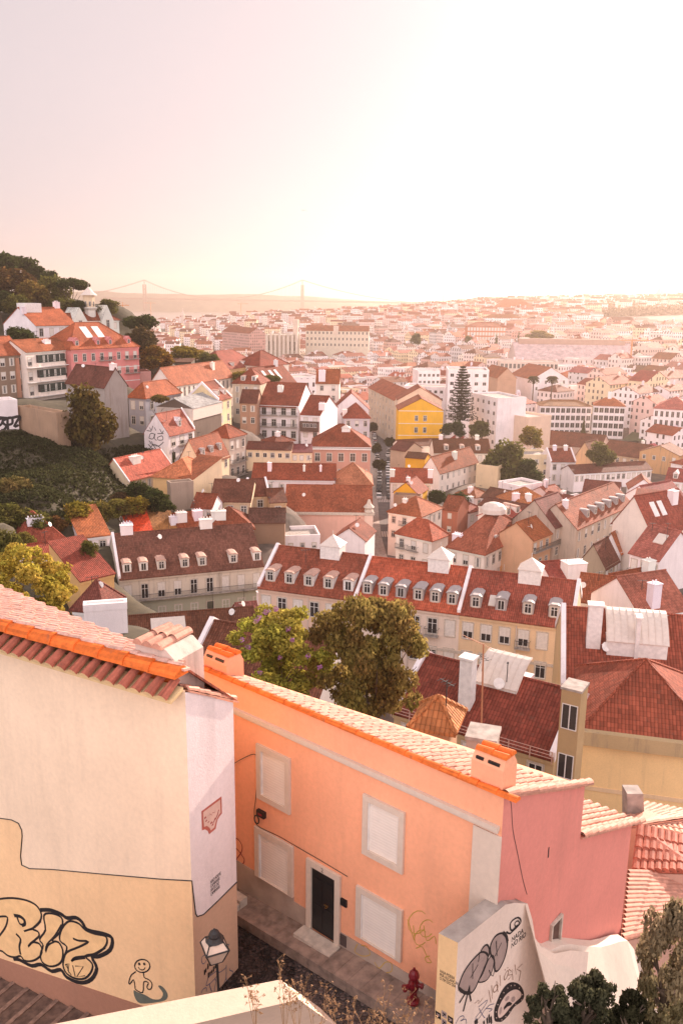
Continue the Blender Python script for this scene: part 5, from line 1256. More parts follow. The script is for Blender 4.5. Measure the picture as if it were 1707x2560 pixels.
# ------------------------------------------------- right of the street
s1 = house("long ochre tenement with brown roof lining the far end of the street", (921, 968), (986, 1001), D=425, h=20, dep=13, rh=4, wall=(.62, .50, .38), tile=TO, win=(5, 9), ws=(1.2, 2.0), st=3.6, far=False, corn=True)
s2 = house("bright yellow gabled house facing the valley", (996, 1025), (1108, 1029), D=318, az=0, h=21, roof='front', rh=4.2, dep=14, wall=Y_, tile=TR, win=(3, 2), ws=(1.1, 1.9), st=4.3, top=2.0, margin=5.0, corn=False, style=('sash',))
for z in (.4, 5.0, 9.4): hbox(s2, "string_course", 0, -.08, s2.h - z, s2.L, -.003, s2.h - z + .22, m_white)
s3 = house("cream gabled house right behind the yellow one", (994, 1000), (1104, 1002), D=345, az=0, h=20, roof='front', rh=5, dep=14, wall=(.72, .56, .44), tile=TR, win=None, corn=False)
s4 = house("white modern apartment block with dark recessed balconies behind the Norfolk pine", (1120, 928), (1222, 930), D=365, az=-4, h=30, roof='flat', dep=18, wall=W_, win=(6, 5), ws=(1.5, 1.4), st=3.4, style=('bare',), flat_deck=(.5, .4, .36))
s5 = house("white modern block with small square windows right of the Norfolk pine", (1176, 985), (1243, 1000), D=335, h=26, roof='flat', dep=12, wall=W_, win=(6, 5), ws=(1.4, 1.4), st=3.5, style=('bare',))
s6 = house("broad white terraced building left of the Norfolk pine", (1010, 968), (1125, 972), D=385, h=18, roof='flat', dep=14, wall=W_, win=(2, 8), ws=(1.3, 1.3), style=('bare',))
s6b = house("white house with small penthouse behind the terraced building", (1045, 930), (1100, 930), D=430, h=20, roof='flat', dep=12, wall=W_, win=(3, 5), ws=(1.3, 1.4), style=('bare',))
s7 = house("plain beige block beside the white modern flats", (1246, 1036), (1320, 1048), D=325, h=14, roof='flat', dep=12, wall=(.70, .52, .40), corn=False)
s8 = house("long house with dark brown roof and three white dormers", (1085, 1131), (1226, 1132), D=262, h=9, rp=(1150, 1098), sl=.6, wall=WC_, tile=TB, win=(1, 8), dorm=[.22, .5, .78], chim=[(.15, .5, 1.2, 1, 1), (.8, .5, 1.2, 1, 1)])
s9 = house("long white house with plain brown roof below the yellow gable", (1000, 1116), (1086, 1112), D=272, h=9, rp=(1050, 1098), sl=.5, wall=WC_, tile=TB, win=None)
s10 = house("small bright yellow house with brown roof beside the street", (1013, 1143), (1062, 1147), D=250, yb=1172, rp=(1040, 1132), sl=.4, wall=Y_, tile=TB, win=None, corn=False)
s11 = house("beige blank-walled house at the street corner left of the small yellow house", (976, 1122), (1014, 1128), D=262, h=12, roof='gable', dep=8, rh=2, wall=(.58, .42, .3), tile=TB, win=None, corn=False)
s12 = house("tall cream tenement with small windows climbing the side street", (1098, 1182), (1194, 1154), D=235, yb=1232, dx=1053, rh=4, wall=WC_, tile=TR, win=(4, 7), ws=(.8, 1.4), chim=[(.5, .3, 1.5, 1, 1.5)], style=('sash', 'blind', 'bare'), cop='')
s13 = house("blank cream block with flat roof right of the tall cream tenement", (1190, 1166), (1244, 1172), D=245, yb=1218, roof='flat', dep=9, wall=(.72, .54, .34), corn=False)
s14 = house("white house with broad red roof and two chimneys at the street bend", (976, 1204), (1080, 1207), D=220, yb=1240, rp=(1030, 1172), sl=.5, wall=W_, tile=(.33, .085, .05), win=(1, 5), ws=(.9, 1.4), chim=[(.03, .2, 1.3, 1.1, 1.5), (.95, .2, 1.3, 1.1, 1.8)])
s15 = house("house with bright yellow gable and red roof beside the street", (984, 1230), (1044, 1236), D=208, h=8, roof='front', rh=2.6, dep=8, wall=Y_, tile=TR, win=None, corn=False, chim=[(.5, .2, .8, .8, .8)])
s16 = house("rough brown block wall in front of the small yellow gable", (984, 1244), (1052, 1248), D=204, yb=1272, roof='flat', dep=3, wall=(.34, .21, .14), old=True, corn=False, name="block_wall", cat="wall")
s17 = house("white corner house with red hipped roof beside the zebra crossing", (971, 1279), (1052, 1292), D=190, yb=1362, dx=1104, roof='hip', rh=3, wall=WC_, tile=TO, win=(3, 3), sw=(3, 4), ws=(.9, 1.5), bal=[(0, 1, 1, 'f')], chim=[(.3, .3, 1, .8, 1)])
s18 = house("white house with shallow red hipped roof in front of the white corner house", (990, 1333), (1079, 1352), D=170, yb=1420, dx=1120, roof='hip', rh=3, wall=WC_, tile=(.42, .11, .06), win=(3, 3), ws=(1.0, 1.8), bal=[(0, 0, 0, 'f'), (0, 1, 1, 'f')])
s19 = house("white corner hotel with red hipped roof, zinc dormers and laundry on its balconies", (1120, 1368), (1210, 1386), D=158, yb=1452, dx=1327, roof='hip', rh=6, wall=WC_, tile=(.40, .105, .06), win=(3, 3), sw=(3, 8), ws=(1.0, 1.8), bal=[(1, 0, 7, 'r')], dorm=[(.3, 'r'), (.46, 'r'), (.62, 'r'), (.78, 'r')], dstyle='metal', chim=[(.05, .15, 2.0, 1.4, 1.5), (.1, .75, 2.2, 1.6, 2.4)])
mb = MB(); mb.lathe([(2.6, 0), (2.5, .8), (1.9, 1.5), (.9, 1.9), (.1, 2.0)], (s19.L * .5, s19.dep * .5, s19.h + 5.4), 12); mb.build("skylight_dome", m_metal, s19.roof)
m_cloth = [plain("laundry_orange", (.7, .3, .1), .8), plain("laundry_white", (.75, .7, .68), .8), plain("laundry_blue", (.25, .3, .4), .8)]
for k in range(6):
    mb = MB(); y = s19.dep * (.25 + .08 * k); mb.box(s19.L + .8, y, s19.h - 4.6, s19.L + .83, y + .7, s19.h - 3.4); mb.build("laundry", m_cloth[k % 3], s19.o)
s20 = house("brick-red house behind the white corner house", (1105, 1272), (1143, 1277), D=205, h=12, roof='gable', dep=8, rh=2.5, wall=(.44, .15, .09), tile=TR, win=(2, 1), ws=(.8, 1.2), old=True)
s21 = house("white house with red-framed dormers behind the corner hotel", (1240, 1302), (1312, 1287), D=182, yb=1335, rp=(1260, 1272), sl=.5, wall=WC_, tile=(.44, .10, .06), win=None, dorm=3, dstyle='white')
s22 = house("tall white blind-walled house with pyramid roof, one side sunlit", (1288, 1262), (1376, 1256), D=202, yb=1322, roof='pyr', dep=9, rh=3, wall=W_, tile=(.48, .15, .07), win=(3, 3), ws=(.7, 1.1), margin=2, chim=[(.1, .2, 1.5, 1.2, 1.5), (.4, .1, 1.2, 1.2, 1.4)])
s23 = house("long low white house with flat brown roof and slit windows", (1202, 1243), (1302, 1262), D=215, h=6, rp=(1260, 1225), sl=.45, wall=W_, tile=TB, win=(1, 4), ws=(.9, .7))
s24 = house("brown tiled roof in front of the slit-windowed white house", (1196, 1262), (1300, 1282), D=205, h=5, rp=(1240, 1248), sl=.4, wall=WC_, tile=TB, win=None)
s25 = house("long stained terrace with red roof and grey metal dormers running up the slope", (1440, 1322), (1578, 1260), D=160, h=9, dep=9, rh=4, wall=(.58, .46, .36), tile=(.30, .08, .05), old=True, win=(2, 9), ws=(1.0, 1.8), dorm=[.25, .38, .51, .64, .77, .90], dstyle='metal', chim=[(.08, .4, 1, .9, 1.2)])
s26 = house("big white gabled house with brown roof and skylights at the right edge", (1627, 1333), (1735, 1312), D=142, yb=1375, dx=1528, rh=5.5, wall=WC_, tile=(.28, .085, .05), win=(1, 3), chim=[(.75, .35, 1.4, 1.3, 1.8)])
for fx in (.28, .45): skylight(s26, fx, .28, 1.2, 1.6, m_white)
s27 = house("white modern house with big balconies and a pale pink roof at the right edge", (1574, 1380), (1648, 1400), D=122, yb=1468, dx=1735, roof='gable', rh=3.4, wall=W_, tile=TP, win=(2, 3), ws=(1.6, 2.2), st=3.4, bal=[(0, 0, 2, 'f')], corn=False)
skylight(s27, .62, .30, 1.6, 1.4, m_metal)
s28 = house("crumbling stone house with brown roof and green shutters, seen from above", (1511, 1418), (1545, 1398), D=136, h=9, dx=1446, rh=3.4, wall=(.40, .31, .22), tile=TB, old=True, win=(2, 3), ws=(.9, 1.8))
s29 = house("white house with sunlit orange roof between the stone house and the terrace", (1548, 1380), (1580, 1362), D=146, h=9, dx=1500, rh=3, wall=W_, tile=(.48, .16, .08), win=(2, 2), ws=(.9, 1.6))
s30 = house("house with dark red roof and a white chimney block right behind the ochre terrace", (1378, 1448), (1440, 1443), D=118, h=6, rp=(1410, 1402), sl=.5, wall=W_, tile=(.30, .07, .05), win=None, chim=[(.95, .1, 3.0, 2.2, 1.6)])
s31 = house("sunlit terrace house with peach wall and plants beside the corner hotel", (1330, 1350), (1404, 1322), D=155, h=8, dep=7, rh=2.6, wall=(.68, .40, .24), tile=TO, win=(2, 5), ws=(.9, 1.5), bal=[(0, 0, 4, 'f')])
s32 = house("dark-roofed house with one gabled dormer right of the peach terrace", (1385, 1318), (1440, 1296), D=160, h=9, dep=9, rh=4.5, wall=(.5, .4, .32), tile=(.19, .06, .045), old=True, win=(2, 3), dorm=[.5], dstyle='gable')
s33 = house("long white house with brown roof and two rows of windows", (1435, 1184), (1628, 1173), D=255, yb=1225, rp=(1530, 1158), sl=.5, wall=W_, tile=TB, win=(2, 15), ws=(.95, 1.5), st=3.6)
s34 = house("pale yellow flat-roofed house left of the tall white house", (1307, 1142), (1376, 1142), D=270, yb=1208, roof='flat', dep=10, wall=(.72, .58, .38), win=(3, 3), ws=(1.2, 1.5))
s35 = house("tall white house with dark red roof split by a white party wall", (1376, 1154), (1438, 1154), D=266, yb=1212, rp=(1400, 1122), sl=.6, wall=W_, tile=(.29, .075, .05), win=(3, 3), ws=(1.0, 1.7), cop='lr', chim=[(.3, .45, 1.1, 1, 1.2), (.75, .45, 1.1, 1, 1.2)])
s36 = house("ruined ochre gable wall beside the round tree on the right", (1440, 1135), (1478, 1140), D=275, h=13, roof='front', dep=9, rh=4, wall=(.52, .33, .19), tile=TB, old=True, corn=False)
s37 = house("long stained building with patched brown roof below the hotel blocks", (1345, 1108), (1500, 1122), D=325, h=10, rp=(1430, 1082), sl=.5, wall=(.54, .38, .3), tile=TB, old=True, win=None)
s38 = house("second long brown-roofed building right of the round tree", (1500, 1132), (1606, 1146), D=300, h=10, rp=(1550, 1104), sl=.5, wall=(.52, .38, .26), tile=TB, old=True, win=(1, 6))
s39 = house("roofless ochre ruin with stained walls at the right", (1598, 1128), (1697, 1140), D=285, yb=1178, roof='front', dep=9, rh=2.5, wall=(.58, .34, .17), tile=TB, old=True, win=(1, 4), ws=(.9, 1.3), corn=False)
s40 = house("white house with dark red roof and one white dormer at the right edge", (1662, 1200), (1740, 1208), D=240, yb=1235, rp=(1690, 1172), sl=.55, wall=W_, tile=(.30, .07, .05), win=(1, 4), dorm=[.3], dstyle='gable')
s41 = house("white house with broken brown roof below the long white house", (1455, 1232), (1545, 1240), D=225, h=7, roof='gable', dep=9, rh=2.6, wall=W_, tile=TB, win=(1, 4))
s42 = house("white gabled house below the right end of the long white house", (1572, 1222), (1640, 1226), D=232, h=8, roof='front', dep=8, rh=2.8, wall=W_, tile=TR, win=(1, 2), corn=False)
s43 = house("house with dark red roof and sunlit ridge among white gables at right", (1640, 1262), (1716, 1246), D=200, h=7, dep=10, rh=3.6, wall=W_, tile=(.25, .065, .05), win=(1, 4))
s44 = house("white house with a red lean-to roof below the stained terrace's top end", (1580, 1268), (1650, 1275), D=190, h=7, roof='mono', dep=9, rh=2.5, wall=WC_, tile=TR, win=(1, 3))
s45 = house("white house with red roof and a white chimney wall near the round metal dish", (1545, 1500), (1640, 1480), D=112, h=6, dx=1490, rh=3, wall=W_, tile=TR, win=None, chim=[(.9, .3, 1.4, 1.2, 2.4)])
s46 = house("house with pinkish tiled roof behind the white loft at right", (1600, 1540), (1720, 1520), D=98, h=6, dep=9, rh=3.4, wall=W_, tile=(.36, .12, .09), win=None, chim=[(.35, .1, 1.3, 1.1, 2.6)])
s47 = house("low house with pale zinc awning and red roof beside the terrace's right end", (1440, 1500), (1530, 1512), D=110, h=5, dep=8, rh=2.5, wall=W_, tile=TO, win=None)
s48 = house("red-roofed annex tucked behind the corner hotel's left side", (1080, 1395), (1122, 1390), D=168, h=7, roof='mono', dep=8, rh=3, wall=W_, tile=(.44, .11, .06), win=None)

# ------------------------------------------------- big hotel blocks
HB = dict(wall=W_, ws=(1.9, 2.3), st=3.5, top=1.0, style=('bare',), found=8, corn=False)
b1 = house("white hotel block with dark windows and a moss-brown roof, left of the three", (1350, 1014), (1478, 1016), D=415, h=15, dep=12, roof='hip', rh=2.2, tile=(.26, .13, .05), win=(4, 10), **HB)
b2 = house("white hotel block with red roof and white chimneys, running away up the avenue", (1484, 1013), (1562, 1016), D=400, h=19, dx=1642, roof='hip', rh=3, tile=TO, win=(5, 6), sw=(5, 14), chim=[(.5, .5, 1.6, 1.4, 2.5)], **HB)
b3 = house("white hotel block with red pyramid roof at the right edge", (1634, 1020), (1730, 1026), D=352, h=18, dep=18, roof='pyr', rh=4, tile=TP, win=(5, 7), **HB)

# ------------------------------------------------- landmark buildings farther off
f1 = house("ruined gothic church with bare stone buttresses and no roof", (668, 838), (742, 838), D=900, az=-3, yb=888, roof='flat', dep=30, wall=(.60, .50, .40), win=(1, 6), ws=(2.2, 9), top=6, style=('bare',), name="ruined_church", cat="church")
for k in range(8): hbox(f1, "buttress", f1.L * k / 7 - 1.2, -3, -5, f1.L * k / 7 + 1.2, -.01, f1.h + (3 if k % 2 else 1), m_wall, (.62, .52, .43))
hbox(f1, "bell_turret", f1.L - 4, 2, f1.h, f1.L + 1, 7, f1.h + 16, m_wall, (.64, .52, .42))
f2 = house("long cream convent with red roof next to the ruined church", (764, 826), (922, 832), D=920, az=-3, yb=880, roof='gable', dep=16, rh=5, wall=(.66, .56, .44), tile=TO, win=(3, 16), ws=(1.6, 2.6), st=6, style=('bare',), corn=False)
hbox(f2, "pediment", f2.L * .44, -.6, f2.h - 4, f2.L * .52, 3, f2.h + 5, m_wall, (.64, .52, .42))
f3 = house("orange-red palace with rows of pale arched windows", (1168, 816), (1264, 820), D=850, az=-2, yb=856, roof='hip', dep=22, rh=4, wall=(.58, .20, .10), tile=TO, win=(4, 13), ws=(1.9, 2.9), st=4.4, style=('blind',), corn=False)
f4 = house("railway station with long pale vaulted shed roof", (1290, 898), (1590, 892), D=640, az=-2, h=12, roof='gable', dep=42, rh=11, wall=(.62, .48, .44), tile=(.62, .50, .47), win=None, corn=False, name="railway_station", cat="station")
hbox(f4, "clerestory", 4, f4.dep / 2 - 2.5, f4.h + f4.rh - 1, f4.L - 4, f4.dep / 2 + 2.5, f4.h + f4.rh + 3, m_wall, (.42, .28, .22))
f5 = house("long reddish palace with brown roof in the lower city", (556, 828), (624, 834), D=1050, h=20, roof='gable', dep=20, rh=6, wall=(.56, .32, .28), tile=TR, far=True)
f6 = house("long white hospital with rows of windows on the right hillside", (1212, 794), (1304, 796), D=1050, az=0, h=18, roof='hip', dep=18, rh=4, wall=W_, tile=TO, far=True)
f7 = house("long white palace with broad brown roof under the right skyline", (1240, 768), (1332, 770), D=1350, az=0, h=16, roof='hip', dep=25, rh=12, wall=W_, tile=TO, far=True)
f8 = house("wide white barracks above the station shed", (1362, 780), (1436, 784), D=1150, az=0, h=18, roof='hip', dep=18, rh=3, wall=W_, tile=TO, far=True)
f9 = house("white twin-gabled house on the right hillside", (1495, 806), (1540, 808), D=1000, az=0, h=16, roof='front', dep=14, rh=6, wall=W_, tile=TO, far=True)
f10 = house("long low white gallery with brown roof above the station", (1418, 838), (1520, 840), D=900, az=-1, h=12, roof='gable', dep=14, rh=4, wall=W_, tile=TO, far=True)
f11 = house("ornate stone station front with pale roof", (1250, 905), (1395, 915), D=560, az=-3, h=16, roof='flat', dep=14, wall=(.66, .52, .44), win=(2, 14), ws=(1.8, 3), st=5, style=('bare',))
f12 = house("white theatre-like hall with red gable facing left, beyond the palms", (1330, 948), (1420, 952), D=470, az=12, h=16, roof='front', dep=30, rh=6, wall=W_, tile=TO, win=(2, 4))
f13 = house("brown-sided hall with sunlit orange roof right of the modern flats", (1243, 945), (1290, 955), D=460, az=10, h=14, roof='front', dep=25, rh=5, wall=(.5, .3, .2), tile=TO, win=None)
# =================================================================== ground heights
AZS = [math.atan2(x - 853, 2246) for x in (-200, 300, 600, 900, 1200, 1500, 1800, 2400)]
DS = [300, 420, 600, 800, 1000, 1300, 1600, 2000, 2400, 3000, 4000, 9000]
GT = [[60, 60, 50, 40, 30, 20, 15, 12, 5, -15, -25, -25], [50, 40, 25, 18, 15, 15, 18, 20, 8, -15, -25, -25], [38, 30, 22, 18, 20, 30, 38, 42, 15, -15, -25, -25], [33, 29, 22, 22, 30, 45, 57, 56, 40, -15, -25, -25],
      [36, 30, 30, 40, 52, 64, 70, 76, 80, 40, -25, -25], [38, 36, 38, 48, 58, 70, 80, 87, 90, 60, 0, -20], [40, 38, 42, 54, 64, 76, 86, 93, 94, 80, 20, -10], [45, 45, 50, 60, 70, 80, 90, 95, 97, 80, 20, 0]]
GT = np.array(GT, float)
def far_z(x, y):
    D = np.clip(np.hypot(x, y), DS[0], DS[-1]); a = np.clip(np.arctan2(x, y), AZS[0], AZS[-1])
    i = np.clip(np.searchsorted(AZS, a) - 1, 0, len(AZS) - 2); j = np.clip(np.searchsorted(DS, D) - 1, 0, len(DS) - 2)
    A_ = np.array(AZS); D_ = np.array(DS)
    s = (a - A_[i]) / (A_[i + 1] - A_[i]); t = (D - D_[j]) / (D_[j + 1] - D_[j])
    return GT[i, j] * (1 - s) * (1 - t) + GT[i + 1, j] * s * (1 - t) + GT[i, j + 1] * (1 - s) * t + GT[i + 1, j + 1] * s * t
# the street: centre line, width from the picture
STREET = []
for (xl, xr, y, z) in ((975, 1015, 1420, 38.5), (955, 1003, 1350, 37.5), (947, 990, 1300, 36.5), (943, 976, 1240, 35.5), (946, 972, 1190, 34.5), (938, 973, 1140, 33.5), (930, 985, 1095, 32.5), (930, 985, 1060, 31.5), (935, 978, 1035, 31)):
    STREET.append((at_z(xl, y, z), at_z(xr, y, z)))
SPTS = []
for (a, b), (c, d) in zip(STREET[:-1], STREET[1:]):
    for k in range(6):
        l, r_ = a.lerp(c, k / 6), b.lerp(d, k / 6); m_ = (l + r_) / 2; SPTS.append((m_.x, m_.y, m_.z - .4, (r_ - l).length / 2))
PTS = [(p.x, p.y, b) for p, b in BASES if math.hypot(p.x, p.y) < 480]
for l, r_ in STREET:
    for p in (l, r_, (l + r_) / 2): PTS.append((p.x, p.y, p.z - .35)); PTS.append((p.x, p.y, p.z - .35))
EXTRA = []   # open slopes and gardens, read from the picture: (px, py, height)
for (x, y, D) in ((60, 1100, 178), (200, 1120, 182), (300, 1095, 205), (100, 1180, 165), (180, 1050, 195), (60, 1230, 148), (370, 1120, 200), (240, 1150, 186), (350, 1260, 150), (150, 1280, 140), (420, 1290, 146), (20, 1300, 130),
                  (30, 860, 280), (100, 790, 300), (20, 720, 330), (150, 740, 330), (380, 900, 270), (340, 880, 300), (480, 900, 300), (250, 760, 320), (320, 850, 290), (200, 800, 305), (0, 780, 300)):
    p = at_y(x, y, D); PTS.append((p.x, p.y, p.z)); EXTRA.append(p)
for (x, y, z) in ((0, 24, 76), (-12, 26, 75), (12, 26, 72), (-20, 40, 66), (0, 40, 64), (20, 36, 62), (35, 30, 60), (-40, 30, 70), (-10, 62, 57), (15, 58, 55), (40, 60, 52), (-60, 60, 62), (-60, 110, 55), (70, 90, 48), (80, 130, 45), (90, 30, 60), (-70, 20, 75), (-90, 160, 70)):
    PTS.append((x, y, z))
PTS = np.array(PTS)
def near_z(x, y):
    x = np.asarray(x, float); y = np.asarray(y, float); sh = x.shape; x = x.ravel(); y = y.ravel(); out = np.empty_like(x)
    for k in range(0, len(x), 4000):
        d = (x[k:k + 4000, None] - PTS[None, :, 0]) ** 2 + (y[k:k + 4000, None] - PTS[None, :, 1]) ** 2
        wt = 1 / (d + 6.0) ** 2.2
        out[k:k + 4000] = (wt * PTS[None, :, 2]).sum(1) / wt.sum(1)
    return out.reshape(sh)
def ground(x, y):
    x = np.asarray(x, float); y = np.asarray(y, float); D = np.hypot(x, y)
    t = np.clip((D - 330) / 170, 0, 1); t = t * t * (3 - 2 * t)
    z = near_z(x, y) * (1 - t) + far_z(x, y) * t
    best = np.full(np.shape(z), 1e9); zs = np.zeros(np.shape(z))     # cut the street into the slope
    for cx, cy, cz, hw_ in SPTS:
        d = np.hypot(x - cx, y - cy) - hw_; m = d < best; best = np.where(m, d, best); zs = np.where(m, cz, zs)
    k = np.clip((best - 3.0) / 9.0, 0, 1); k = k * k * (3 - 2 * k)
    return zs * (1 - k) + z * k
def gz(x, y): return float(ground(np.array([x]), np.array([y]))[0])

def ground_mat():
    m, nt, b = new_mat("town_ground"); g = G(nt); geo = g.n('NewGeometry'); P = geo.outputs['Position']
    sp = g.n('SeparateXYZ'); g.l(P, sp.inputs[0]); slope_ = g.rng(g.math('ADD', sp.outputs[0], g.math('MULTIPLY', sp.outputs[1], .14)), -6, 4, 1, 0)
    n1 = g.rng(g.noise(P, .05, 6), .4, .62, 0, 1); n2 = g.rng(g.noise(P, .6, 5), .3, .7, .6, 1.3)
    c = g.mix(n1, (.10, .078, .062, 1), (.15, .10, .075, 1)); c = g.mix(slope_, c, (.060, .048, .026, 1)); c = g.mix(1.0, c, n2, 'MULTIPLY')
    g.l(c, b.inputs['Base Color']); b.inputs['Roughness'].default_value = .95
    return m
def grid(name, rs, as_, mat):
    R_, A_ = np.meshgrid(rs, as_, indexing='ij'); X = R_ * np.sin(A_); Y = R_ * np.cos(A_); Z = ground(X, Y)
    n, m = R_.shape; co = np.stack([X, Y, Z], -1).reshape(-1, 3); idx = np.arange(n * m).reshape(n, m)
    f = np.stack([idx[:-1, :-1], idx[:-1, 1:], idx[1:, 1:], idx[1:, :-1]], -1).reshape(-1, 4)
    me = bpy.data.meshes.new(name); me.from_pydata(co.tolist(), [], f[:, ::-1].tolist()); me.materials.append(mat); me.polygons.foreach_set('use_smooth', [True] * len(f)); me.update()
    return struct(link(name, me))
grid("ground", np.concatenate([np.linspace(23, 120, 50), np.linspace(122, 480, 130), np.geomspace(490, 4200, 60)]), np.linspace(rad(-62), rad(62), 220), ground_mat())
# water of the estuary
def water():
    m, nt, b = new_mat("river_water"); g = G(nt); tc = g.n('NewGeometry')
    b.inputs['Base Color'].default_value = (.10, .09, .09, 1); b.inputs['Roughness'].default_value = .22
    g.l(g.bump(g.noise(tc.outputs['Position'], .05, 5), 6.0, .5), b.inputs['Normal']); return m
mb = MB(); mb.poly([(-6500, 1500, 0), (6500, 1500, 0), (6500, 7800, 0), (-6500, 7800, 0)]); struct(mb.build("river", water()))
# far bank
def hills(name, px, ys, D, dep, mat):
    tops = [at_y(x, y, D) for x, y in zip(px, ys)]; me = MB(); prev = None
    for i, t in enumerate(tops):
        row = [Vector((t.x, t.y - dep * .25, -2)), Vector((t.x, t.y - dep * .12, t.z * .62)), t, Vector((t.x * 1.2, t.y + dep, t.z * .9)), Vector((t.x * 1.4, t.y + dep * 2, -5))]
        if prev:
            for a in range(4): me.poly([prev[a], row[a], row[a + 1], prev[a + 1]])
        prev = row
    return struct(me.build(name, mat))
m_hill = plain("scrub_hill", (.10, .085, .05), .95, var=.5, scale=.02)
px = [-700, -300, 0, 150, 230, 260, 290, 330, 370, 420, 470, 520, 580, 640, 700, 760, 800, 860, 920, 980, 1050, 1150, 1300, 1600, 2000, 2500]
ys = [735, 730, 728, 728, 729, 728, 731, 733, 734, 734, 737, 737, 735, 737, 739, 741, 744, 748, 752, 755, 757, 758, 759, 762, 765, 768]
ys = [y + (0.8 * math.sin(i * 2.3)) for i, y in enumerate(ys)]
px2 = np.linspace(-700, 2500, 140); ys2 = np.interp(px2, px, ys) + np.array([rng.uniform(-1.0, .6) for _ in px2])
hills("far_bank", px2.tolist(), ys2.tolist(), 5200, 900, m_hill)
# ------------------------------------------------- suspension bridge
m_bridge = plain("red_steel", (.13, .03, .02), .7)
br = thing("suspension_bridge", "red suspension bridge with two tall towers crossing the estuary in haze", "bridge", at_y(756, 775, 4600))
T1, T2 = at_y(756, 700, 4600), at_y(361, 700, 5000)
ax = (T1 - T2); ax.z = 0; ax.normalize(); nx = Vector((-ax.y, ax.x, 0)); o = br.location
dk = (at_y(756, 752, 4600).z + at_y(361, 747, 5000).z) / 2
for T in (T1, T2):
    mb = MB(); hw_ = 10
    for s in (-1, 1):
        c = Vector((T.x, T.y, 0)) + nx * hw_ * s - o
        mb.hexa([c + Vector((-4.5, -4.5, -o.z - 5)), c + Vector((4.5, -4.5, -o.z - 5)), c + Vector((4.5, 4.5, -o.z - 5)), c + Vector((-4.5, 4.5, -o.z - 5)), c + Vector((-3.6, -3.6, T.z - o.z)), c + Vector((3.6, -3.6, T.z - o.z)), c + Vector((3.6, 3.6, T.z - o.z)), c + Vector((-3.6, 3.6, T.z - o.z))])
    for fz in (.995, .8, .62): mb.tube(Vector((T.x, T.y, T.z * fz)) + nx * hw_ - o, Vector((T.x, T.y, T.z * fz)) - nx * hw_ - o, 2.2, 6)
    for f0, f1 in ((.98, .8), (.8, .62), (.62, .46)):
        mb.tube(Vector((T.x, T.y, T.z * f0)) + nx * hw_ - o, Vector((T.x, T.y, T.z * f1)) - nx * hw_ - o, 1.3, 5); mb.tube(Vector((T.x, T.y, T.z * f0)) - nx * hw_ - o, Vector((T.x, T.y, T.z * f1)) + nx * hw_ - o, 1.3, 5)
    mb.build("tower", m_bridge, br)
E0 = Vector((T2.x, T2.y, 0)) - ax * 900; E1 = Vector((T1.x, T1.y, 0)) + ax * 2400
mb = MB(); a, b = E0 - o, E1 - o; a.z = b.z = dk - o.z
mb.hexa([a - nx * 11 - Vector((0, 0, 5)), b - nx * 11 - Vector((0, 0, 5)), b + nx * 11 - Vector((0, 0, 5)), a + nx * 11 - Vector((0, 0, 5)), a - nx * 11 + Vector((0, 0, 4)), b - nx * 11 + Vector((0, 0, 4)), b + nx * 11 + Vector((0, 0, 4)), a + nx * 11 + Vector((0, 0, 4))]); mb.build("deck", m_bridge, br)
for k in range(7):
    p = Vector((T1.x, T1.y, 0)) + ax * (700 + k * 240) - o; mb = MB(); mb.hexa([p + Vector((x_, y_, z_)) for z_ in (-o.z - 5, dk - o.z - 5) for x_, y_ in ((-4, -8), (4, -8), (4, 8), (-4, 8))]); mb.build("pier", m_concrete, br)
def sag(P0, P1, low, n=40): return [P0.lerp(P1, k / n) * 1 + Vector((0, 0, -4 * low * (k / n) * (1 - k / n))) for k in range(n + 1)]
for s in (-1, 1):
    mb = MB(); off = nx * 9 * s - o
    main = [p + off for p in sag(T2, T1, T1.z - dk - 8)]; mb.path(main, 1.1, 5)
    mb.path([p + off for p in sag(T1, Vector((T1.x, T1.y, dk)) + ax * 620, 18)], 1.1, 5); mb.path([p + off for p in sag(Vector((T2.x, T2.y, dk)) - ax * 620, T2, 18)], 1.1, 5)
    mb.build("main_cable", m_bridge, br)
    mb = MB()
    for p in main[1:-1]: mb.tube(p, Vector((p.x, p.y, dk - o.z)), .35, 3, cap=False)
    mb.build("hangers", m_bridge, br)
# ------------------------------------------------- domed basilica on the skyline
bp = at_y(1647, 748, 1900); s = 1.0
ba = thing("domed_church", "far domed church silhouetted on the right skyline", "church", bp)
k = 1900 / 2180
mb = MB(); mb.lathe([(9 * k * 1.0, -8 * k), (9 * k, 7 * k), (10 * k, 8 * k), (9.5 * k, 14 * k), (7 * k, 21 * k), (3 * k, 25 * k), (2.0 * k, 26 * k), (2 * k, 30 * k), (.6 * k, 34 * k), (.4 * k, 40 * k)], seg=16); mb.build("dome", m_wall, ba, color=(.6, .5, .42), smooth=True)
mb = MB(); mb.box(8 * k, -6 * k, -10 * k, 45 * k, 12 * k, 9 * k); mb.box(36 * k, -6 * k, 9 * k, 40 * k, -1 * k, 18 * k); mb.box(42 * k, -6 * k, 9 * k, 46 * k, -1 * k, 18 * k); mb.build("nave", m_wall, ba, color=(.6, .5, .42))
BASES.append((bp, bp.z - 10))
ctp = at_y(458, 806, 1900)   # little little bell tower
bt = thing("bell_tower", "small pale bell tower near the water's edge", "tower", ctp)
k = 1900 / 2180; mb = MB(); mb.box(-4 * k, -4 * k, -30, 4 * k, 4 * k, 18 * k); mb.lathe([(4.6 * k, 18 * k), (4 * k, 19 * k), (2.6 * k, 24 * k), (1 * k, 27 * k), (.3 * k, 34 * k)], seg=8); mb.build("shaft", m_wall, bt, color=(.62, .5, .44))
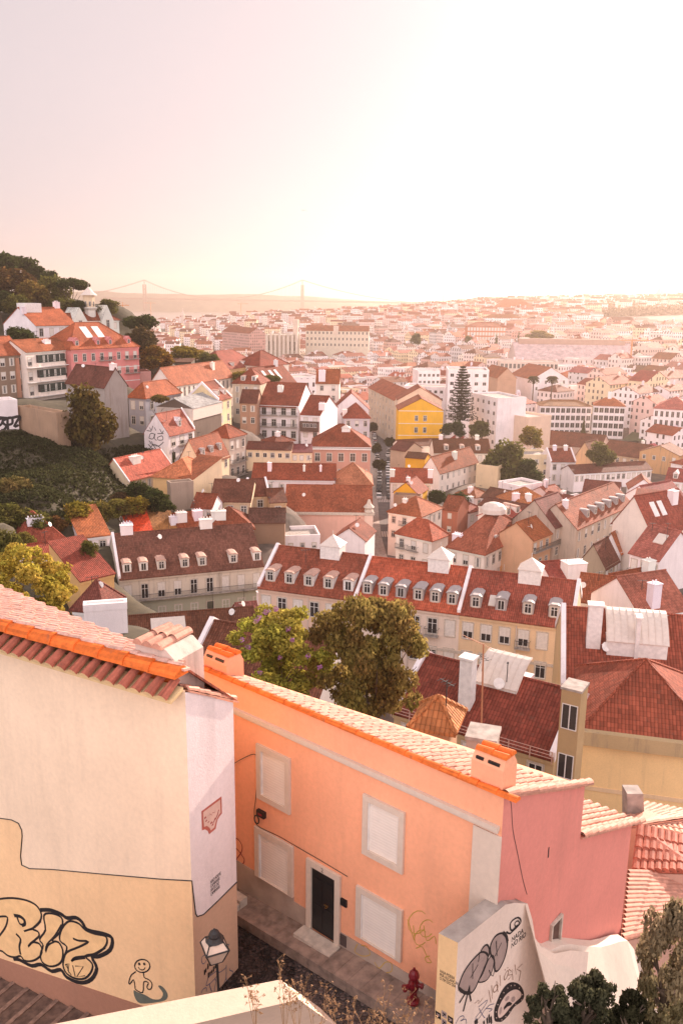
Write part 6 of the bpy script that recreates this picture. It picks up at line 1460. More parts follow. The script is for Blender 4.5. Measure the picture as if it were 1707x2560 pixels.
# ------------------------------------------------- tower cranes
m_crane = plain("orange_crane_paint", (.55, .22, .08), .6)
def crane(label, x, ytop, ybase, D, jib, back, arm=1):
    b = at_y(x, ybase, D); t = at_y(x, ytop, D); o = thing("tower_crane", label, "crane", b); hz = t.z - b.z; w_ = hz * .03 + .5
    mb = MB(); mb.box(-w_ / 2, -w_ / 2, -20, w_ / 2, w_ / 2, hz); mb.build("mast", m_crane, o)
    mb = MB(); mb.box(min(0, arm * jib), -w_ * .3, hz, max(0, arm * jib), w_ * .3, hz + w_ * .7); mb.box(min(0, -arm * back), -w_ * .4, hz, max(0, -arm * back), w_ * .4, hz + w_ * .6); mb.tube((0, 0, hz + w_ * 3), (arm * jib * .7, 0, hz + w_ * .6), w_ * .12, 4); mb.tube((0, 0, hz + w_ * 3), (-arm * back * .9, 0, hz + w_ * .5), w_ * .12, 4); mb.tube((0, 0, hz), (0, 0, hz + w_ * 3), w_ * .3, 4)
    j = mb.build("jib", m_crane, o)
    mb = MB(); mb.box(-arm * back, -w_ * .6, hz - w_, -arm * back + arm * w_ * 1.5, w_ * .6, hz + .05); mb.build("counterweight", m_concrete, o)
crane("small tower crane on the skyline at the right end of the bridge", 1107, 742, 762, 1900, 14, 10, 1)
crane("tower crane standing against the water left of the bridge tower's base", 603, 760, 790, 2000, 8, 16, -1)
crane("tower crane with dark counterweight behind the hilltop villa", 309, 764, 800, 700, 5, 6, 1)
crane("tower crane in haze under the left bridge tower", 378, 758, 785, 2400, 14, 18, 1)
crane("orange crane beside the station shed at right", 1575, 852, 900, 620, 14, 9, 1)
# airliner
apn = at_y(759, 525, 5000); av = thing("airliner", "tiny airliner high in the pale sky", "aircraft", apn)
mb = MB(); L = 16
prof = [(.2, -L), (1.6, -L * .85), (1.9, -L * .3), (1.9, L * .5), (1.0, L * .85), (.2, L)]
rings = [[Vector((x, r_ * math.cos(t * math.pi / 4), r_ * math.sin(t * math.pi / 4))) for t in range(8)] for r_, x in prof]
for a, b in zip(rings[:-1], rings[1:]):
    for q in range(8): mb.poly([a[q], a[(q + 1) % 8], b[(q + 1) % 8], b[q]])
mb.build("fuselage", m_white, av)
for s in (-1, 1):
    mb = MB(); mb.slab([(-2, 0, -.6), (3, 0, -.6), (6, s * 15, .6), (4.5, s * 15, .6)][::s], .4); mb.build("wing", m_white, av)
mb = MB(); mb.slab([(L * .75, 0, 1), (L, 0, 1), (L * 1.05, 0, 6), (L * .95, 0, 6)], .35, up=Vector((0, 1, 0))); mb.slab([(L * .8, -5, .8), (L * .8, 5, .8), (L, 5, .8), (L, -5, .8)], .3); mb.build("tail", m_white, av)

# ------------------------------------------------- street, kerbs, crossing, cars
m_asph = plain("asphalt", (.13, .11, .105), .85, var=.25, scale=.4); m_side = plain("sidewalk_stone", (.38, .31, .27), .9, var=.25, scale=1.5); m_mark = plain("road_paint", (.62, .52, .46), .7)
mb = MB(); mk = MB(); wk = MB()
for (a, b), (c, d) in zip(STREET[:-1], STREET[1:]):
    mb.poly([a, b, d, c])
    for p, q, sgn in ((a, c, -1), (b, d, 1)):
        off = Vector((sgn * 3.2, 0, 0)); up = Vector((0, 0, .14))
        wk.hexa([p - up, p + off - up * 2, q + off - up * 2, q - up, p + up, p + off + up, q + off + up, q + up] if sgn > 0 else [p + off - up * 2, p - up, q - up, q + off - up * 2, p + off + up, p + up, q + up, q + off + up])
struct(mb.build("street", m_asph)); struct(wk.build("sidewalk", m_side))
def st_pt(t, f):
    i = min(int(t), len(STREET) - 2); u = t - i
    return STREET[i][0].lerp(STREET[i + 1][0], u).lerp(STREET[i][1].lerp(STREET[i + 1][1], u), f) + Vector((0, 0, .006))
for t0 in (1.15, 2.72):
    for k in range(8):
        f0, f1 = .04 + k * .12, .04 + k * .12 + .065; mk.poly([st_pt(t0, f0), st_pt(t0, f1), st_pt(t0 + .26, f1), st_pt(t0 + .26, f0)])
struct(mk.build("crossing_stripes", m_mark))
def car_proto():
    r_ = thing("parked_car", "", "car", (0, 0, 0))
    mb = MB(); sec = [(-2.1, .35, .55), (-2.05, .30, .85), (-1.2, .30, .92), (-.6, .30, 1.0), (1.2, .30, 1.0), (2.0, .30, .9), (2.1, .4, .6)]
    w_ = .85; prev = None
    for (y, z0, z1) in sec:
        row = [Vector((-w_, y, z0)), Vector((-w_, y, z1 - .12)), Vector((-w_ + .1, y, z1)), Vector((w_ - .1, y, z1)), Vector((w_, y, z1 - .12)), Vector((w_, y, z0))]
        if prev:
            for a in range(6): mb.poly([prev[a], row[a], row[(a + 1) % 6], prev[(a + 1) % 6]])
        else: mb.poly(row)
        prev = row
    mb.poly(prev[::-1]); mb.hexa([(-.66, -.7, 1.45), (.66, -.7, 1.45), (.66, 1.2, 1.45), (-.66, 1.2, 1.45), (-.6, -.55, 1.5), (.6, -.55, 1.5), (.6, 1.1, 1.5), (-.6, 1.1, 1.5)])
    mb.build("body", plain("car_paint", (.5, .5, .5), .3), r_)
    mb = MB(); mb.hexa([(-.78, -1.25, .95), (.78, -1.25, .95), (.78, 1.75, .95), (-.78, 1.75, .95), (-.64, -.68, 1.46), (.64, -.68, 1.46), (.64, 1.18, 1.46), (-.64, 1.18, 1.46)]); mb.build("windows", m_glass, r_)
    for x, y in ((-.8, -1.3), (.8, -1.3), (-.8, 1.3), (.8, 1.3)):
        mb = MB(); mb.tube((x - .1, y, .31), (x + .1, y, .31), .31, 12); mb.build("wheel", m_black, r_)
    for x in (-.6, .6):
        mb = MB(); mb.box(x - .16, -2.13, .62, x + .16, -2.02, .76); mb.build("headlight", m_white, r_)
    return r_
cp = car_proto(); first = True; ci = 0
def paintm(): 
    m, nt, b = new_mat("car_colour"); g = G(nt); oi = g.n('ObjectInfo'); g.l(oi.outputs['Color'], b.inputs['Base Color']); b.inputs['Roughness'].default_value = .28; return m
cp.children[0].data.materials[0] = paintm()
CN = [("white", (.72, .7, .68)), ("silver", (.42, .41, .4)), ("black", (.02, .02, .02)), ("dark grey", (.09, .09, .09)), ("dark red", (.22, .03, .03)), ("blue", (.05, .09, .18))]
sideseq = {-1: 0, 1: 0}; ORD = ["nearest", "second", "third", "fourth", "fifth", "sixth", "seventh", "eighth", "ninth", "tenth", "eleventh", "twelfth", "thirteenth", "fourteenth", "fifteenth", "sixteenth"]
for sd, f in ((-1, .10), (1, .90)):
    t = 2.9
    while t < 6.9:
        if rng.random() < .86:
            p = st_pt(t, f); q = st_pt(min(t + .1, 7.9), f); c = cp if first else copy_tree(cp); first = False
            nm, cc = CN[rng.choices(range(6), (6, 4, 3, 3, 1, 1))[0]]
            c.location = p; c.rotation_euler = (0, 0, math.atan2(q.y - p.y, q.x - p.x) + (math.pi / 2 if rng.random() < .5 else -math.pi / 2)); c['group'] = "cars parked along the street"
            for ch_ in c.children:
                if ch_.name.startswith("body"): ch_.color = rgba(cc)
            n = sideseq[sd]; sideseq[sd] += 1
            c['label'] = "%s car parked on the street's %s kerb, %s one from the viewer" % (nm, "left" if sd < 0 else "right", ORD[min(n, 15)])
        l = (st_pt(int(t) + .9, .5) - st_pt(int(t) + .1, .5)).length / .8; t += 5.6 / max(l, 4)

# ------------------------------------------------- the rest of the city, house by house
LMK = [("ruined gothic church", 705, 860), ("long cream convent", 845, 855), ("orange-red palace", 1215, 838), ("railway station shed", 1430, 880), ("yellow gabled house", 1050, 1050), ("dark conifer", 1150, 990), ("pink mansion", 260, 915), ("long cream school", 500, 960), ("pink tiled house", 850, 1130),
       ("red-pyramid hotel block", 1680, 1060), ("balconied tenement", 700, 1050), ("little bell tower", 458, 800), ("bridge between its towers", 560, 765), ("right bridge tower", 756, 745), ("domed church", 1647, 735), ("corner hotel", 1220, 1390), ("brown-roofed palace", 1286, 775), ("far end of the street", 950, 1020), ("station's stone front", 1320, 915), ("mossy hotel block", 1410, 1040), ("wide white barracks", 1400, 790), ("long white hospital", 1258, 800)]
FARC = [("white", W_), ("white", W_), ("pale cream", WC_), ("cream", C_), ("pale pink", (.76, .54, .48)), ("grey-white", (.66, .60, .59)), ("dusty rose", (.62, .38, .32)), ("pinkish white", (.80, .66, .62))]
FART = [("red", TR), ("red", TR), ("orange", TO), ("brown", TB), ("pinkish", TP)]
FARR = [("gabled", 'gable'), ("gabled", 'gable'), ("hipped", 'hip'), ("end-gabled", 'front'), ("flat", 'flat')]
occ = list(HOUSES)
def outline(base, e, nb, L, dep, h, rh):
    P = [project(base + e * a + nb * b + Vector((0, 0, z))) for a in (0, L) for b in (0, dep) for z in (1.0, h)] + [project(base + e * L / 2 + nb * dep / 2 + Vector((0, 0, h + rh)))]
    return min(p[0] for p in P), max(p[0] for p in P), min(p[1] for p in P), max(p[1] for p in P)
HAND = [(outline(b_, e_, n_, L_, d_, min(h_, 12), r_), D_) for (_, b_, e_, n_, L_, d_, h_, r_, D_) in RECTS]
def hides(base, e, nb, L, dep, h, rh, dd):
    x0, x1, y0, y1 = outline(base, e, nb, L, dep, h, rh)
    for (a0, a1, b0, b1), D_ in HAND:
        if D_ > dd - 4:
            ix, iy = min(x1, a1) - max(x0, a0), min(y1, b1) - max(y0, b0)
            if ix > 0 and iy > 0 and ix * iy > .10 * (a1 - a0) * (b1 - b0): return True
    return False
streetpts = [((l + r_) / 2, (l - r_).length / 2 + 4) for l, r_ in STREET]
for i in range(len(STREET) - 1):
    for k in (.33, .66): streetpts.append(((STREET[i][0].lerp(STREET[i + 1][0], k) + STREET[i][1].lerp(STREET[i + 1][1], k)) / 2, 10))
def free(x, y, r_):
    for (a, b, c) in occ:
        if (x - a) ** 2 + (y - b) ** 2 < ((r_ + c) * .72) ** 2: return False
    for p, c in streetpts:
        if (x - p.x) ** 2 + (y - p.y) ** 2 < (r_ + c) ** 2: return False
    return True
GREENS = [(1490, 1760, 768, 812)]    # park on the right skyline
cands = []
D = 150.0
while D < 2500:
    step = 10 + D * .0145
    a = rad(-24)
    while a < rad(25):
        dd = D + rng.uniform(-.3, .3) * step; aa = a + rng.uniform(-.2, .2) * step / D
        x, y = dd * math.sin(aa), dd * math.cos(aa)
        size = min(1.0, .55 + D / 1500)
        L = rng.uniform(9, 19) * (.55 + .75 * size); dp = rng.uniform(9, 13) * (.7 + .5 * size)
        cands.append((dd, x, y, L, dp)); a += (step * 1.25) / D
    D += step
cands.sort()
placed = []
mass = [MB(), MB()]; RECS = []
for (dd, x, y, L, dp) in cands:
    z = gz(x, y)
    if z < 4: continue
    if dd < 330 and x < -.10 * y - 8: continue           # left hill and green slope are placed by hand
    if dd < 175 or (dd < 1300 and x < -.22 * y) or (dd < 700 and x < -.15 * y): continue
    pxx, pyy = project((x, y, z + 9))
    if not (-60 < pxx < 1770): continue
    if any(gx0 < pxx < gx1 and gy0 < pyy < gy1 for gx0, gx1, gy0, gy1 in GREENS): continue
    if 1560 < pxx < 1640 and 1060 < pyy < 1110: continue
    r_ = math.hypot(L, dp) / 2
    if not free(x, y, r_): continue
    if dd < 600 and hides(Vector((x - L / 2, y - dp / 2, z)), Vector((1, 0, 0)), Vector((0, 1, 0)), L, dp, 9 if dd < 420 else 13, 3, dd): continue
    occ.append((x, y, r_)); placed.append((dd, x, y, z, L, dp, pxx, pyy))
# small outbuildings and low houses filling the gaps nearer by
D = 112.0; low = []
while D < 345:
    a = rad(-16)
    while a < rad(23):
        dd = D + rng.uniform(-3, 3); aa = a + rng.uniform(-.3, .3) * 7 / D; x, y = dd * math.sin(aa), dd * math.cos(aa); L, dp = rng.uniform(5, 9.5), rng.uniform(5, 8); a += 7.5 / D
        if x < -.13 * y: continue
        z = gz(x, y); pxx, pyy = project((x, y, z + 5)); r_ = math.hypot(L, dp) / 2
        if not (-40 < pxx < 1750) or not free(x, y, r_ * 1.05): continue
        if hides(Vector((x - L / 2, y - dp / 2, z)), Vector((1, 0, 0)), Vector((0, 1, 0)), L, dp, 5.5, 2, dd): continue
        occ.append((x, y, r_)); low.append((dd, x, y, z, L, dp, pxx, pyy))
    D += 7.0
placed = low + placed; NLOW = len(low)
print("far houses", len(placed), NLOW)
NIND = 205
yaws = [-28, -12, -3, 6, 20, 38]
hj = 0
for i, (dd, x, y, z, L, dp, pxx, pyy) in enumerate(placed):
    yaw = rad(yaws[int((math.sin(x * .004 + 1.3) + math.sin(y * .003)) * 1.49 + 3) % 6] + rng.uniform(-6, 6)); h = rng.uniform(4.5, 6.5) if i < NLOW else (rng.uniform(7, 10) if dd < 420 else rng.uniform(10, 17))
    cn, cc = rng.choice(FARC); tn, tc_ = rng.choice(FART); rn, rt = rng.choice(FARR)
    e = Vector((math.cos(yaw), math.sin(yaw), 0)); nb = Vector((-e.y, e.x, 0))
    p = Vector((x, y, z)) - e * L / 2 - nb * dp / 2
    tc_ = tuple(c * rng.uniform(.8, 1.15) for c in tc_)
    if i < NIND:
        pz = p + Vector((0, 0, h)); e0 = project(pz); e1 = project(pz + e * L)
        q = house("x%d" % i, e0, e1, D=pz.y, h=h, dep=dp, roof=rt, rh=(dp / 2 * rng.uniform(.4, .6) if rt != 'front' else L / 2 * .45), wall=cc, tile=tc_, far=dd > 330, win=None if dd > 330 else (2, max(2, int(L / 3))), ws=(.95, 1.5), found=8, corn=False, seed=i, group="houses of the city beyond", chim=[(rng.random() * .8 + .1, .45, rng.uniform(.8, 2.0), .8, rng.uniform(.8, 2)) for _ in range(rng.choice((1, 1, 2)))] if dd < 900 and rt != 'flat' else ())
        RECS.append((q.o, cn, tn, rn, pxx, pyy))
    else:
        mw, mr = mass; F0 = 8
        P0 = [p, p + e * L, p + e * L + nb * dp, p + nb * dp]; lo = [v - Vector((0, 0, F0)) for v in P0]; hi = [v + Vector((0, 0, h)) for v in P0]
        rh = dp / 2 * rng.uniform(.4, .6); ci_ = FARC.index((cn, cc)); m_i = [0, 0, 1, 2, 3, 4, 5, 6][ci_]
        for k in range(4): 
            a_, b_ = lo[k], lo[(k + 1) % 4]; Lk = (b_ - a_).length; o0 = rng.uniform(0, 2.7)
            mw.poly([a_, b_, hi[(k + 1) % 4], hi[k]], m_i, [(o0, 0), (o0 + Lk, 0), (o0 + Lk, h + F0), (o0, h + F0)])
        ti = [0, 0, 1, 2, 3][FART.index((tn, FART[[t_[0] for t_ in FART].index(tn)][1])) if False else [t_[0] for t_ in FART].index(tn)]
        up = Vector((0, 0, rh)); ov = .3
        if rt == 'flat': mr.poly([v + Vector((0, 0, .05)) for v in hi], 4)
        elif rt == 'hip':
            k_ = min(dp / 2, L * .45); r0, r1 = hi[0].lerp(hi[3], .5) + e * k_ + up, hi[1].lerp(hi[2], .5) - e * k_ + up
            mr.poly([hi[0], hi[1], r1, r0], ti); mr.poly([hi[2], hi[3], r0, r1], ti); mr.poly([hi[1], hi[2], r1], ti); mr.poly([hi[3], hi[0], r0], ti)
        else:
            r0, r1 = hi[0].lerp(hi[3], .5) + up, hi[1].lerp(hi[2], .5) + up
            mr.poly([hi[0], hi[1], r1, r0], ti); mr.poly([hi[2], hi[3], r0, r1], ti); mw.poly([hi[1], hi[2], r1], m_i); mw.poly([hi[3], hi[0], r0], m_i)
        if rng.random() < .6:
            c_ = hi[0].lerp(hi[2], rng.uniform(.3, .7)) + up * .5
            s_ = rng.uniform(.5, 1.1); mw.hexa([c_ + Vector((a_ * s_, b_ * s_ * .6, zz)) for zz in (0, rh * .5 + rng.uniform(1, 2.5)) for a_, b_ in ((-1, -1), (1, -1), (1, 1), (-1, 1))], 0)
def fixed(name, base, col):
    m = bpy.data.materials[base].copy(); m.name = name
    for n in m.node_tree.nodes:
        if n.bl_idname == 'ShaderNodeObjectInfo':
            for l in list(n.outputs['Color'].links):
                l.to_socket.default_value = rgba(col) if hasattr(l.to_socket.default_value, '__len__') else l.to_socket.default_value; m.node_tree.links.remove(l)
    return m
wm = [fixed("far_wall_%s" % n.replace(' ', '_'), "far_wall", c) for n, c in FARC[1:]]
tm = [fixed("far_tiles_%s" % n, "roof_tiles", c) for n, c in FART[1:]] + [m_concrete]
o = mass[0].build("distant_houses", wm); tag(o, "dense mass of tiny pale houses climbing the far slopes to the skyline", "houses", kind='stuff')
o = mass[1].build("distant_roofs", tm); tag(o, "dense mass of tiny red and brown roofs on the far slopes", "roofs", kind='stuff')
used = {}
for (o, cn, tn, rn, pxx, pyy) in RECS:
    best = min(LMK, key=lambda l: (l[1] - pxx) ** 2 + ((l[2] - pyy) * 2.0) ** 2)
    dxx, dyy = pxx - best[1], pyy - best[2]
    dirn = ("far " if abs(dxx) > 130 else "") + ("left of" if dxx < 0 else "right of") if abs(dxx) > abs(dyy) * 1.6 else ("below" if dyy > 0 else "above")
    roof_t = "flat-roofed %s house" % cn if rn == "flat" else "%s house, %s %s roof" % (cn, tn, rn)
    used.setdefault((roof_t, dirn, best[0]), []).append((math.hypot(dxx, dyy), o))
for (rt_, dn, bn), lst in used.items():
    lst.sort(key=lambda t_: t_[0])
    for k, (d_, o) in enumerate(lst):
        s_ = "%s, %s the %s" % (rt_, dn, bn)
        o['label'] = s_ if len(lst) == 1 else s_ + (", %s nearest" % ORD[k] if k else ", the nearest")
# =================================================================== trees, shrubs, weeds
def leaf_mesh(name, blobs, n, size, seed, aspect=1.6, shell=(.55, 1.05), droop=0.0, gap=0.0):
    """many small leaf-sized faces scattered through the crown's clumps"""
    g = np.random.default_rng(seed); B = np.array(blobs, float)
    wgt = B[:, 3] ** 2; wgt /= wgt.sum(); bi = g.choice(len(B), n, p=wgt)
    d = g.normal(size=(n, 3)); d /= np.linalg.norm(d, axis=1)[:, None]
    rr = g.uniform(shell[0], shell[1], n)[:, None]
    zs = B[:, 4][bi][:, None] if B.shape[1] > 4 else 1.0
    off = d * rr * B[bi, 3][:, None]; off[:, 2:3] *= zs
    c = B[bi, :3] + off
    nrm = d * .8 + g.normal(size=(n, 3)) * .7 + np.array([0, 0, .35]); nrm /= np.linalg.norm(nrm, axis=1)[:, None]
    t = np.cross(nrm, g.normal(size=(n, 3))); t /= np.linalg.norm(t, axis=1)[:, None]
    if droop: t = t * (1 - droop) + np.array([0, 0, -1.0]) * droop; t /= np.linalg.norm(t, axis=1)[:, None]
    b = np.cross(nrm, t); b /= np.linalg.norm(b, axis=1)[:, None] + 1e-9
    s = size * g.uniform(.6, 1.35, n)[:, None]
    hl = t * s * aspect * .5; hb = b * s * .5
    v = np.stack([c - hl, c + hb * .9, c + hl, c - hb * .9], 1).reshape(-1, 3)
    f = np.arange(4 * n).reshape(n, 4)
    me = bpy.data.meshes.new(name); me.vertices.add(4 * n); me.vertices.foreach_set('co', v.ravel()); me.loops.add(4 * n); me.loops.foreach_set('vertex_index', f.ravel()); me.polygons.add(n); me.polygons.foreach_set('loop_start', np.arange(0, 4 * n, 4)); me.polygons.foreach_set('loop_total', np.full(n, 4)); me.materials.append(m_leaf); me.update(calc_edges=True)
    return me
def blobs_big(seed, k=70):
    g = random.Random(seed); out = []
    for i in range(k):
        a = g.uniform(0, 2 * math.pi); u = g.uniform(-.8, 1); q = math.sqrt(max(0, 1 - u * u)) * g.uniform(.3, .92)
        out.append((q * math.cos(a), q * math.sin(a), u * .80 + g.uniform(-.08, .08), g.uniform(.10, .24), .8))
    return out
def blobs_round(seed, k=26, sx=1.0, sz=1.0, r=(.22, .42)):
    g = random.Random(seed); out = []
    for i in range(k):
        a = g.uniform(0, 2 * math.pi); u = g.uniform(-.75, 1); q = math.sqrt(max(0, 1 - u * u)) * g.uniform(.35, .78)
        out.append((q * math.cos(a) * sx, q * math.sin(a) * sx, u * .62 * sz, g.uniform(*r), 1.0))
    return out
KINDS = {}
for kd in range(4): KINDS['round%d' % kd] = leaf_mesh("crown", blobs_round(kd + 3), 4200, .10, kd)
for kd in range(2): KINDS['pine%d' % kd] = leaf_mesh("crown", [(x, y, z * .35 + .25, r, .7) for x, y, z, r, s in blobs_round(kd + 30, 24, 1.0, 1.0, (.2, .36))], 4200, .085, kd + 40)
for kd in range(2): KINDS['bush%d' % kd] = leaf_mesh("crown", [(x, y, abs(z) * .9 - .3, r, .9) for x, y, z, r, s in blobs_round(kd + 50, 22)], 3000, .11, kd + 60)
KINDS['cyp'] = leaf_mesh("crown", [(0.05 * math.sin(k * 2), .05 * math.cos(k * 3), -1 + k * .25, .32 * (1.1 - k / 9.5), 1.3) for k in range(9)], 2200, .10, 77)
def trunk_mesh(h, r, seed, spread=.6):
    g = random.Random(seed); mb = MB(); top = Vector((g.uniform(-.1, .1) * h, g.uniform(-.1, .1) * h, h * .62))
    mb.tube((0, 0, -1), top * .5, r, 8, r2=r * .75); mb.tube(top * .5, top, r * .75, 8, r2=r * .5)
    for k in range(6):
        a = k * 1.05 + g.random(); s = top * g.uniform(.5, 1.0); e = s + Vector((math.cos(a) * h * spread * .45, math.sin(a) * h * spread * .45, h * g.uniform(.2, .45) * min(1, spread / .45))); mb.tube(s, e, r * .38, 6, r2=r * .12)
        for j in range(2): e2 = e + Vector((g.uniform(-1, 1), g.uniform(-1, 1), g.uniform(.2, 1))) * h * .14 * min(1, spread / .45); mb.tube(s.lerp(e, .7), e2, r * .16, 5, r2=r * .05)
    return mb
DG, OL, YG, LG = (.050, .062, .020), (.115, .112, .028), (.24, .185, .03), (.17, .15, .035)
TN = {}
def tree(label, px, yt, yb, wpx, D, kind='round0', col=DG, name='tree', cat='tree', group=None, ybase=None, zsc=None, n=None, size=None, dep=1.0, droop=0.0):
    """crown spans yt..yb and wpx in the photograph at distance D; trunk reaches the ground"""
    c = at_y(px, (yt + yb) / 2, D); rx = wpx / 2 / F * D * 1.02; rz_ = (at_y(px, yt, D).z - at_y(px, yb, D).z) / 2
    g_ = gz(c.x, c.y) if D > 60 else (at_y(px, ybase, D).z if ybase else c.z - rz_ * 2)
    g_ = min(g_, c.z - rz_ * .8)
    o = thing(name, label, cat, (c.x, c.y, g_), rng.uniform(0, 6.28), group)
    if n: cm = leaf_mesh("crown", blobs_big(int(px)), n, size / rx, int(px + yt), droop=droop)
    else: cm = KINDS[kind]
    cr = link("crown", cm, o, (0, 0, c.z - g_), 0, col); s = 1.12 if kind[:4] != 'pine' else 1.0
    cr.scale = (rx * s, rx * s * dep, rz_ * (1.12 if kind[:4] != 'pine' else 1.7))
    h = max(1.5, c.z - g_ + rz_ * .3); mb = trunk_mesh(h, max(.12, min(.035 * h, .09 * rx)), int(px), min(.6, 1.1 * rx / h)); mb.build("trunk", m_bark, o)
    return o
hl = "hilltop trees"
for i, (l, *a) in enumerate([
    ("tall umbrella pine at the far left of the hilltop", 15, 634, 720, 140, 335, 'pine0', DG), ("rust-tinged tree below the tall umbrella pine", 30, 672, 745, 110, 318, 'round1', (.10, .06, .02)),
    ("dark tree on the hill crest, right of the tall umbrella pine", 92, 665, 705, 62, 335, 'round2', DG), ("small crest tree standing highest between the umbrella pines", 124, 675, 720, 52, 332, 'round3', DG),
    ("olive-lit round tree in the middle of the hilltop wood", 84, 705, 785, 82, 300, 'round0', (.17, .12, .03)), ("dark bushy tree right of the olive-lit tree", 130, 692, 780, 82, 312, 'round1', OL),
    ("umbrella pine leaning over the hilltop tower", 182, 698, 745, 84, 308, 'pine1', DG), ("dark low tree at the left edge of the hilltop wood", 4, 728, 790, 66, 290, 'round2', DG),
    ("dark shrubby tree under the umbrella pine by the tower", 160, 742, 790, 66, 300, 'round3', OL), ("low tree between the left edge and the olive-lit tree", 44, 738, 790, 62, 288, 'round1', OL),
    ("round tree right of the hilltop tower", 271, 748, 790, 56, 306, 'round2', OL), ("small tree at the foot of the hilltop tower", 198, 752, 782, 40, 298, 'round0', DG)]): tree(l, *a, group=hl)
for l, *a in [("dark round tree beside the white hill house's gable", 48, 816, 872, 78, 252, 'round3', DG), ("tall dark pine right of the pink mansion", 352, 788, 850, 92, 268, 'pine0', DG), ("broad brownish tree under the tall dark pine", 356, 818, 905, 110, 262, 'round1', (.075, .055, .022)),
    ("orange-lit tree at the pink mansion's right corner", 392, 866, 928, 80, 255, 'round0', (.19, .11, .02)), ("yellow-green tree above the terrace pavilion", 462, 866, 905, 100, 300, 'round2', YG), ("dull green tree right of the terrace pavilion", 520, 880, 918, 52, 300, 'round3', OL),
    ("bright yellow-leaved shrub behind the tall grey-walled houses", 612, 920, 958, 70, 272, 'bush0', YG), ("small green shrub right of the yellow-leaved one", 680, 930, 962, 44, 275, 'bush1', OL), ("big dark tree with gold-lit right side on the bare slope", 212, 966, 1140, 128, 186, 'round1', (.10, .075, .02)),
    ("little tree growing over the grey-blue house's roof edge", 400, 980, 1012, 52, 206, 'bush0', (.15, .11, .03)), ("slim dark cypress against the mural house", 434, 1124, 1156, 12, 190, 'cyp', DG), ("round green tree left of the weathered long house", 222, 1352, 1412, 50, 114, 'round2', OL)]: tree(l, *a)
hd = "trees and shrubs at the foot of the slope"
for l, *a in [("large dark shrub at the lower left edge of the slope", 18, 1240, 1345, 120, 136, 'bush0', OL), ("shrub right of the large dark one at the left edge", 88, 1262, 1338, 84, 136, 'bush1', OL), ("orange-tinged shrub at the slope's foot", 136, 1278, 1338, 64, 138, 'bush0', (.16, .09, .03)), ("bright vine-covered tree above the white hill shed", 192, 1258, 1318, 84, 142, 'round0', YG),
    ("vine-covered tree right of the brightest vine", 244, 1254, 1308, 74, 146, 'round1', LG), ("long vine hump in the middle of the hedge", 296, 1248, 1296, 80, 149, 'round2', LG), ("vine hump touching the dark evergreen", 336, 1240, 1288, 70, 151, 'round3', YG), ("round dark evergreen against the cream house", 345, 1204, 1256, 62, 160, 'round1', DG),
    ("dark evergreen at the hedge's right end", 388, 1224, 1282, 74, 154, 'round2', DG), ("small dark shrub by the blank stained wall", 416, 1238, 1288, 44, 152, 'bush1', DG), ("brown shrub in front of the cream house", 300, 1222, 1262, 52, 158, 'bush0', (.10, .065, .03)), ("dark shrub directly above the yellow-green tree at the left edge", 14, 1300, 1425, 90, 96, 'bush1', OL), ("olive shrub between the left edge shrub and the red roofs", 60, 1318, 1380, 60, 120, 'bush0', LG), ("reed clump half way up the slope's left edge", 30, 1178, 1252, 100, 150, 'bush1', (.15, .12, .04))]: tree(l, *a, group=hd)
for l, *a in [("large dark tree in front of the pale yellow house", 1270, 1104, 1216, 108, 248, 'round1', OL), ("round dark tree right of the largest one in the garden", 1312, 1150, 1222, 84, 244, 'round2', DG), ("yellowish tree behind the large dark garden tree", 1326, 1068, 1120, 62, 285, 'round0', YG), ("dark clipped tree at the Norfolk pine's foot", 1136, 1052, 1096, 60, 305, 'round3', DG), ("dark round tree right of the Norfolk pine's foot", 1200, 1052, 1098, 58, 303, 'round2', OL),
    ("round tree in front of the ruined ochre gable", 1496, 1106, 1166, 70, 262, 'round1', OL), ("dark rounded tree behind the brick-red house, left one", 1092, 1226, 1264, 54, 213, 'round0', DG), ("dark rounded tree behind the brick-red house, right one", 1140, 1230, 1282, 62, 211, 'round3', DG), ("tree in front of the white hotel block, between two blocks", 1458, 1048, 1082, 26, 392, 'cyp', OL),
    ("shrubby tree left of the mossy-roofed hotel block", 1330, 1044, 1078, 50, 380, 'bush0', OL), ("yellow tree on the slope above the station shed", 1345, 826, 852, 62, 760, 'round1', YG), ("dark tree left of the orange-red palace", 1170, 840, 872, 24, 800, 'round2', OL), ("dark tree in front of the orange-red palace's right half", 1240, 838, 868, 20, 800, 'cyp', OL), ("tall tree right of the orange-red palace", 1295, 832, 868, 20, 790, 'cyp', OL), ("small dark tree among the roofs right of the convent", 1040, 832, 866, 26, 700, 'round3', OL)]: tree(l, *a)
stt = "street trees"
for l, t, f in (("street tree nearest the church, left kerb", 3.7, .05), ("street tree on the left kerb beside parked cars", 4.6, .03), ("street tree on the right kerb half way up", 5.0, .97), ("street tree on the left kerb below the ochre tenement", 5.9, .0), ("street tree on the right kerb by the yellow house", 6.4, 1.0), ("farthest street tree on the left kerb", 7.3, .1), ("farthest street tree on the right kerb", 7.2, .95)):
    p = st_pt(t, f); o = thing("street_tree", l, "tree", p, rng.uniform(0, 6), stt); c = link("crown", KINDS['round%d' % rng.randrange(4)], o, (0, 0, 5.6), 0, (.10, .085, .03)); c.scale = (2.7, 2.7, 2.3); trunk_mesh(5.5, .16, int(t * 10)).build("trunk", m_bark, o)
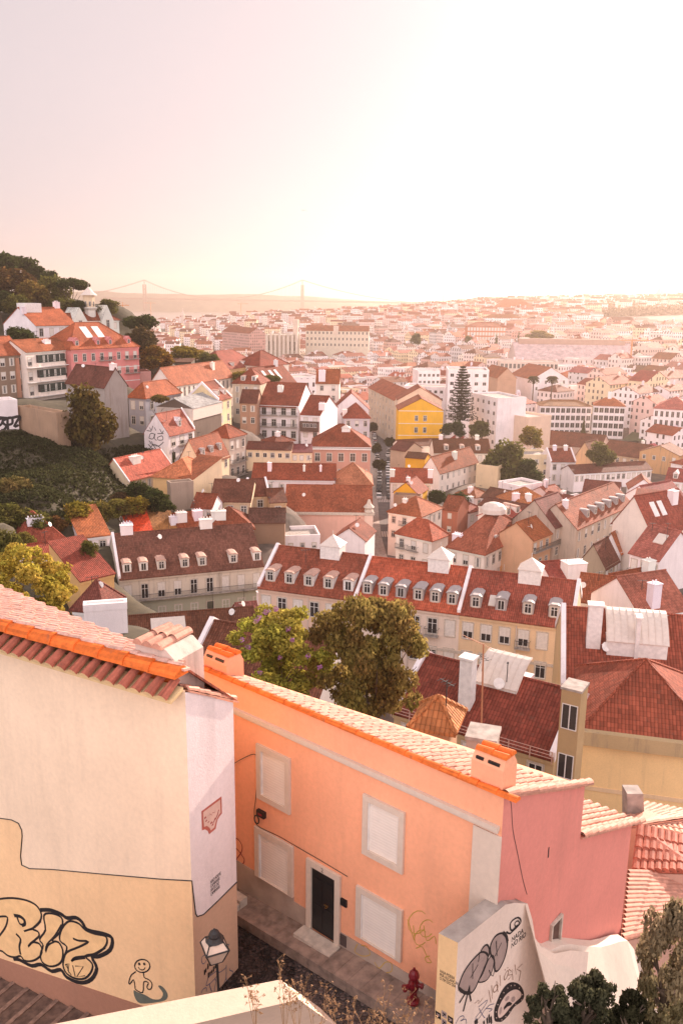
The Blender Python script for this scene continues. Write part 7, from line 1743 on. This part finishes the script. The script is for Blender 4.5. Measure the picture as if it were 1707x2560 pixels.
# Norfolk pine: whorls of drooping branches round a straight mast
def norfolk():
    b = at_y(1150, 1062, 322); t = at_y(1152, 908, 322); h = t.z - b.z; g_ = gz(b.x, b.y); g_ = min(g_, b.z)
    o = thing("norfolk_pine", "tall dark Norfolk Island pine with tiered branches beside white modern flats", "tree", (b.x, b.y, g_)); z0 = b.z - g_
    mb = MB(); mb.tube((0, 0, -1), (0, 0, z0 + h), .34, 8, r2=.05); mb.build("trunk", m_bark, o)
    v = []; g = np.random.default_rng(5); bl = []
    for k in range(21):
        f = k / 21; zz = z0 + h * (.10 + .88 * f); L = (62 / 2180 * 322 * .5) * 1.25 * (1 - f) ** .75 + .35
        for j in range(7):
            a = j * 2 * math.pi / 7 + k * .45 + g.uniform(-.1, .1)
            for q in range(7):
                s = (q + .6) / 7; bl.append((math.cos(a) * L * s, math.sin(a) * L * s, zz - .25 * L * s + .5 * L * s * s * .6, .46 * (1.15 - .4 * s), .7))
    link("crown", leaf_mesh("crown", bl, 20000, .22, 9, aspect=2.2), o, None, 0, (.03, .032, .016))
norfolk()
def palm(label, px, yt, yb, D, r):
    b = at_y(px, yb, D); t = at_y(px, yt, D); g_ = min(gz(b.x, b.y), b.z); o = thing("palm_tree", label, "tree", (b.x, b.y, g_)); hz = t.z - g_
    mb = MB(); mb.tube((0, 0, -1), (0, 0, hz), .4, 8, r2=.3); mb.build("trunk", m_bark, o)
    bl = []
    for j in range(16):
        a = j * .393; up = .9 if j % 2 else .3
        for q in range(8):
            s = (q + .5) / 8; bl.append((math.cos(a) * r * s, math.sin(a) * r * s, hz + up * r * s - r * 1.1 * s * s, .2 * r * (1 - .6 * s), .5))
    for q in range(5): bl.append((0, 0, hz - .2 * r * q, r * .25, 1))
    link("crown", leaf_mesh("crown", bl, 3500, .35, int(px), aspect=2.5), o, None, 0, (.09, .075, .025))
palm("tall palm, left of the pair beyond the hotel blocks", 1330, 945, 1000, 430, 2.8); palm("tall palm, right of the pair beyond the hotel blocks", 1376, 945, 1002, 425, 2.8)
# the two big trees behind the orange house and the yellow-lit one at the left
tree("sunlit feathery green tree with purple blossoms behind the orange house", 698, 1528, 1760, 268, 46, n=19000, size=.13, col=(.36, .33, .06), ybase=1900, name="jacaranda")
tree("darker drooping tree beside the blossoming one, in front of the terrace", 922, 1492, 1810, 318, 47, n=22000, size=.14, droop=.55, col=(.24, .19, .055), ybase=1930)
tree("yellow-green tree behind the cream house's roof at the left edge", 62, 1362, 1570, 250, 58, n=17000, size=.16, col=(.42, .34, .06), ybase=1760)
jc = [o for o in COL.objects if o.name.startswith("jacaranda")][0]
gq = random.Random(4); bl = []
for (x, y) in ((665, 1530), (650, 1545), (690, 1522), (640, 1552), (605, 1600), (620, 1618), (640, 1640), (720, 1572), (650, 1682), (800, 1668), (700, 1645), (730, 1600), (770, 1640)):
    p = at_y(x, y, 43.6 + gq.uniform(0, 1)) - Vector(jc.location); p = Matrix.Rotation(-jc.rotation_euler.z, 3, 'Z') @ p; bl.append((p.x, p.y, p.z, .16, 1))
fl = leaf_mesh("blossom", bl, 700, .055, 3); fl.materials.clear(); fl.materials.append(plain("purple_petals", (.34, .13, .30), .8)); link("blossom", fl, jc)
# ground cover of the bare slope
poly_ = [(-200, 1085), (60, 1080), (150, 1092), (240, 1128), (300, 1118), (372, 1112), (425, 1150), (400, 1165), (335, 1170), (330, 1220), (310, 1262), (150, 1300), (-200, 1300)]
def inside(x, y):
    c = False
    for i in range(len(poly_)):
        (x0, y0), (x1, y1) = poly_[i - 1], poly_[i]
        if (y0 > y) != (y1 > y) and x < (x1 - x0) * (y - y0) / (y1 - y0) + x0: c = not c
    return c
g = np.random.default_rng(8); X = g.uniform(-125, -20, 90000); Y = g.uniform(110, 210, 90000); Z = ground(X, Y); bl = []
for x, y, z in zip(X, Y, Z):
    px_, py_ = project((x, y, z))
    if inside(px_, py_): bl.append((x, y, z + g.uniform(-.1, .35), .3 + .35 * max(0, mnoise.noise((x * .12, y * .12, 0))), .8))
print("slope", len(bl))
if bl:
    sg = link("slope_scrub", leaf_mesh("slope_scrub", bl[:15000], 70000, .34, 12, aspect=1.8), None, None, 0, (.052, .056, .024)); tag(sg, "dark weedy scrub covering the bare slope at left", "ground cover", kind='stuff')
# wooded park under the right skyline
bl = []
for x, y, D in [(xx, yy, 1500 + (790 - yy) * 14) for xx in range(1480, 1780, 9) for yy in (766, 774, 784, 794, 806)]:
    p = at_y(x + rng.uniform(-4, 4), y, D); zz = gz(p.x, p.y); bl.append((p.x, p.y, zz + 5, rng.uniform(7, 13), .8))
pk = link("wooded_park", leaf_mesh("wooded_park", bl, 14000, 3.2, 15), None, None, 0, (.12, .09, .04)); tag(pk, "hazy wooded park on the right hill under the skyline", "wood", kind='stuff')
# courtyard lawn between the hotel blocks
mb = MB(); L4 = [at_z(x, y, gz(*at_y(1600, 1085, 372).xy) + .4) for x, y in ((1555, 1100), (1630, 1105), (1632, 1066), (1600, 1062))]; mb.poly(L4); ln_ = struct(mb.build("lawn", plain("lawn_grass", (.06, .065, .02), .95, var=.4)))
# bushes and shrub at the bottom right
sd_ = struct(MB().build("earth_bank", m_cob)) if False else None
mb = MB(); q = [FO.world(4.3, -7, .8), FO.world(16, -7, .5), FO.world(16, 9, -5.5), FO.world(4.3, 8.2, -4.5), FO.world(4.3, 0, -1.2)]; mb.poly(q[:4]); struct(mb.build("earth_bank", plain("dry_earth", (.14, .09, .06), .95, var=.4)))
for l, x, yt, yb, wd, D, nn, sz, cl in (("dark bushy plant against the low white wall, left one", 1372, 2474, 2640, 150, 12.6, 6000, .04, (.075, .075, .042)), ("dark feathery bush, tallest in front of the white render strip", 1480, 2446, 2650, 170, 12.8, 7000, .04, (.075, .075, .042)), ("dark bush with lighter tips below the pink wall", 1575, 2490, 2660, 130, 12.4, 9000, .045, (.045, .042, .022)), ("grey-green sunlit shrub at the bottom right corner", 1668, 2262, 2600, 215, 13.4, 8000, .042, (.27, .22, .12))):
    tree(l, x, yt, yb, wd, D, n=nn, size=sz, col=cl, name="shrub", cat="shrub", ybase=2640)
# dry flowering weeds along the ledge
m_straw = plain("dry_stalk", (.30, .16, .07), .8, var=.3); wg = "dry weeds along the parapet"
gq = random.Random(11)
for i, (l, x, y0, y1, sp) in enumerate((("dry weed with rusty plumes, leftmost behind the parapet", 640, 2590, 2420, 30), ("tall dry weed curving over the parapet's corner", 712, 2600, 2405, 26), ("thin dry weed with star-shaped pods left of the lane", 745, 2600, 2420, 24), ("low dry weed with pods at the foot of the parapet's end", 790, 2620, 2450, 40), ("branching dry weed in the middle of the lane's front edge", 860, 2640, 2490, 50), ("dense dry weed below the lane", 930, 2650, 2465, 60), ("dense dry weed with gold pods, right of the middle", 985, 2650, 2480, 50), ("tall gold weed nearest the hydrant", 1035, 2640, 2500, 40))):
    D = 9.5 + gq.random() * 1.5; b = at_y(x, y0, D); o = thing("dry_weed", l, "weed", b, 0, wg); st_ = MB(); pd = []
    for k in range(5):
        t = at_y(x + gq.uniform(-sp, sp), y1 + gq.uniform(-8, 70), D + gq.uniform(-.3, .3)) - b; mid = t * .55 + Vector((gq.uniform(-.05, .05), 0, .04)); st_.tube((0, 0, 0), mid, .006, 4, r2=.004); st_.tube(mid, t, .004, 4, r2=.002)
        for j in range(7):
            s = mid.lerp(t, j / 6); e = s + Vector((gq.uniform(-.10, .10), gq.uniform(-.08, .08), gq.uniform(.0, .10))); st_.tube(s, e, .0025, 3); pd.append((e.x, e.y, e.z, .022, 1))
    st_.build("stem", m_straw, o); me = leaf_mesh("seed_heads", pd, len(pd) * 4, .020, i, aspect=2.2); me.materials.clear(); me.materials.append(m_straw); link("seed_heads", me, o)  # small dry seed heads at the twig ends, all in one mesh
# ------------------------------------------------- small tiled roofs right of the pink wall
def rows_quad(mb, p00, p01, p10, p11, n, r, segs=4):
    for i in range(n):
        t = (i + .5) / n; a, b = p00.lerp(p10, t), p01.lerp(p11, t); up = (p01 - p00).cross(p10 - p00); up = up.normalized(); up = up if up.z > 0 else -up
        for k in range(segs):
            barrel(mb, a.lerp(b, k / segs), a.lerp(b, (k + 1.12) / segs if k < segs - 1 else 1) + up * .02, r * .85, r, up, 0, 5)
def corner_roof(label, P4, n, rr, mat, drop=4.0, tilt=0):
    c = sum(P4, Vector()) / 4; base = Vector((c.x, c.y, min(p.z for p in P4) - drop)); o = thing("small_house", label, "house", base); Q = [p - base for p in P4]
    mb = MB(); mb.slab(Q, .06); rows_quad(mb, Q[0], Q[1], Q[3], Q[2], n, rr); mb.build("roof", mat, o)
    mb = MB(); lo = [Vector((q.x, q.y, -2)) for q in Q]; hi = [q - Vector((0, 0, .08)) for q in Q]
    for k in range(4): mb.poly([lo[k], lo[(k + 1) % 4], hi[(k + 1) % 4], hi[k]])
    mb.build("wall", m_wall, o, color=(.55, .32, .24)); return o, Q
corner_roof("low house with dark red barrel tiles running downhill, right of the pink wall", [at_y(1592, 2062, 27.5), at_y(1578, 2178, 25.6), at_y(1760, 2182, 25.6), at_y(1760, 2108, 27.5)], 10, .15, m_clay_r)
corner_roof("low house with sunlit red tile rows lying level beside the pink wall", [at_y(1568, 2176, 25.2), at_y(1760, 2190, 26.8), at_y(1640, 2330, 23.0), at_y(1552, 2350, 21.8)], 15, .12, m_clay)
corner_roof("low house with pinkish tiles laid diagonally behind the pink wall's step", [at_y(1462, 2088, 30.5), at_y(1610, 2010, 34.5), at_y(1760, 2040, 34.0), at_y(1600, 2062, 29.0)], 9, .16, m_clay)
corner_roof("low house with steep pinkish tile rows under the ochre wall", [at_y(1600, 2030, 34.5), at_y(1625, 2075, 29.5), at_y(1790, 2110, 29.0), at_y(1780, 2058, 34.0)], 11, .15, m_clay)
cbk = thing("stone_chimney", "leaning grey stone chimney block in front of the ochre wall", "chimney", at_y(1590, 2048, 33)); mb = MB(); t_ = at_y(1582, 1975, 33) - Vector(cbk.location); mb.hexa([(-.4, -.3, -1), (.4, -.3, -1), (.4, .4, -1), (-.4, .4, -1), (t_.x - .35, -.3, t_.z), (t_.x + .32, -.3, t_.z), (t_.x + .32, .4, t_.z), (t_.x - .35, .4, t_.z)]); mb.build("stack", m_concrete, cbk)
# ------------------------------------------------- aerial haze over the whole scene
def haze():
    m = bpy.data.materials.new("haze_air"); m.use_nodes = True; nt = m.node_tree; nt.nodes.clear()
    out_ = nt.nodes.new('ShaderNodeOutputMaterial'); v = nt.nodes.new('ShaderNodeVolumePrincipled'); v.inputs['Color'].default_value = (1.0, .80, .68, 1); v.inputs['Density'].default_value = HAZE; v.inputs['Anisotropy'].default_value = .66
    nt.links.new(v.outputs[0], out_.inputs['Volume'])
    mb = MB(); mb.box(-8000, -300, -30, 8000, 8500, 260); o = mb.build("haze", m); o['kind'] = 'stuff'; o['label'] = "warm evening haze hanging over the city"; o.display_type = 'WIRE'; o['category'] = 'haze'
HAZE = 0.00016
haze()
